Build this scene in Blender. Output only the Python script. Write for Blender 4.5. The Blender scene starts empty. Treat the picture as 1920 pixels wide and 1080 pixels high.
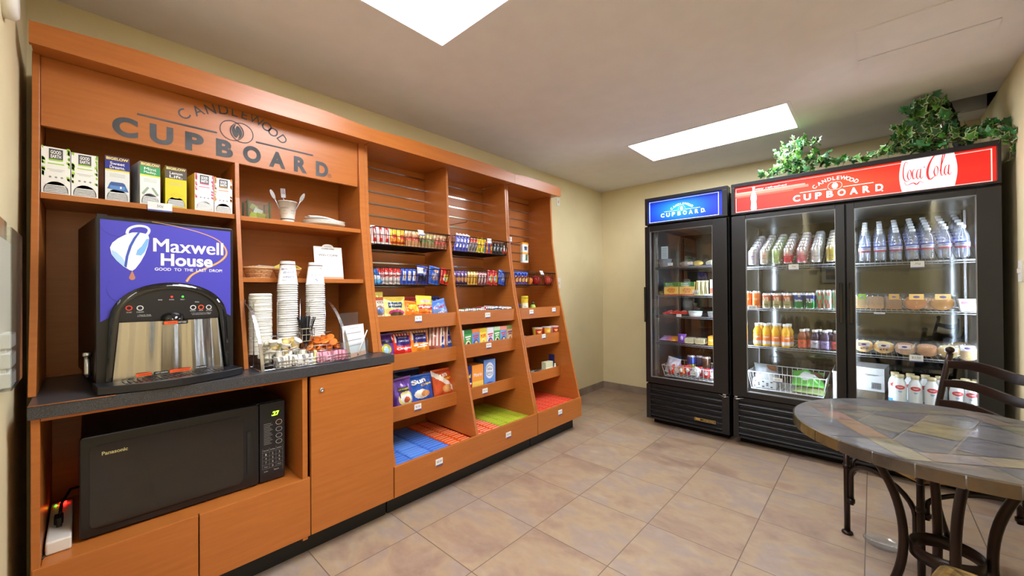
import bpy, bmesh, math, random
from math import pi, sin, cos, radians, sqrt, atan2, hypot
from mathutils import Vector, Matrix, Euler
sc = bpy.context.scene
COL = sc.collection
random.seed(7)
# ---------------------------------------------------------------- camera
YAW, PITCH, ROLL, FPX, EYE = radians(42.6137), radians(.3193), radians(-.4150), 733.84, 1.24
def cam_axes():
    f = Vector((-sin(YAW)*cos(PITCH), cos(YAW)*cos(PITCH), sin(PITCH)))
    r = Vector((cos(YAW), sin(YAW), 0)); u = r.cross(f)
    return f, r*cos(ROLL)+u*sin(ROLL), -r*sin(ROLL)+u*cos(ROLL)
FW, RT, UP = cam_axes()
cd = bpy.data.cameras.new('camera'); cam = bpy.data.objects.new('camera', cd); COL.objects.link(cam)
cd.sensor_width = 36; cd.lens = 36*FPX/1920; cd.clip_start = .02
cam.matrix_world = Matrix(((RT.x, UP.x, -FW.x, 0), (RT.y, UP.y, -FW.y, 0), (RT.z, UP.z, -FW.z, EYE), (0, 0, 0, 1)))
sc.camera = cam
def ray(x, y): return FW + RT*((x-960)/FPX) - UP*((y-540)/FPX)
def onp(ax, v, x, y):               # the real point seen at a photo position, on the plane axis = v
    d = ray(x, y); o = (0, 0, EYE)[ax]; t = (v-o)/d[ax]
    return Vector((0, 0, EYE)) + d*t
def onx(v, x, y): return onp(0, v, x, y)
def ony(v, x, y): return onp(1, v, x, y)
def onz(v, x, y): return onp(2, v, x, y)
# ---------------------------------------------------------------- colour management, world
sc.view_settings.view_transform = 'Standard'; sc.view_settings.look = 'None'
sc.view_settings.gamma = 1; sc.view_settings.use_curve_mapping = False
sc.view_settings.exposure = 1.42
w = bpy.data.worlds.new('world'); sc.world = w; w.use_nodes = True
w.node_tree.nodes['Background'].inputs[0].default_value = (1, .93, .82, 1)
w.node_tree.nodes['Background'].inputs[1].default_value = .3
LAMP, TUBE = 10.5, 22.0
CEIL = 2.477; XL, XR, YF, YB = -2.525, .597, 4.449, -.165
# the room is lit by two ceiling panels, an added unseen fill panel (emissive diffusers, lamp_white) and the fridge tubes
LA = (-1.604, .664, -.43, 1.236)     # panel A x0,y0,x1,y1
LB = (-1.56, 3.147, -.388, 3.718)
# ---------------------------------------------------------------- materials
def lin(c):
    out = []
    for v in c[:3]:
        v = v/255; out.append(v/12.92 if v <= .04045 else ((v+.055)/1.055)**2.4)
    return out+[1]
MATS = {}
class NT:
    def __init__(s, name):
        s.m = bpy.data.materials.new(name); s.m.use_nodes = True; s.t = s.m.node_tree; s.t.nodes.clear()
        s.out = s.n('ShaderNodeOutputMaterial'); s.p = s.n('ShaderNodeBsdfPrincipled'); s.l(s.p, 'BSDF', s.out, 'Surface')
    def n(s, t, **k):
        nd = s.t.nodes.new(t)
        for a, v in k.items(): setattr(nd, a, v)
        return nd
    def l(s, a, ao, b, bi): s.t.links.new(a.outputs[ao], b.inputs[bi])
    def ramp(s, stops):
        r = s.n('ShaderNodeValToRGB'); e = r.color_ramp.elements
        while len(e) < len(stops): e.new(.5)
        for el, (p, c) in zip(e, stops): el.position = p; el.color = lin(c)
        return r
    def noise(s, scale, detail=3, mapscale=(1, 1, 1), rough=.5, coord='Object'):
        tc = s.n('ShaderNodeTexCoord'); mp = s.n('ShaderNodeMapping'); mp.inputs['Scale'].default_value = mapscale
        s.l(tc, coord, mp, 'Vector'); nz = s.n('ShaderNodeTexNoise'); nz.inputs['Scale'].default_value = scale
        nz.inputs['Detail'].default_value = detail; nz.inputs['Roughness'].default_value = rough; s.l(mp, 'Vector', nz, 'Vector'); return nz
    def bump(s, src, out, strength, dist=.002):
        b = s.n('ShaderNodeBump'); b.inputs['Strength'].default_value = strength; b.inputs['Distance'].default_value = dist
        s.l(src, out, b, 'Height'); s.l(b, 'Normal', s.p, 'Normal')
def plain(name, c, rough=.5, metal=0, spec=.5, vary=0, emit=0, coat=0):
    t = NT(name); t.p.inputs['Base Color'].default_value = lin(c); t.p.inputs['Roughness'].default_value = rough
    t.p.inputs['Metallic'].default_value = metal; t.p.inputs['Specular IOR Level'].default_value = spec; t.p.inputs['Coat Weight'].default_value = coat
    if vary:
        nz = t.noise(9, 4); r = t.ramp([(.3, [v*(1-vary) for v in c]), (.7, [min(255, v*(1+vary)) for v in c])])
        t.l(nz, 'Fac', r, 'Fac'); t.l(r, 'Color', t.p, 'Base Color')
    if emit:
        t.p.inputs['Emission Color'].default_value = lin(c); t.p.inputs['Emission Strength'].default_value = emit
    MATS[name] = t.m; return t
def painted(name, rough, metal=0, coat=0, emit=0, wrinkle=0, trans=0, alpha=1):
    t = NT(name); a = t.n('ShaderNodeAttribute', attribute_name='Col'); t.l(a, 'Color', t.p, 'Base Color')
    t.p.inputs['Roughness'].default_value = rough; t.p.inputs['Metallic'].default_value = metal; t.p.inputs['Coat Weight'].default_value = coat
    t.p.inputs['Transmission Weight'].default_value = trans; t.p.inputs['Alpha'].default_value = alpha
    if emit: t.l(a, 'Color', t.p, 'Emission Color'); t.p.inputs['Emission Strength'].default_value = emit
    if wrinkle: nz = t.noise(55, 3); t.bump(nz, 'Fac', wrinkle, .004)
    MATS[name] = t.m; return t
painted('card', .5); painted('film', .24, .15, wrinkle=.35); painted('can', .25, .55); painted('plastic', .35); painted('foil', .22, .8, wrinkle=.4)
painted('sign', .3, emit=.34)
plain('black_metal', (20, 20, 22), .38, .1, vary=.1); plain('black_gloss', (14, 14, 16), .12, coat=.5); plain('black_plastic', (19, 19, 23), .32, vary=.1)
plain('mid_black', (26, 26, 31), .3); plain('chrome', (200, 200, 205), .22, 1); plain('steel', (190, 186, 180), .16, 1)
plain('white_plastic', (228, 224, 214), .4); plain('paper', (232, 230, 226), .6); plain('white_wire', (225, 228, 232), .35)
plain('dark_wire', (32, 24, 22), .35, .6); plain('kick', (22, 22, 20), .55); plain('iron', (46, 33, 28), .36, .6, vary=.15)
plain('letter', (74, 74, 78), .7, vary=.2); plain('rubber', (20, 20, 22), .6); plain('cord', (16, 16, 18), .5)
plain('ceiling', (228, 225, 228), .9, vary=.01); plain('led_red', (255, 30, 20), .4, emit=3); plain('led_green', (50, 255, 40), .4, emit=3)
plain('led_display', (150, 255, 30), .4, emit=5); plain('dial', (222, 222, 220), .5)
plain('lamp_white', (244, 248, 255), .5, emit=LAMP); plain('tube_white', (225, 238, 255), .5, emit=TUBE); plain('liner', (74, 76, 76), .3)
plain('void', (12, 9, 8), .9); plain('cardboard', (120, 70, 44), .8, vary=.2)
def wall():
    t = NT('wall'); nz = t.noise(3, 3); r = t.ramp([(.3, (218, 204, 162)), (.7, (225, 211, 170))]); t.l(nz, 'Fac', r, 'Fac'); t.l(r, 'Color', t.p, 'Base Color')
    t.p.inputs['Roughness'].default_value = .75; n2 = t.noise(120, 2); t.bump(n2, 'Fac', .12); MATS['wall'] = t.m
wall()
def wood():
    t = NT('cherry'); nz = t.noise(5, 6, (1, 1, 14), .6); r = t.ramp([(.25, (167, 95, 38)), (.75, (180, 107, 47))])
    t.l(nz, 'Fac', r, 'Fac'); t.l(r, 'Color', t.p, 'Base Color'); t.p.inputs['Roughness'].default_value = .33; t.p.inputs['Specular IOR Level'].default_value = .45
    n2 = t.noise(220, 2, (1, 1, .2)); t.bump(n2, 'Fac', .04, .001); MATS['cherry'] = t.m
wood()
def counter():
    t = NT('laminate'); nz = t.noise(420, 2, rough=.7); r = t.ramp([(.35, (34, 34, 37)), (.55, (62, 62, 66)), (.72, (96, 96, 100))])
    t.l(nz, 'Fac', r, 'Fac'); t.l(r, 'Color', t.p, 'Base Color'); t.p.inputs['Roughness'].default_value = .3; MATS['laminate'] = t.m
counter()
def tiles():
    t = NT('tiles'); tc = t.n('ShaderNodeTexCoord'); mp = t.n('ShaderNodeMapping')
    mp.inputs['Location'].default_value = (.035+.425*8, -1.148+.4315*8, 0); t.l(tc, 'Object', mp, 'Vector')
    b = t.n('ShaderNodeTexBrick', offset=0); b.inputs['Scale'].default_value = 1; b.inputs['Brick Width'].default_value = .425; b.inputs['Row Height'].default_value = .4315
    b.inputs['Mortar Size'].default_value = .0026; b.inputs['Mortar Smooth'].default_value = .3; b.inputs['Color1'].default_value = (0, 0, 0, 1); b.inputs['Color2'].default_value = (1, 1, 1, 1); b.inputs['Mortar'].default_value = (.5, .5, .5, 1)
    t.l(mp, 'Vector', b, 'Vector')
    # each tile shifts the stone pattern so that neighbours differ
    sc_ = t.n('ShaderNodeVectorMath', operation='SCALE'); sc_.inputs['Scale'].default_value = 9; t.l(b, 'Color', sc_, 0)
    ad = t.n('ShaderNodeVectorMath', operation='ADD'); t.l(mp, 'Vector', ad, 0); t.l(sc_, 'Vector', ad, 1)
    mp2 = t.n('ShaderNodeMapping'); mp2.inputs['Rotation'].default_value = (0, 0, .5); mp2.inputs['Scale'].default_value = (1.1, 1.7, 1); t.l(ad, 'Vector', mp2, 'Vector')
    n1 = t.n('ShaderNodeTexNoise'); n1.inputs['Scale'].default_value = 2.1; n1.inputs['Detail'].default_value = 12; n1.inputs['Roughness'].default_value = .62; n1.inputs['Distortion'].default_value = .35; t.l(mp2, 'Vector', n1, 'Vector')
    r = t.ramp([(.3, (136, 114, 100)), (.43, (156, 134, 118)), (.5, (166, 146, 122)), (.58, (153, 138, 130)), (.72, (170, 150, 128))]); t.l(n1, 'Fac', r, 'Fac')
    n2 = t.n('ShaderNodeTexNoise'); n2.inputs['Scale'].default_value = 7; n2.inputs['Detail'].default_value = 9; n2.inputs['Distortion'].default_value = .4; t.l(mp2, 'Vector', n2, 'Vector')
    r2 = t.ramp([(.3, (255, 255, 255)), (.5, (246, 240, 234)), (.7, (255, 252, 248))]); t.l(n2, 'Fac', r2, 'Fac')
    mx = t.n('ShaderNodeMix', data_type='RGBA', blend_type='MULTIPLY'); mx.inputs[0].default_value = 1; t.t.links.new(r.outputs['Color'], mx.inputs[6]); t.t.links.new(r2.outputs['Color'], mx.inputs[7])
    m2 = t.n('ShaderNodeMix', data_type='RGBA'); t.t.links.new(b.outputs['Fac'], m2.inputs[0]); t.t.links.new(mx.outputs[2], m2.inputs[6]); m2.inputs[7].default_value = lin((104, 88, 76))
    t.t.links.new(m2.outputs[2], t.p.inputs['Base Color'])
    t.p.inputs['Roughness'].default_value = .33
    inv = t.n('ShaderNodeMath', operation='SUBTRACT'); inv.inputs[0].default_value = 1; t.l(b, 'Fac', inv, 1)
    n3 = t.n('ShaderNodeMath', operation='MULTIPLY_ADD'); t.t.links.new(n2.outputs['Fac'], n3.inputs[0]); n3.inputs[1].default_value = .35; t.t.links.new(inv.outputs[0], n3.inputs[2])
    t.bump(n3, 'Value', .22, .002); MATS['tiles'] = t.m
tiles()
def baset():
    t = NT('base_tile'); nz = t.noise(6, 6); r = t.ramp([(.3, (128, 112, 100)), (.7, (158, 142, 126))]); t.l(nz, 'Fac', r, 'Fac'); t.l(r, 'Color', t.p, 'Base Color'); t.p.inputs['Roughness'].default_value = .4; MATS['base_tile'] = t.m
baset()
def slate():
    t = NT('slate'); a = t.n('ShaderNodeAttribute', attribute_name='Col'); nz = t.noise(11, 10, (1, 1.8, 1), .65); r = t.ramp([(.3, (150, 148, 154)), (.48, (222, 222, 222)), (.66, (255, 240, 214))]); t.l(nz, 'Fac', r, 'Fac')
    mx = t.n('ShaderNodeMix', data_type='RGBA', blend_type='MULTIPLY'); mx.inputs[0].default_value = 1; t.t.links.new(a.outputs['Color'], mx.inputs[6]); t.t.links.new(r.outputs['Color'], mx.inputs[7]); t.t.links.new(mx.outputs[2], t.p.inputs['Base Color'])
    t.p.inputs['Roughness'].default_value = .28; t.p.inputs['Coat Weight'].default_value = .2; n2 = t.noise(40, 5, (1, 2, 1)); t.bump(n2, 'Fac', .3, .002); MATS['slate'] = t.m
slate()
def rush():
    t = NT('rush'); w_ = t.n('ShaderNodeTexWave'); w_.inputs['Scale'].default_value = 60; w_.inputs['Distortion'].default_value = 2; tc = t.n('ShaderNodeTexCoord'); t.l(tc, 'UV', w_, 'Vector')
    a = t.n('ShaderNodeAttribute', attribute_name='Col'); nz = t.noise(30, 4); r = t.ramp([(.3, (170, 150, 120)), (.7, (255, 250, 225))]); t.l(nz, 'Fac', r, 'Fac')
    mx = t.n('ShaderNodeMix', data_type='RGBA', blend_type='MULTIPLY'); mx.inputs[0].default_value = 1; t.t.links.new(a.outputs['Color'], mx.inputs[6]); t.t.links.new(r.outputs['Color'], mx.inputs[7]); t.t.links.new(mx.outputs[2], t.p.inputs['Base Color'])
    t.p.inputs['Roughness'].default_value = .6; MATS['rush'] = t.m
rush()
def glassy(name, tint, f0=.04, rough=0., body=None, bf=0.):      # clear pane: lets light through, mirrors more towards grazing angles
    t = NT(name); tr = t.n('ShaderNodeBsdfTransparent'); tr.inputs[0].default_value = lin(tint)
    g = t.n('ShaderNodeBsdfGlossy'); g.inputs['Roughness'].default_value = rough; lw = t.n('ShaderNodeLayerWeight')
    p = t.n('ShaderNodeMath', operation='POWER'); p.inputs[1].default_value = 5; t.l(lw, 'Facing', p, 0)
    a = t.n('ShaderNodeMath', operation='MULTIPLY_ADD', use_clamp=True); a.inputs[1].default_value = .75; a.inputs[2].default_value = f0; t.l(p, 0, a, 0)
    m = t.n('ShaderNodeMixShader'); t.l(a, 0, m, 0); t.l(g, 0, m, 2)
    if body:
        t.p.inputs['Base Color'].default_value = lin(body); t.p.inputs['Roughness'].default_value = .12; m2 = t.n('ShaderNodeMixShader'); m2.inputs[0].default_value = bf
        t.l(tr, 0, m2, 1); t.l(t.p, 0, m2, 2); t.l(m2, 0, m, 1)
    else: t.t.nodes.remove(t.p); t.l(tr, 0, m, 1)
    t.l(m, 0, t.out, 'Surface'); MATS[name] = t.m
glassy('door_glass', (252, 254, 253), .05); glassy('clear', (246, 249, 250), .05, .03, (220, 226, 230), .03); glassy('pet', (232, 238, 248), .15, .06, (226, 234, 252), .13); glassy('wrap', (246, 248, 250), .07, .14, (230, 234, 244), .05)
# ---------------------------------------------------------------- mesh builder
I4 = Matrix.Identity(4)
def TR(x=0, y=0, z=0, rx=0, ry=0, rz=0, s=1): return Matrix.Translation((x, y, z)) @ Euler((rx, ry, rz)).to_matrix().to_4x4() @ Matrix.Scale(s, 4)
class MB:
    def __init__(s): s.V, s.F, s.C, s.S, s.K = [], [], [], [], []
    def add(s, vs, fs, col=(200, 200, 200), M=None, smooth=False, mi=0):
        o = len(s.V)
        for v in vs: s.V.append(tuple(M @ Vector(v)) if M is not None else tuple(v))
        flip = M is not None and M.to_3x3().determinant() < 0
        for i, f in enumerate(fs):
            f = tuple(o+k for k in f); s.F.append(f[::-1] if flip else f)
            s.C.append(col[i] if isinstance(col, list) else col); s.S.append(smooth); s.K.append(mi)
        return s
    def box(s, a, b, col=(200, 200, 200), M=None, mi=0):
        x0, y0, z0 = [min(p, q) for p, q in zip(a, b)]; x1, y1, z1 = [max(p, q) for p, q in zip(a, b)]
        vs = [(x0, y0, z0), (x1, y0, z0), (x1, y1, z0), (x0, y1, z0), (x0, y0, z1), (x1, y0, z1), (x1, y1, z1), (x0, y1, z1)]
        return s.add(vs, [(0, 3, 2, 1), (4, 5, 6, 7), (0, 1, 5, 4), (1, 2, 6, 5), (2, 3, 7, 6), (3, 0, 4, 7)], col, M, mi=mi)
    def bbox(s, a, b, r, col=(200, 200, 200), M=None, n=3, mi=0):   # box with rounded edges seen from the front (xz outline), depth y
        x0, z0, x1, z1 = a[0], a[2], b[0], b[2]; pts = []
        for cx, cz, a0 in ((x1-r, z1-r, 0), (x0+r, z1-r, 90), (x0+r, z0+r, 180), (x1-r, z0+r, 270)):
            for k in range(n+1): t = radians(a0+90*k/n); pts.append((cx+r*cos(t), cz+r*sin(t)))
        return s.prism(pts, a[1], b[1], col, M, mi=mi)
    def prism(s, pts, y0, y1, col=(200, 200, 200), M=None, mi=0, smooth=False):   # pts in xz counter-clockwise seen from -y
        n = len(pts); vs = [(x, y0, z) for x, z in pts]+[(x, y1, z) for x, z in pts]
        fs = [tuple(range(n)), tuple(range(2*n-1, n-1, -1))]+[(i, i+n, (i+1) % n+n, (i+1) % n) for i in range(n)]
        if isinstance(col, list): col = col+[col[-1]]*(n+2-len(col))
        return s.add(vs, fs, col, M, mi=mi, smooth=smooth)
    def tube(s, path, r, n=8, col=(200, 200, 200), M=None, mi=0, closed=False):
        P = [Vector(p) for p in path]; rs = r if isinstance(r, (list, tuple)) else [r]*len(P); vs = []; up = Vector((0, 0, 1)); prev = None
        for i, p in enumerate(P):
            if closed: d = P[(i+1) % len(P)]-P[i-1]
            else: d = P[min(i+1, len(P)-1)]-P[max(i-1, 0)]
            d = d.normalized() if d.length > 1e-9 else up
            a = (prev - d*prev.dot(d)) if prev is not None else d.cross(up if abs(d.z) < .9 else Vector((1, 0, 0)))
            if a.length < 1e-6: a = d.cross(Vector((0, 1, 0)))
            a.normalize(); prev = a; b = d.cross(a)
            for k in range(n): t = 2*pi*k/n; vs.append(p+a*(rs[i]*cos(t))+b*(rs[i]*sin(t)))
        fs = []; m = len(P)
        for i in range(m if closed else m-1):
            j = (i+1) % m
            for k in range(n): fs.append((i*n+k, i*n+(k+1) % n, j*n+(k+1) % n, j*n+k))
        if not closed: fs += [tuple(range(n-1, -1, -1)), tuple(range((m-1)*n, m*n))]
        return s.add(vs, fs, col, M, smooth=n > 5, mi=mi)
    def wire(s, a, b, r, col=(200, 200, 200), M=None): return s.tube([a, b], r, 4, col, M)
    def lathe(s, prof, n=20, col=(200, 200, 200), M=None, cf=None, caps=True, mi=0):   # prof [(r,z)] upwards; cf(angle01, i) colour
        vs = []; m = len(prof)
        for r, z in prof:
            for k in range(n): t = 2*pi*k/n; vs.append((r*sin(t), -r*cos(t), z))
        fs, cs = [], []
        for i in range(m-1):
            for k in range(n):
                fs.append((i*n+k, i*n+(k+1) % n, (i+1)*n+(k+1) % n, (i+1)*n+k)); cs.append(cf(((k+.5)/n), i) if cf else (col[i] if isinstance(col, list) else col))
        if caps:
            fs += [tuple(range(n-1, -1, -1)), tuple(range((m-1)*n, m*n))]; c0 = cs[0]; c1 = cs[-1]; cs += [c0, c1]
        return s.add(vs, fs, cs, M, smooth=True, mi=mi)
    def sphere(s, c, r, n=12, m=8, col=(200, 200, 200), M=None, sc3=(1, 1, 1)):
        vs = [(c[0], c[1], c[2]-r*sc3[2])]; fs = []
        for i in range(1, m):
            a = -pi/2+pi*i/m
            for k in range(n): t = 2*pi*k/n; vs.append((c[0]+r*sc3[0]*cos(a)*cos(t), c[1]+r*sc3[1]*cos(a)*sin(t), c[2]+r*sc3[2]*sin(a)))
        vs.append((c[0], c[1], c[2]+r*sc3[2])); top = len(vs)-1
        for k in range(n): fs.append((0, 1+(k+1) % n, 1+k)); fs.append((top, top-n+k, top-n+(k+1) % n))
        for i in range(m-2):
            for k in range(n): a0 = 1+i*n; fs.append((a0+k, a0+(k+1) % n, a0+n+(k+1) % n, a0+n+k))
        return s.add(vs, fs, col, M, smooth=True)
    def grid(s, nu, nv, pf, cf=None, col=(200, 200, 200), M=None, smooth=True, mi=0, flip=False):   # pf(u,v)->xyz
        vs = [pf(i/nu, j/nv) for j in range(nv+1) for i in range(nu+1)]; fs, cs = [], []
        for j in range(nv):
            for i in range(nu):
                a = j*(nu+1)+i; q = (a, a+1, a+nu+2, a+nu+1); fs.append(q[::-1] if flip else q); cs.append(cf((i+.5)/nu, (j+.5)/nv) if cf else col)
        return s.add(vs, fs, cs, M, smooth=smooth, mi=mi)
    def text(s, txt, size, x, z, y=-.001, col=(30, 30, 30), bold=0, M=None, align='CENTER', sx=1, rot=0, shear=0, mi=0, bend=None):
        vs, fs = glyphs(txt, bold, align, shear); out = []
        for a, b in vs:
            a, b = a*size*sx, b*size; a, b = a*cos(rot)-b*sin(rot), a*sin(rot)+b*cos(rot); p = (x+a, y, z+b); out.append(bend(*p) if bend else p)
        return s.add(out, fs, col, M, mi=mi)
    def build(s, name, mats, parent=None, loc=(0, 0, 0), rot=(0, 0, 0), bevel=0):
        me = bpy.data.meshes.new(name); me.from_pydata(s.V, [], s.F)
        for m in (mats if isinstance(mats, (list, tuple)) else [mats]): me.materials.append(MATS[m])
        me.polygons.foreach_set('use_smooth', s.S); me.polygons.foreach_set('material_index', s.K)
        at = me.color_attributes.new('Col', 'FLOAT_COLOR', 'CORNER'); buf = []; cache = {}
        for f, c in zip(s.F, s.C):
            k = tuple(c)
            if k not in cache: cache[k] = lin(k)
            buf += cache[k]*len(f)
        at.data.foreach_set('color', buf); me.update()
        o = bpy.data.objects.new(name, me); COL.objects.link(o); o.location = loc; o.rotation_euler = rot
        if parent is not None: o.parent = parent
        if bevel:
            b = o.modifiers.new('bevel', 'BEVEL'); b.width = bevel; b.segments = 2; b.limit_method = 'ANGLE'; b.angle_limit = radians(50)
        return o
_G = {}
def glyphs(txt, bold, align, shear):
    k = (txt, bold, align, shear)
    if k not in _G:
        c = bpy.data.curves.new('t', 'FONT'); c.body = txt; c.size = 1; c.align_x = align; c.align_y = 'CENTER'; c.offset = bold; c.shear = shear; c.resolution_u = 6; c.dimensions = '2D'; c.fill_mode = 'BOTH'
        o = bpy.data.objects.new('t', c); COL.objects.link(o); me = o.to_mesh()
        _G[k] = ([(v.co.x, v.co.y) for v in me.vertices], [tuple(p.vertices) for p in me.polygons]); o.to_mesh_clear()
        bpy.data.objects.remove(o); bpy.data.curves.remove(c)
    return _G[k]
def thing(name, label, cat, loc=(0, 0, 0), rot=(0, 0, 0), group=None):
    o = bpy.data.objects.new(name, None); COL.objects.link(o); o.location = loc; o.rotation_euler = (0, 0, rot) if isinstance(rot, (int, float)) else tuple(rot)
    o.empty_display_size = .05; o['label'] = label; o['category'] = cat
    if group: o['group'] = group
    return o
def tag(o, label, cat, group=None):
    o['label'] = label; o['category'] = cat
    if group: o['group'] = group
    return o
def struct(o): o['kind'] = 'structure'; return o
def dup(root, loc=None, rot=None, label=None, group=None):
    r = root.copy(); COL.objects.link(r)
    if loc is not None: r.location = loc
    if rot is not None: r.rotation_euler = (0, 0, rot) if isinstance(rot, (int, float)) else tuple(rot)
    if label: r['label'] = label
    if group: r['group'] = group
    for ch in list(root.children):
        c = ch.copy(); COL.objects.link(c); c.parent = r
        for g in list(ch.children): d = g.copy(); COL.objects.link(d); d.parent = c
    return r
R90 = pi/2
ORD = ['first', 'second', 'third', 'fourth', 'fifth', 'sixth', 'seventh', 'eighth', 'ninth', 'tenth', 'eleventh', 'twelfth', 'thirteenth', 'fourteenth', 'fifteenth', 'sixteenth', 'seventeenth', 'eighteenth', 'nineteenth']
for tens, tth in (('twenty', 'twentieth'), ('thirty', 'thirtieth')): ORD += [tth]+[tens+'-'+o for o in ORD[:9]]
def tbox(mb, txt, cx, cz, w_, h_, y=-.001, col=(30, 30, 30), bold=0, M=None, shear=0, rot=0, bend=None, mi=0):
    if txt == '~':      # print too small to read in the photograph: two plain rules
        vs, fs = [], []
        for j, (a0, a1, b0, b1) in enumerate(((0, 1, .6, .95), (.15, .85, .05, .35))):
            for i in range(7): vs += [(a0+(a1-a0)*i/6, b0), (a0+(a1-a0)*i/6, b1)]
            fs += [(14*j+2*i, 14*j+2*i+2, 14*j+2*i+3, 14*j+2*i+1) for i in range(6)]
    elif 'M' in txt and bold > 0:      # this letter breaks when thickened by outline offset, so thicken by overprinting
        for k in (-1, 1): tbox(mb, txt, cx+k*bold*h_*.55, cz, w_, h_, y-.00004*k, col, 0, M, shear, rot, bend, mi)
        vs, fs = glyphs(txt, 0, 'LEFT', shear)
    else: vs, fs = glyphs(txt, bold, 'LEFT', shear)
    if not vs: return mb
    x0, x1 = min(v[0] for v in vs), max(v[0] for v in vs); z0, z1 = min(v[1] for v in vs), max(v[1] for v in vs); out = []
    for a, b in vs:
        a = ((a-x0)/(x1-x0)-.5)*w_; b = ((b-z0)/(z1-z0)-.5)*h_; a, b = a*cos(rot)-b*sin(rot), a*sin(rot)+b*cos(rot); p = (cx+a, y, cz+b); out.append(bend(*p) if bend else p)
    return mb.add(out, fs, col, M, mi=mi)
def poly(mb, pts, y, col, M=None, mi=0): return mb.add([(x, y, z) for x, z in pts], [tuple(range(len(pts)))], col, M, mi=mi)
plain('wrap_solid', (196, 196, 204), .15, .5)
# ================================================================ ROOM
HX0, HX1, HY0, HY1 = .36, XR, 3.90, 4.22          # broken-out hole in the ceiling above the big fridge
def slab(mb, x0, y0, x1, y1, z0, z1): mb.box((x0, y0, z0), (x1, y1, z1))
YR = -2.6
f_ = MB().box((XL-.1, YR, -.1), (XR+.1, YF+.1, 0)); struct(f_.build('floor', 'tiles'))
c_ = MB()
holes = sorted([(LA[0], LA[1], LA[2], LA[3]), (LB[0], LB[1], LB[2], LB[3]), (HX0, HY0, HX1, HY1), (-.6, -.73, .55, -.19)])
xs = sorted({XL-.1, XR+.1, *[h[0] for h in holes], *[h[2] for h in holes]}); ys = sorted({YR, YF+.1, *[h[1] for h in holes], *[h[3] for h in holes]})
for i in range(len(xs)-1):
    for j in range(len(ys)-1):
        mx, my = (xs[i]+xs[i+1])/2, (ys[j]+ys[j+1])/2
        if not any(h[0] < mx < h[2] and h[1] < my < h[3] for h in holes): slab(c_, xs[i], ys[j], xs[i+1], ys[j+1], CEIL, CEIL+.12)
struct(c_.build('ceiling', 'ceiling'))
struct(MB().box((XL-.1, YB, 0), (XL, YF+.1, CEIL+.3)).build('wall_left', 'wall'))
struct(MB().box((XL-.1, YF, 0), (XR+.1, YF+.1, CEIL+.3)).build('wall_far', 'wall'))
struct(MB().box((XR, YR, 0), (XR+.1, YF+.1, CEIL+.3)).build('wall_right', 'wall'))
struct(MB().box((XL-.1, YB-.12, 0), (-.75, YB, CEIL)).build('wall_back', 'wall'))
struct(MB().box((-.87, YR, 0), (-.75, YB-.12, CEIL)).build('wall_hall', 'wall'))
struct(MB().box((-.87, YR-.1, 0), (XR+.1, YR, CEIL)).build('wall_entry', 'wall'))
struct(MB().box((XL, 2.995, 0), (XL+.012, YF, .08)).build('baseboard_left', 'base_tile'))
struct(MB().box((XL+.012, YF-.012, 0), (XR, YF, .08)).build('baseboard_far', 'base_tile'))
struct(MB().box((XR-.012, YR, 0), (XR, YF-.012, .08)).build('baseboard_right', 'base_tile'))
v = MB().box((HX0, HY0, CEIL+.12), (HX1, HY1, CEIL+.5)); v.F = [f[::-1] for f in v.F]; v.F.pop(0); v.C.pop(0); v.S.pop(0); v.K.pop(0)
struct(v.build('trim_1', 'cardboard'))
# troffers
def troffer(x0, y0, x1, y1, label):
    t = thing('ceiling_light', label, 'ceiling light', ((x0+x1)/2, (y0+y1)/2, CEIL), group='flush ceiling light panels'); a, b = (x1-x0)/2, (y1-y0)/2
    f = MB(); fr = .022
    for q in (((-a, -b, -.003), (a, -b+fr, .03)), ((-a, b-fr, -.003), (a, b, .03)), ((-a, -b+fr, -.003), (-a+fr, b-fr, .03)), ((a-fr, -b+fr, -.003), (a, b-fr, .03))): f.box(*q)
    f.build('frame', 'ceiling', t)
    MB().box((-a+fr, -b+fr, .012), (a-fr, b-fr, .02)).build('diffuser', 'lamp_white', t)
    MB().box((-a, -b, .03), (a, b, .1)).build('housing', 'white_plastic', t)
troffer(*LA, 'large white lit ceiling panel nearest the camera, cut by the top edge')
troffer(*LB, 'long white lit ceiling panel in front of the fridges')
troffer(-.6, -.73, .55, -.19, 'added fill light panel in the entry ceiling, unseen behind the camera')  # unseen panel added for frontal fill light
# access hatch outline in the ceiling
t = thing('ceiling_hatch', 'shallow painted access panel in the ceiling near the right wall', 'hatch', (.2, 2.72, CEIL))
MB().box((-.245, -.2, -.006), (.25, .11, 0)).build('panel', 'ceiling', t)
MB().box((-.245, .118, -.009), (.25, .33, 0)).build('trim_board', 'ceiling', t)
# picture in the entry, seen only as a reflection in the fridge doors
t = thing('framed_picture', 'framed landscape picture on the entry wall, mirrored in the fridge glass', 'picture', (-.52, YR+.012, 1.5))
MB().box((-.22, -.01, -.19), (.22, .012, .19)).build('frame', 'iron', t); MB().box((-.19, .012, -.16), (.19, .014, .16)).build('mat', 'paper', t)
m = MB(); 
for k, (c, z0, z1) in enumerate((((120, 130, 140), .03, .1), ((170, 130, 80), -.02, .03), ((60, 74, 90), -.1, -.02))): m.box((-.13, .014, z0), (.13, .016, z1), c)
m.build('print', 'card', t)
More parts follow.
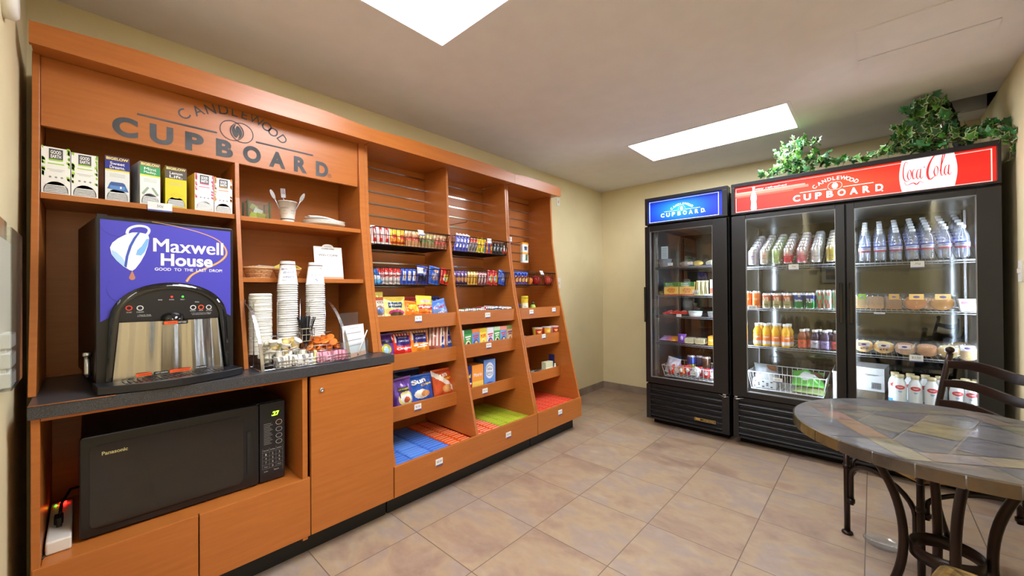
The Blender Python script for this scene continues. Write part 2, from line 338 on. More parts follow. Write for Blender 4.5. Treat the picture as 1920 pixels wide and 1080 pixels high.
# ================================================================ CABINETRY  (left wall)
def panel(parent, name, prof, y0, y1, mat='cherry', bevel=.0015):   # prof: [(x,z)...] side outline, thickness in y (already in room coordinates)
    return MB().prism(prof, y0, y1).build(name, mat, parent, bevel=bevel)
def bd(parent, name, a, b, mat='cherry', bevel=.0012): return MB().box(a, b).build(name, mat, parent, bevel=bevel)
PROF = [(.28, -1.932), (.6, -2.01), (1.0, -2.098), (1.2, -2.148), (1.45, -2.187), (1.69, -2.222), (2.12, -2.24)]
def fx(z):
    if z <= PROF[0][0]: return PROF[0][1]
    for (z0, x0), (z1, x1) in zip(PROF, PROF[1:]):
        if z <= z1: return x0+(x1-x0)*(z-z0)/(z1-z0)
    return PROF[-1][1]
def side_prof(z0, z1, back=-2.515, dx=0):
    pts = [(back, z0), (fx(z0)+dx, z0)]+[(x+dx, z) for z, x in PROF if z0 < z < z1]+[(fx(z1)+dx, z1), (back, z1)]
    return pts
Z0, Z1 = .105, 2.125
def crown(parent, y0, y1, arch):
    m = MB(); n = 24; vs = []
    for i in range(n+1):
        u = i/n; y = y0+(y1-y0)*u; h = 2.188+arch*min(1, sin(pi*u)*1.6)
        vs += [(-2.14, y, 2.112), (-2.14, y, h), (-2.162, y, h), (-2.162, y, 2.112)]
    fs = [(0, 3, 2, 1), (4*n, 4*n+1, 4*n+2, 4*n+3)]
    for i in range(n):
        for k in range(4): a = 4*i+k; b = 4*i+(k+1) % 4; fs.append((a, b, b+4, a+4))
    m.add(vs, fs); m.build('crown_fascia', 'cherry', parent)
    bd(parent, 'crown_soffit', (-2.252, y0+.004, 2.118), (-2.163, y1-.004, 2.136)); bd(parent, 'top_board', (-2.515, y0+.022, 2.126), (-2.254, y1-.022, 2.145))
# --- base cabinet under the counter
base = thing('base_cabinet', 'cherry base cabinet with open microwave niche, two drawers and a tall locked door', 'cabinet')
Y0, Y1 = -.118, 1.13
def sp(x0, z0, x1, z1): return [(x0, z0), (x1, z0), (x1, z1), (x0, z1)]
panel(base, 'side_panel', sp(-2.515, .1, -1.923, .848), Y0, Y0+.019); panel(base, 'side_panel', sp(-2.515, .1, -1.942, .848), 1.108, 1.127)
panel(base, 'divider_panel', sp(-2.515, .1, -1.923, .848), .668, .69)
bd(base, 'niche_floor', (-2.515, Y0+.02, .362), (-1.942, .667, .378)); bd(base, 'top_rail', (-1.955, Y0+.02, .838), (-1.923, .667, .848)); bd(base, 'back_panel', (-2.52, Y0+.02, .1), (-2.51, 1.107, .848))
for y0, y1 in ((-.116, .291), (.295, .7)): bd(base, 'drawer_front', (-1.94, y0, .113), (-1.92, y1, .381), bevel=.002)
dr = bd(base, 'tall_door', (-1.94, .704, .113), (-1.92, 1.127, .843), bevel=.002)
p = onx(-1.92, 603, 731); lk = MB().lathe([(.0105, 0), (.0105, .006), (.008, .0075), (.004, .0075), (.004, .004)], 16, M=TR(-1.92, p.y, p.z, ry=R90)).build('lock', 'chrome', dr)
bd(base, 'toe_kick', (-2.5, Y0, 0), (-2.0, 1.124, .112), 'kick', .001)
# --- worktop
tp = [(-2.515, -.124), (-1.912, -.124), (-1.905, .067), (-1.9, .16), (-1.905, .6), (-1.93, 1.142), (-2.515, 1.142)]
m = MB(); n = len(tp); m.add([(x, y, .849) for x, y in tp]+[(x, y, .892) for x, y in tp], [tuple(range(n-1, -1, -1)), tuple(range(n, 2*n))]+[(i, (i+1) % n, (i+1) % n+n, i+n) for i in range(n)])
wt = thing('worktop', 'speckled charcoal laminate worktop on the base cabinet', 'worktop'); m.build('slab', 'laminate', wt, bevel=.0015)
m = MB(); m.tube([(-1.9105, -.123, .8915), (-1.9035, .067, .8915)], .0014, 6); m.build('edge_strip', 'cherry', wt)
# --- hutch
hu = thing('hutch', 'cherry hutch with open shelves under the big engraved sign board', 'hutch')
HZ = .893
panel(hu, 'side_panel', side_prof(HZ, Z1), -.134, -.115); panel(hu, 'side_panel', side_prof(HZ, Z1, dx=.004), Y1-.037, Y1-.002)
panel(hu, 'divider_panel', side_prof(HZ, 1.86), .478, .496); bd(hu, 'back_panel', (-2.52, -.114, HZ), (-2.508, Y1-.038, 2.12))
bd(hu, 'shelf', (-2.507, -.114, 1.588), (-2.222, .477, 1.61)); bd(hu, 'shelf', (-2.507, .497, 1.583), (-2.212, Y1-.038, 1.605)); bd(hu, 'shelf', (-2.507, .497, 1.287), (-2.18, Y1-.038, 1.309))
bd(hu, 'sign_board', (-2.268, -.114, 1.861), (-2.247, Y1-.038, 2.117)); crown(hu, -.135, Y1+.001, .018)
MX = lambda y, z, x=-2.2462: TR(x, y, z, rz=R90)      # artwork facing +X: local x -> room y
def logo(mb, M, s, col, bold=.02, gap=(.06, .05), serif=.0):
    """CANDLEWOOD in an arc over two linked rings and rules, CUPBOARD below; s = letter pitch"""
    k = s/.1113
    for i, ch in enumerate('CUPBOARD'): tbox(mb, ch, (-.39+.1114*i)*k, 0, (.076 if ch not in 'PBRD' else .066)*k, .082*k, -.0004, col, bold, M)
    for x0, x1 in ((-.355, -.085), (.072, .342)): mb.box((x0*k, -.0012, (.063)*k), (x1*k, .0, .0705*k), col, M)
    arc = 'CANDLEWOOD'; AX = [-.203, -.154, -.109, -.06, -.017, .023, .074, .119, .147, .189]; AZ = [.113, .145, .166, .18, .184, .183, .174, .155, .136, .112]; AR = [48, 33, 20, 9, 1, -6, -15, -27, -35, -47]
    for ch, x, z, r in zip(arc, AX, AZ, AR): mb.text(ch, .062*k, x*k, z*k, 0, col, .004 if s > .1 else .02, M, sx=.95, rot=radians(r))
    def ring(cx, cz, ro, ri, a0=0, a1=360):
        n = 36; vs = []; 
        for i in range(n+1):
            t = radians(a0+(a1-a0)*i/n); off = .004*k
            vs += [(cx+ro*cos(t), -.001, cz+ro*sin(t)), (cx+off*cos(pi if cx < 0 else 0)*0+ri*cos(t), -.001, cz+ri*sin(t))]
        mb.add(vs, [(2*i, 2*i+2, 2*i+3, 2*i+1)[::-1] for i in range(n)], col, M)
    zc = .094*k; ring(-.027*k, zc, .048*k, .0445*k); ring(.014*k, zc, .048*k, .0445*k)
    for i in range(34):          # rays of the flame
        t = 2*pi*i/34; c0 = -.0065*k
        if abs(cos(t)) < .2: continue
        a, b, wd = .024*k, .036*k, .0011*k
        p = [(c0+a*cos(t)-wd*sin(t), -.001, zc+a*sin(t)+wd*cos(t)), (c0+a*cos(t)+wd*sin(t), -.001, zc+a*sin(t)-wd*cos(t)), (c0+b*cos(t), -.001, zc+b*sin(t))]
        mb.add(p, [(0, 1, 2)], col, M)
    for sg in (1, -1):           # two leaf halves forming the S
        pts = []
        for i in range(13): u = i/12; pts.append((-.0065*k+sg*(.002+.019*sin(pi*u)**.7)*k, -.001, zc+sg*(-.036+.066*u)*k))
        for i in range(13): u = 1-i/12; pts.append((-.0065*k+sg*(.002+.0075*sin(2*pi*u))*k, -.001, zc+sg*(-.036+.066*u)*k))
        mb.add(pts, [tuple(range(26))], col, M)
lg = MB(); logo(lg, MX(.498, 1.919), .1113, (60, 60, 64), .05); lg.text('®', .03, .43, -.028, 0, (70, 40, 26), 0, MX(.498, 1.919))
lg.build('engraved_sign_lettering', 'letter', hu)
# --- snack bays
def bay_shelf(p, y0, y1, zb, zt):
    bd(p, 'tray_bottom', (-2.505, y0, zb), (-2.148, y1, zb+.012)); l = bd(p, 'tray_lip', (-2.146, y0+.001, zb-.004), (-2.13, y1-.001, zt)); return l
ROWS = [(1.003, 1.09), (.762, .853), (.452, .536)]
SL = [2.08-.0805*i for i in range(11)]
def bay(y0, y1, cuts, label):
    t = thing('snack_display', label, 'display shelving', group='slatwall snack display units'); E = .019
    panel(t, 'side_panel', side_prof(Z0, Z1), y0, y0+E); panel(t, 'side_panel', side_prof(Z0, Z1), y1-E, y1)
    eds = [y0+E]
    for c in cuts: panel(t, 'divider_panel', side_prof(.262, Z1), c-.0095, c+.0095); eds += [c-.0095, c+.0095]
    eds.append(y1-E)
    bd(t, 'bin_front', (-1.938, y0+.002, .114), (-1.918, y1-.002, .281), bevel=.002); bd(t, 'bin_floor', (-2.515, y0+E, .118), (-1.94, y1-E, .136))
    bd(t, 'toe_kick', (-2.5, y0+.002, 0), (-2.0, y1-.002 if y1 < 2.9 else y1-.02, .112), 'kick', .001)
    for a, b in zip(eds[::2], eds[1::2]):
        bd(t, 'slatwall_back', (-2.52, a, .14), (-2.503, b, 2.125), bevel=0)
        for z in SL: MB().box((-2.504, a+.001, z-.006), (-2.4985, b-.001, z+.004)).box((-2.5, a+.001, z-.006), (-2.497, b-.001, z-.003)).build('metal_slat', 'steel', t)
        for zb, zt in ROWS: bay_shelf(t, a, b, zb, zt)
    crown(t, y0-.001, y1+(.018 if y1 > 2.9 else .0), .013)
    return eds
U2, U3, CUT = 1.131, 2.372, 1.751
bay(U2, 2.369, [CUT], 'wide cherry slatwall snack display with two columns of trays')
bay(U3, 2.992, [], 'narrow cherry slatwall display unit at the end of the row')
# price tags on the trays
def price_tag(x, y, z, txt, label, rz=R90, lean=0, w=.05, h=.038, cat='price tag'):
    t = thing('price_tag', label, cat, (x, y, z), (lean, 0, rz), group='white shelf price tags')
    MB().box((-w/2, -.004, -h/2), (w/2, 0, h/2)).build('card', 'paper', t)
    m = MB().box((-w/2, -.0048, -h/2), (w/2, -.0041, -h/2+.006), (70, 80, 150)); m.text(txt, h*.42, 0, h*.1, -.0048, (90, 90, 110), 0); m.build('print', 'card', t); return t
for px, py, txt, lb in ((784, 598, '$1.75', 'small bag chips tray of the left column'), (914, 591, '$1.00', 'tray of candy sticks in the middle column'), (916, 648, '$2.00', 'cereal box tray'), (909, 733, '$1.25', 'tray of medicine boxes'),
    (996, 585, '$3.00', 'top end-unit tray under the mustard'), (1038, 581, '$1.00', 'right end of the top end-unit tray'), (1019, 630.5, '$1.75', 'tray of noodle bowls in the end unit')):
    p = onx(-2.13, px, py); price_tag(-2.1295, p.y, p.z, txt, 'white price tag with blue strip on the '+lb)
p = onx(-2.13, 783, 763); price_tag(-2.1295, p.y, p.z, '$2.50', 'white price tag under the large chip bags of the left column')
for px, py, txt, lb in ((823, 866, '$2.50', 'bin front below the blue packets'), (953, 815, '$2.50', 'bin front below the green packets'), (1050, 773, '$1.75', 'bin front below the red packets')):
    p = onx(-1.918, px, py); price_tag(-1.9175, p.y, p.z, txt, 'white price tag with blue strip on the '+lb)
p = onx(-2.222, 300, 389); price_tag(-2.22, p.y, p.z, '50¢', 'white fifty cent tag clipped to the tea shelf', w=.078, h=.036)
# switch plates
def plate(x, y, z, rz, label, h=.115, w=.072):
    t = thing('switch_plate', label, 'wall plate', (x, y, z), rz, group='white wall plates'); MB().bbox((-w/2, -.007, -h/2), (w/2, 0, h/2), .006).build('cover', 'white_plastic', t); MB().box((-.006, -.016, -.011), (.006, -.007, .013)).build('toggle', 'white_plastic', t)
p = onx(XL, 1046, 379); plate(XL, p.y, p.z, R90, 'white wall plate high on the wall beside the end display unit', .09, .06)
p = onx(XL, 1047, 531); plate(XL, p.y, p.z, R90, 'white wall plate lower beside the end display unit, behind the wire basket')
p = onx(XR, 1916, 508); plate(XR, p.y, p.z, -R90, 'pale wall plate on the right wall beside the big fridge')
def ell(cx, cz, rx, rz, n=20, a0=0, a1=360, rot=0):
    out = []
    for i in range(n+(0 if a1-a0 == 360 else 1)):
        t = radians(a0+(a1-a0)*i/n); a, b = rx*cos(t), rz*sin(t); out.append((cx+a*cos(rot)-b*sin(rot), cz+a*sin(rot)+b*cos(rot)))
    return out
def stroke(mb, pts, r, c, yy, M=None):
    P = []
    for i in range(len(pts)-1):         # Catmull-Rom
        p0, p1, p2, p3 = pts[max(i-1, 0)], pts[i], pts[i+1], pts[min(i+2, len(pts)-1)]
        for k in range(6):
            u = k/6; P.append(tuple(.5*((2*p1[j])+(-p0[j]+p2[j])*u+(2*p0[j]-5*p1[j]+4*p2[j]-p3[j])*u*u+(-p0[j]+3*p1[j]-3*p2[j]+p3[j])*u**3) for j in range(3)))
    P.append(pts[-1])
    for (a, b) in zip(P, P[1:]):
        d = hypot(b[0]-a[0], b[1]-a[1]) or 1; nx, nz = -(b[1]-a[1])/d, (b[0]-a[0])/d; ra, rb = a[2]*r, b[2]*r
        poly(mb, [(a[0]-nx*ra, a[1]-nz*ra), (b[0]-nx*rb, b[1]-nz*rb), (b[0]+nx*rb, b[1]+nz*rb), (a[0]+nx*ra, a[1]+nz*ra)], yy, c, M)
WHT, BLK = (240, 240, 240), (20, 20, 22)
# ================================================================ COFFEE MACHINE
cm = thing('coffee_machine', 'black hot drinks machine with blue coffee artwork and a steel front on the worktop', 'coffee machine', (-2.005, .022, .8925), (0, 0, R90+.1))
W, H_ = .412, .622
MB().box((0, .03, .035), (W, .46, H_-.004)).box((.01, .04, 0), (W-.01, .45, .035)).build('body', 'black_metal', cm, bevel=.003)
MB().bbox((0, 0, .02), (W, .03, H_), .008).build('front_frame', 'black_plastic', cm, bevel=.002)
def arch_pts(grow=0, n=28, zb=.02):
    pts = [(.022-grow*.6, zb)]
    for i in range(n+1):
        t = pi-pi*i/n; pts.append((.206+(.178+grow)*cos(t)*(1 if cos(t) > 0 else .985), .235+(.152+grow)*sin(t)**.85))
    pts.append((W-.018+grow*.4, zb)); return pts
AO, AI = arch_pts(.0), arch_pts(-.024)
bl = [(.01, .245)]+[(x, z) for x, z in AO[1:-1] if z > .245]+[(W-.01, .245), (W-.01, H_-.012), (.01, H_-.012)]
m = MB(); poly(m, [p for p in bl], -.0015, (66, 62, 178)); 
def band(pts, r, c):      # coffee swoosh
    for (x0, z0, r0), (x1, z1, r1) in zip(pts, pts[1:]):
        d = hypot(x1-x0, z1-z0); nx, nz = -(z1-z0)/d, (x1-x0)/d
        poly(m, [(x0-nx*r0, z0-nz*r0), (x1-nx*r1, z1-nz*r1), (x1+nx*r1, z1+nz*r1), (x0+nx*r0, z0+nz*r0)], -.0019, c)
swp = [(285, 416), (330, 424), (378, 436), (410, 449), (425, 464), (427, 478), (412, 492), (385, 504), (362, 515), (351, 528)]
swp = [(p.y-.022, p.z-.8925) for p in [onx(-2.02, *q) for q in swp]]; swr = (.4, .6, .8, 1, 1.6, 2, 2, 1.8, 2, 2.4)
stroke(m, [(x, z, r) for (x, z), r in zip(swp, swr)], .0022, (176, 116, 70), -.0018); stroke(m, [(x, z, r) for (x, z), r in zip(swp, swr)], .0011, (226, 178, 120), -.002)
for dx, dz, rr, c in ((.1, .36, .075, (54, 50, 150)), (.06, .59, .05, (58, 54, 160))):
    for (x0, z0), (x1, z1) in zip(ell(dx, dz, rr, rr*.8, 16, 150, 300), ell(dx, dz, rr, rr*.8, 16, 150, 300)[1:]): poly(m, [(x0, z0), (x1, z1), (x1*.98+dx*.02, z1+.004), (x0*.98+dx*.02, z0+.004)], -.0017, c)
# tilted cup
C0, C1, CB = (226, 240, 252), (120, 178, 236), (58, 84, 178)
def cc(x, y): p = onx(-2.02, 38+x/2.184, 375+y/2.184); return (p.y-.024, p.z-.8925)
bodyo = [(436, 142), (404, 158), (380, 176), (370, 196), (376, 222), (396, 248), (424, 272), (452, 288), (462, 290), (474, 282), (496, 254), (514, 222), (526, 188), (531, 158), (528, 146), (512, 138), (490, 134), (462, 134)]
poly(m, [cc(*q) for q in bodyo], -.0021, (232, 242, 252))
poly(m, [cc(*q) for q in ((376, 206), (396, 214), (420, 236), (440, 268), (424, 272), (396, 248), (378, 226))], -.0023, (170, 206, 240))
poly(m, [cc(*q) for q in ((530, 160), (520, 160), (500, 190), (482, 206), (476, 226), (498, 228), (512, 214), (525, 186))], -.0023, (120, 176, 236))
poly(m, [cc(*q) for q in ((484, 134), (494, 135), (476, 160), (460, 190), (446, 230), (438, 278), (428, 272), (434, 232), (448, 188), (466, 156))], -.0025, (58, 84, 176))
lp = [(440, 140), (444, 124), (462, 112), (492, 107), (520, 112), (531, 124), (524, 140), (504, 152)]
lp = [cc(*q)+(1,) for q in lp]; stroke(m, lp, .0042, (214, 226, 246), -.0024); stroke(m, [(x-.001, z+.001, .4) for x, z, _ in lp], .0042, (244, 248, 255), -.0026)
dx_, dz_ = cc(461, 318); poly(m, [(dx_, dz_+.026)]+ell(dx_, dz_, .0085, .009, 14, 160, 380), -.0021, (186, 124, 96))
tbox(m, 'Maxwell', .263, .531, .222, .052, -.0024, (240, 236, 232), .05); tbox(m, 'House', .255, .476, .165, .048, -.0024, (240, 236, 232), .03)
tbox(m, 'GOOD  TO  THE  LAST  DROP!', .263, .4385, .216, .0115, -.0024, (232, 232, 244), .012)
m.build('artwork_panel', 'card', cm)
m = MB()
for k in range(len(AO)-1):
    a0, a1, b0, b1 = AO[k], AO[k+1], AI[k], AI[k+1]
    m.add([(a0[0], .0, a0[1]), (a1[0], .0, a1[1]), (a1[0], -.014, a1[1]), (a0[0], -.014, a0[1]), (b0[0], -.012, b0[1]), (b1[0], -.012, b1[1])], [(0, 1, 2, 3)[::-1], (3, 2, 5, 4)[::-1]], smooth=True)
m.build('arch_trim', 'black_gloss', cm)
m = MB(); poly(m, [(x, z) for x, z in AI if z > .24]+[(AI[-2][0], .242), (AI[1][0], .242)], -.006, BLK); m.build('control_panel', 'mid_black', cm)
m = MB(); bt = [(.083, .292, (226, 60, 36)), (.113, .291, (210, 210, 210)), (.271, .287, (210, 210, 210)), (.297, .287, (232, 84, 36)), (.323, .286, (210, 210, 210))]
def ringp(mb, cx, cz, ro, ri, y, c, n=16, M=None):
    a, b = ell(cx, cz, ro, ro, n), ell(cx, cz, ri, ri, n)
    for k in range(n): j = (k+1) % n; poly(mb, [b[k], b[j], a[j], a[k]][::-1][::-1], y, c, M)
for x, z, c in bt: ringp(m, x, z, .0098, .0068, -.0068, c, 8 if x < .09 else 16)
for s_, x, z, w_ in (('STOP!', .083, .276, .014), ('CARAFE', .113, .276, .02), ('REGULAR', .27, .274, .018), ('DECAF', .297, .274, .014), ('HOT WATER', .324, .273, .02), ('RINSE', .17, .32, .012), ('POWER', .204, .32, .015), ('READY', .238, .32, .014), ('REFILL', .284, .309, .014),
    ('1. Press for Carafe', .125, .2645, .036), ('and choose product', .125, .2595, .04), ('2. Press and hold button to dispense', .298, .2635, .066), ('and release when cup is filled', .298, .2585, .06)): tbox(m, s_, x, z, w_, .0042, -.0068, (205, 205, 205))
m.build('button_markings', 'card', cm)
for x, mt, n_ in ((.204, 'led_red', 'power_light'), (.238, 'led_green', 'ready_light')): MB().sphere((x, -.0075, .331), .0033, 10, 6).build(n_, mt, cm)
m = MB(); m.grid(60, 8, lambda u, v: (.046+.318*u+(u-.5)*.03*(1-v)*1.0, -.004-.034*sin(pi*u)-.006*sin(pi*u)*sin(6*pi*u+.6)-.0016*sin(13*pi*u), .03+.21*v)); m.build('steel_cover', 'steel', cm)
m = MB()
for i, (x, w_, c, s_) in enumerate(((.12, .045, (238, 90, 34), 'WARNING'), (.165, .042, BLK, 'HOT LIQUIDS'), (.222, .064, (238, 90, 34), 'AVERTISSEMENT'), (.282, .054, BLK, 'LIQUIDES CHAUDS'))):
    yb = -.006-.036*sin(pi*min(1, max(0, (x-.04)/.33)))**.9-.0015; m.box((x-w_/2, yb-.0006, .04), (x+w_/2, yb, .051), c); tbox(m, s_, x+.002, .0455, w_*.82, .005, yb-.0009, (20, 20, 20) if c != BLK else (240, 240, 240))
m.build('warning_stickers', 'card', cm)
m = MB(); m.grid(16, 8, lambda u, v: (.206-.036*cos(pi*u), -.008-.043*sin(pi*u)*cos(v*pi/2), .238+.034*sin(v*pi/2)*sin(pi*u)**.5)); m.box((.17, -.05, .226), (.242, -.006, .24))
m.build('spout_hood', 'black_gloss', cm)
m = MB(); m.box((.172, -.0515, .227), (.212, -.0505, .2385), (238, 90, 34)).box((.212, -.0515, .227), (.24, -.0505, .2385), BLK); tbox(m, 'WARNING', .195, .2328, .026, .005, -.0519, BLK); tbox(m, 'HOT LIQU', .226, .2328, .024, .006, -.0519, WHT); m.build('hood_sticker', 'card', cm)
pl = [(-.006, .03)]+[(-.006+.424*i/20, -.085-.05*sin(pi*i/20)) for i in range(21)]+[(.418, .03)]
m = MB(); n = len(pl); m.add([(x, y, .002) for x, y in pl]+[(x, y, .03) for x, y in pl], [tuple(range(n)), tuple(range(2*n-1, n-1, -1))]+[((i+1) % n, i, i+n, (i+1) % n+n) for i in range(n)]); m.V = m.V; dt = m.build('drip_tray', 'mid_black', cm, bevel=.002)
m = MB()
for i in range(22): m.box((.06+.0135*i, -.095, .0302), (.065+.0135*i, -.03, .032))
m.build('drip_grille', 'black_metal', dt)
m = MB(); m.tube([(-.008, .07, .05), (-.014, .07, .06), (-.014, .07, .12)], .009, 8); m.lathe([(.013, .12), (.013, .135)], 12, M=TR(-.014, .07, 0)); m.build('side_valve', 'chrome', cm)
MB().box((.004, .012, H_), (.03, .04, H_+.008)).build('top_hinge', 'black_metal', cm)
# ================================================================ MICROWAVE
mw = thing('microwave', 'large black microwave oven in the niche of the base cabinet', 'microwave', (-2.022, -.018, .3795), R90)
W = .643; HM = .358
MB().box((.004, .02, .012), (W-.004, .46, HM)).build('body', 'black_metal', mw, bevel=.006)
MB().bbox((.0, -.004, .006), (.538, .02, HM), .012).build('door', 'black_plastic', mw, bevel=.004)
dw = MB().bbox((.025, -.0065, .03), (.478, -.004, .325), .022); dw.build('door_window', 'black_gloss', mw)
MB().bbox((.492, -.0075, .06), (.509, -.0042, .25), .008).build('door_handle', 'rubber', mw)
MB().bbox((.541, -.003, .006), (W, .02, HM-.002), .006).build('control_panel', 'mid_black', mw, bevel=.003)
m = MB().bbox((.553, -.0045, .285), (.632, -.0033, .324), .004, (20, 22, 22)); b_ = MB(); tbox(b_, 'Panasonic', .087, .291, .066, .013, -.0072, (196, 190, 130), .02); b_.build('brand_lettering', 'card', mw)
for x0, z0, x1, z1 in ((.551, .135, .6335, .1358), (.551, .117, .6335, .1178), (.551, .099, .6335, .0998), (.551, .08, .6335, .0808), (.551, .062, .6335, .0628), (.551, .0628, .5518, .155), (.5785, .0628, .5793, .155), (.6055, .0628, .6063, .155), (.6327, .04, .6335, .155)): m.box((x0, -.0036, z0), (x1, -.0031, z1), (120, 120, 120))
for i, ch in enumerate('123456789'): tbox(m, ch, .565+.027*(i % 3), .126-.018*(i//3), .0045, .009, -.0038, (200, 200, 200))
tbox(m, '0', .592, .071, .0045, .009, -.0038, (200, 200, 200)); tbox(m, 'Timer', .565, .071, .015, .005, -.0038, (190, 190, 190)); tbox(m, 'Clock', .619, .071, .015, .005, -.0038, (190, 190, 190))
tbox(m, 'Power Level', .565, .145, .02, .006, -.0038, (190, 190, 190)); tbox(m, 'Auto Reheat', .592, .145, .02, .006, -.0038, (190, 190, 190)); tbox(m, 'Serial Defrost', .619, .145, .02, .006, -.0038, (190, 190, 190))
tbox(m, 'Start', .607, .05, .02, .006, -.0038, (200, 200, 200)); tbox(m, 'Stop Reset', .565, .05, .016, .006, -.0038, (200, 200, 200))
for i in range(13): m.box((.557, -.0036, .262-.0075*i), (.557+.03+.006*sin(i*2.1), -.0032, .2635-.0075*i), (150, 150, 150))
for k, (z, c) in enumerate(((.262, (196, 170, 140)), (.23, (170, 170, 170)), (.201, (170, 170, 170)), (.174, (170, 170, 170)))):
    o_, i_ = ell(.618, z, .0135, .0125 if k == 0 else .0105, 16), ell(.618, z, .0115, .0105 if k == 0 else .0088, 16)
    for q in range(16): j = (q+1) % 16; poly(m, [o_[q], o_[j], i_[j], i_[q]], -.0036, c)
m.build('panel_markings', 'card', mw)
m = MB(); tbox(m, '.27', .603, .305, .03, .019, -.0052, (150, 255, 30), .02); m.build('clock_display', 'led_display', mw)
for x in (.03, W-.05):
    for y in (.04, .42): MB().lathe([(.012, 0), (.012, .013)], 12, M=TR(x, y, 0)).build('foot', 'rubber', mw)
# surge protector beside the microwave
ps = thing('power_strip', 'white surge protector with black plug and red switch light left of the microwave', 'power strip', (-1.998, -.093, .379), (0, 0, R90))
MB().box((0, 0, 0), (.058, .36, .042), (222, 214, 190)).build('housing', 'white_plastic', ps, bevel=.005)
MB().box((.014, .13, .042), (.036, .17, .068)).box((.02, .1, .044), (.034, .14, .075)).build('plug', 'rubber', ps, bevel=.003)
m = MB(); m.tube([(.027, .15, .06), (.03, .2, .09), (.05, .3, .1), (.075, .4, .07), (.09, .46, .03)], .0045, 8); m.build('plug_cord', 'cord', ps)
m = MB(); m.tube([(.0, .02, .004), (-.004, -.01, .003), (-.007, -.015, .003)], .004, 6); m.build('strip_cord', 'cord', ps)
MB().box((.022, .315, .042), (.04, .33, .05)).build('switch', 'led_red', ps); MB().sphere((.012, .325, .044), .003, 8, 6).build('status_light', 'led_green', ps)
# ================================================================ TEA BOXES
def tea(px0, px1, zt, label, art, depth=.13, x=-2.235, yaw=0, zb=1.611):
    a, b = onx(x, px0, 350), onx(x, px1, 350); wd = b.y-a.y; h = zt-zb
    t = thing('tea_box', label, 'tea box', (x-.001, (a.y+b.y)/2, zb), (0, 0, R90+yaw), group='boxes of tea bags on the top shelf'); m = MB()
    art_side = art.get('side', (236, 236, 228)); m.box((-wd/2, 0, 0), (wd/2, depth, h), [art_side]*6); art['f'](m, wd, h); m.build('carton', 'card', t)
    if art.get('open', True):
        g = MB(); pts = ell(0, .012, wd*.43, h*.2, 14, 0, 180); poly(g, pts+[(-wd*.43, .004), (wd*.43, .004)][0:], -.0006, (26, 22, 22))
        for i in range(5):
            z = .006+h*.034*i; hw = wd*.41*sqrt(max(0, 1-(z/(h*.22+.012))**2)); g.box((-hw, -.0022, z), (hw, -.0008, z+h*.02), (236, 236, 234))
        g.build('tea_bag_slot', 'card', t)
    return t
def f_good(leaf, band):
    def f(m, w, h):
        random.seed(int(w*1e4)+leaf[0]); y = -.0006
        m.box((-w/2, y, 0), (w/2, 0, h), (240, 240, 234))
        for sx_ in (-1, 1):
            for k in range(16): z = h*(.3+.68*random.random()); a, b = sx_*w*(.5-.02), sx_*w*(.5-.05-.09*random.random()); poly(m, [(min(a, b), z), (max(a, b), z-.004), (max(a, b), z+.006), (min(a, b), z+.008)], y-.0004, leaf)
        m.box((-w*.24, y-.0006, h*.75), (w*.24, y, h*.97), (70, 70, 74)); m.box((-w*.24, y-.0008, h*.72), (w*.24, y-.0002, h*.75), leaf)
        tbox(m, 'GOOD', 0, h*.9, w*.36, h*.075, y-.0009, WHT, .03); tbox(m, 'EARTH', 0, h*.81, w*.36, h*.075, y-.0009, WHT, .03)
        m.box((-w*.28, y-.0005, h*.64), (w*.28, y, h*.66), band)
        for k in (-1, 0, 1): poly(m, ell(k*w*.2, h*.36, w*.05, w*.05, 8), y-.0005, (150, 150, 150))
        m.box((-w*.3, y-.0005, h*.52), (w*.3, y, h*.53), (190, 190, 190)); m.box((-w*.22, y-.0005, h*.49), (w*.22, y, h*.5), (190, 190, 190))
    return f
def f_big(top, body, t1, t2, pic, edge):
    def f(m, w, h):
        y = -.0006; m.box((-w/2, y, 0), (w/2, 0, h), body); m.box((-w/2, y-.0004, h*.9), (w/2, y, h), edge); m.box((-w/2, y-.0004, h*.7), (w/2, y, h*.9), top)
        if body[2] > 100: m.box((-w/2, y-.0005, h*.665), (w/2, y, h*.7), (240, 220, 60))
        tbox(m, 'BIGELOW', 0, h*.945, w*.9, h*.06, y-.0008, (236, 220, 130), .03); tbox(m, t1, 0, h*.84, w*.6, h*.065, y-.0008, WHT, .01); tbox(m, t2, 0, h*.755, w*.62, h*.07, y-.0008, WHT, .01)
        for k in range(3): m.box((-w*.32, y-.0004, h*(.6-.03*k)), (w*.32, y, h*(.607-.03*k)), (170, 170, 150))
        pic(m, w, h, y-.0006)
    return f
def house(m, w, h, y):
    poly(m, [(-w*.42, h*.26), (w*.46, h*.22), (w*.3, h*.4), (-w*.3, h*.4)], y, (70, 110, 170)); m.box((-w*.3, y-.0003, h*.26), (w*.3, y, h*.34), (90, 140, 205)); poly(m, [(-w*.34, h*.34), (w*.34, h*.34), (w*.24, h*.42), (-w*.26, h*.42)], y-.0004, (60, 90, 150)); m.box((w*.1, y-.0006, h*.28), (w*.17, y-.0004, h*.33), WHT)
def mint(m, w, h, y):
    for sx_ in (-1, 1):
        for k in range(5): poly(m, ell(sx_*w*(.14+.05*k), h*(.38-.03*k), w*.07, h*.035, 10, rot=sx_*.5), y-.0001*k, (150, 165, 140))
def pot(m, w, h, y): poly(m, ell(0, h*.3, w*.26, h*.075, 16), y, (214, 196, 30)); poly(m, [(w*.22, h*.3), (w*.36, h*.35), (w*.32, h*.28)], y, (214, 196, 30))
tea(77, 132, 1.783, 'white tea box with green leaf edges, first on the left of the top shelf', dict(f=f_good((150, 205, 50), (150, 205, 50))))
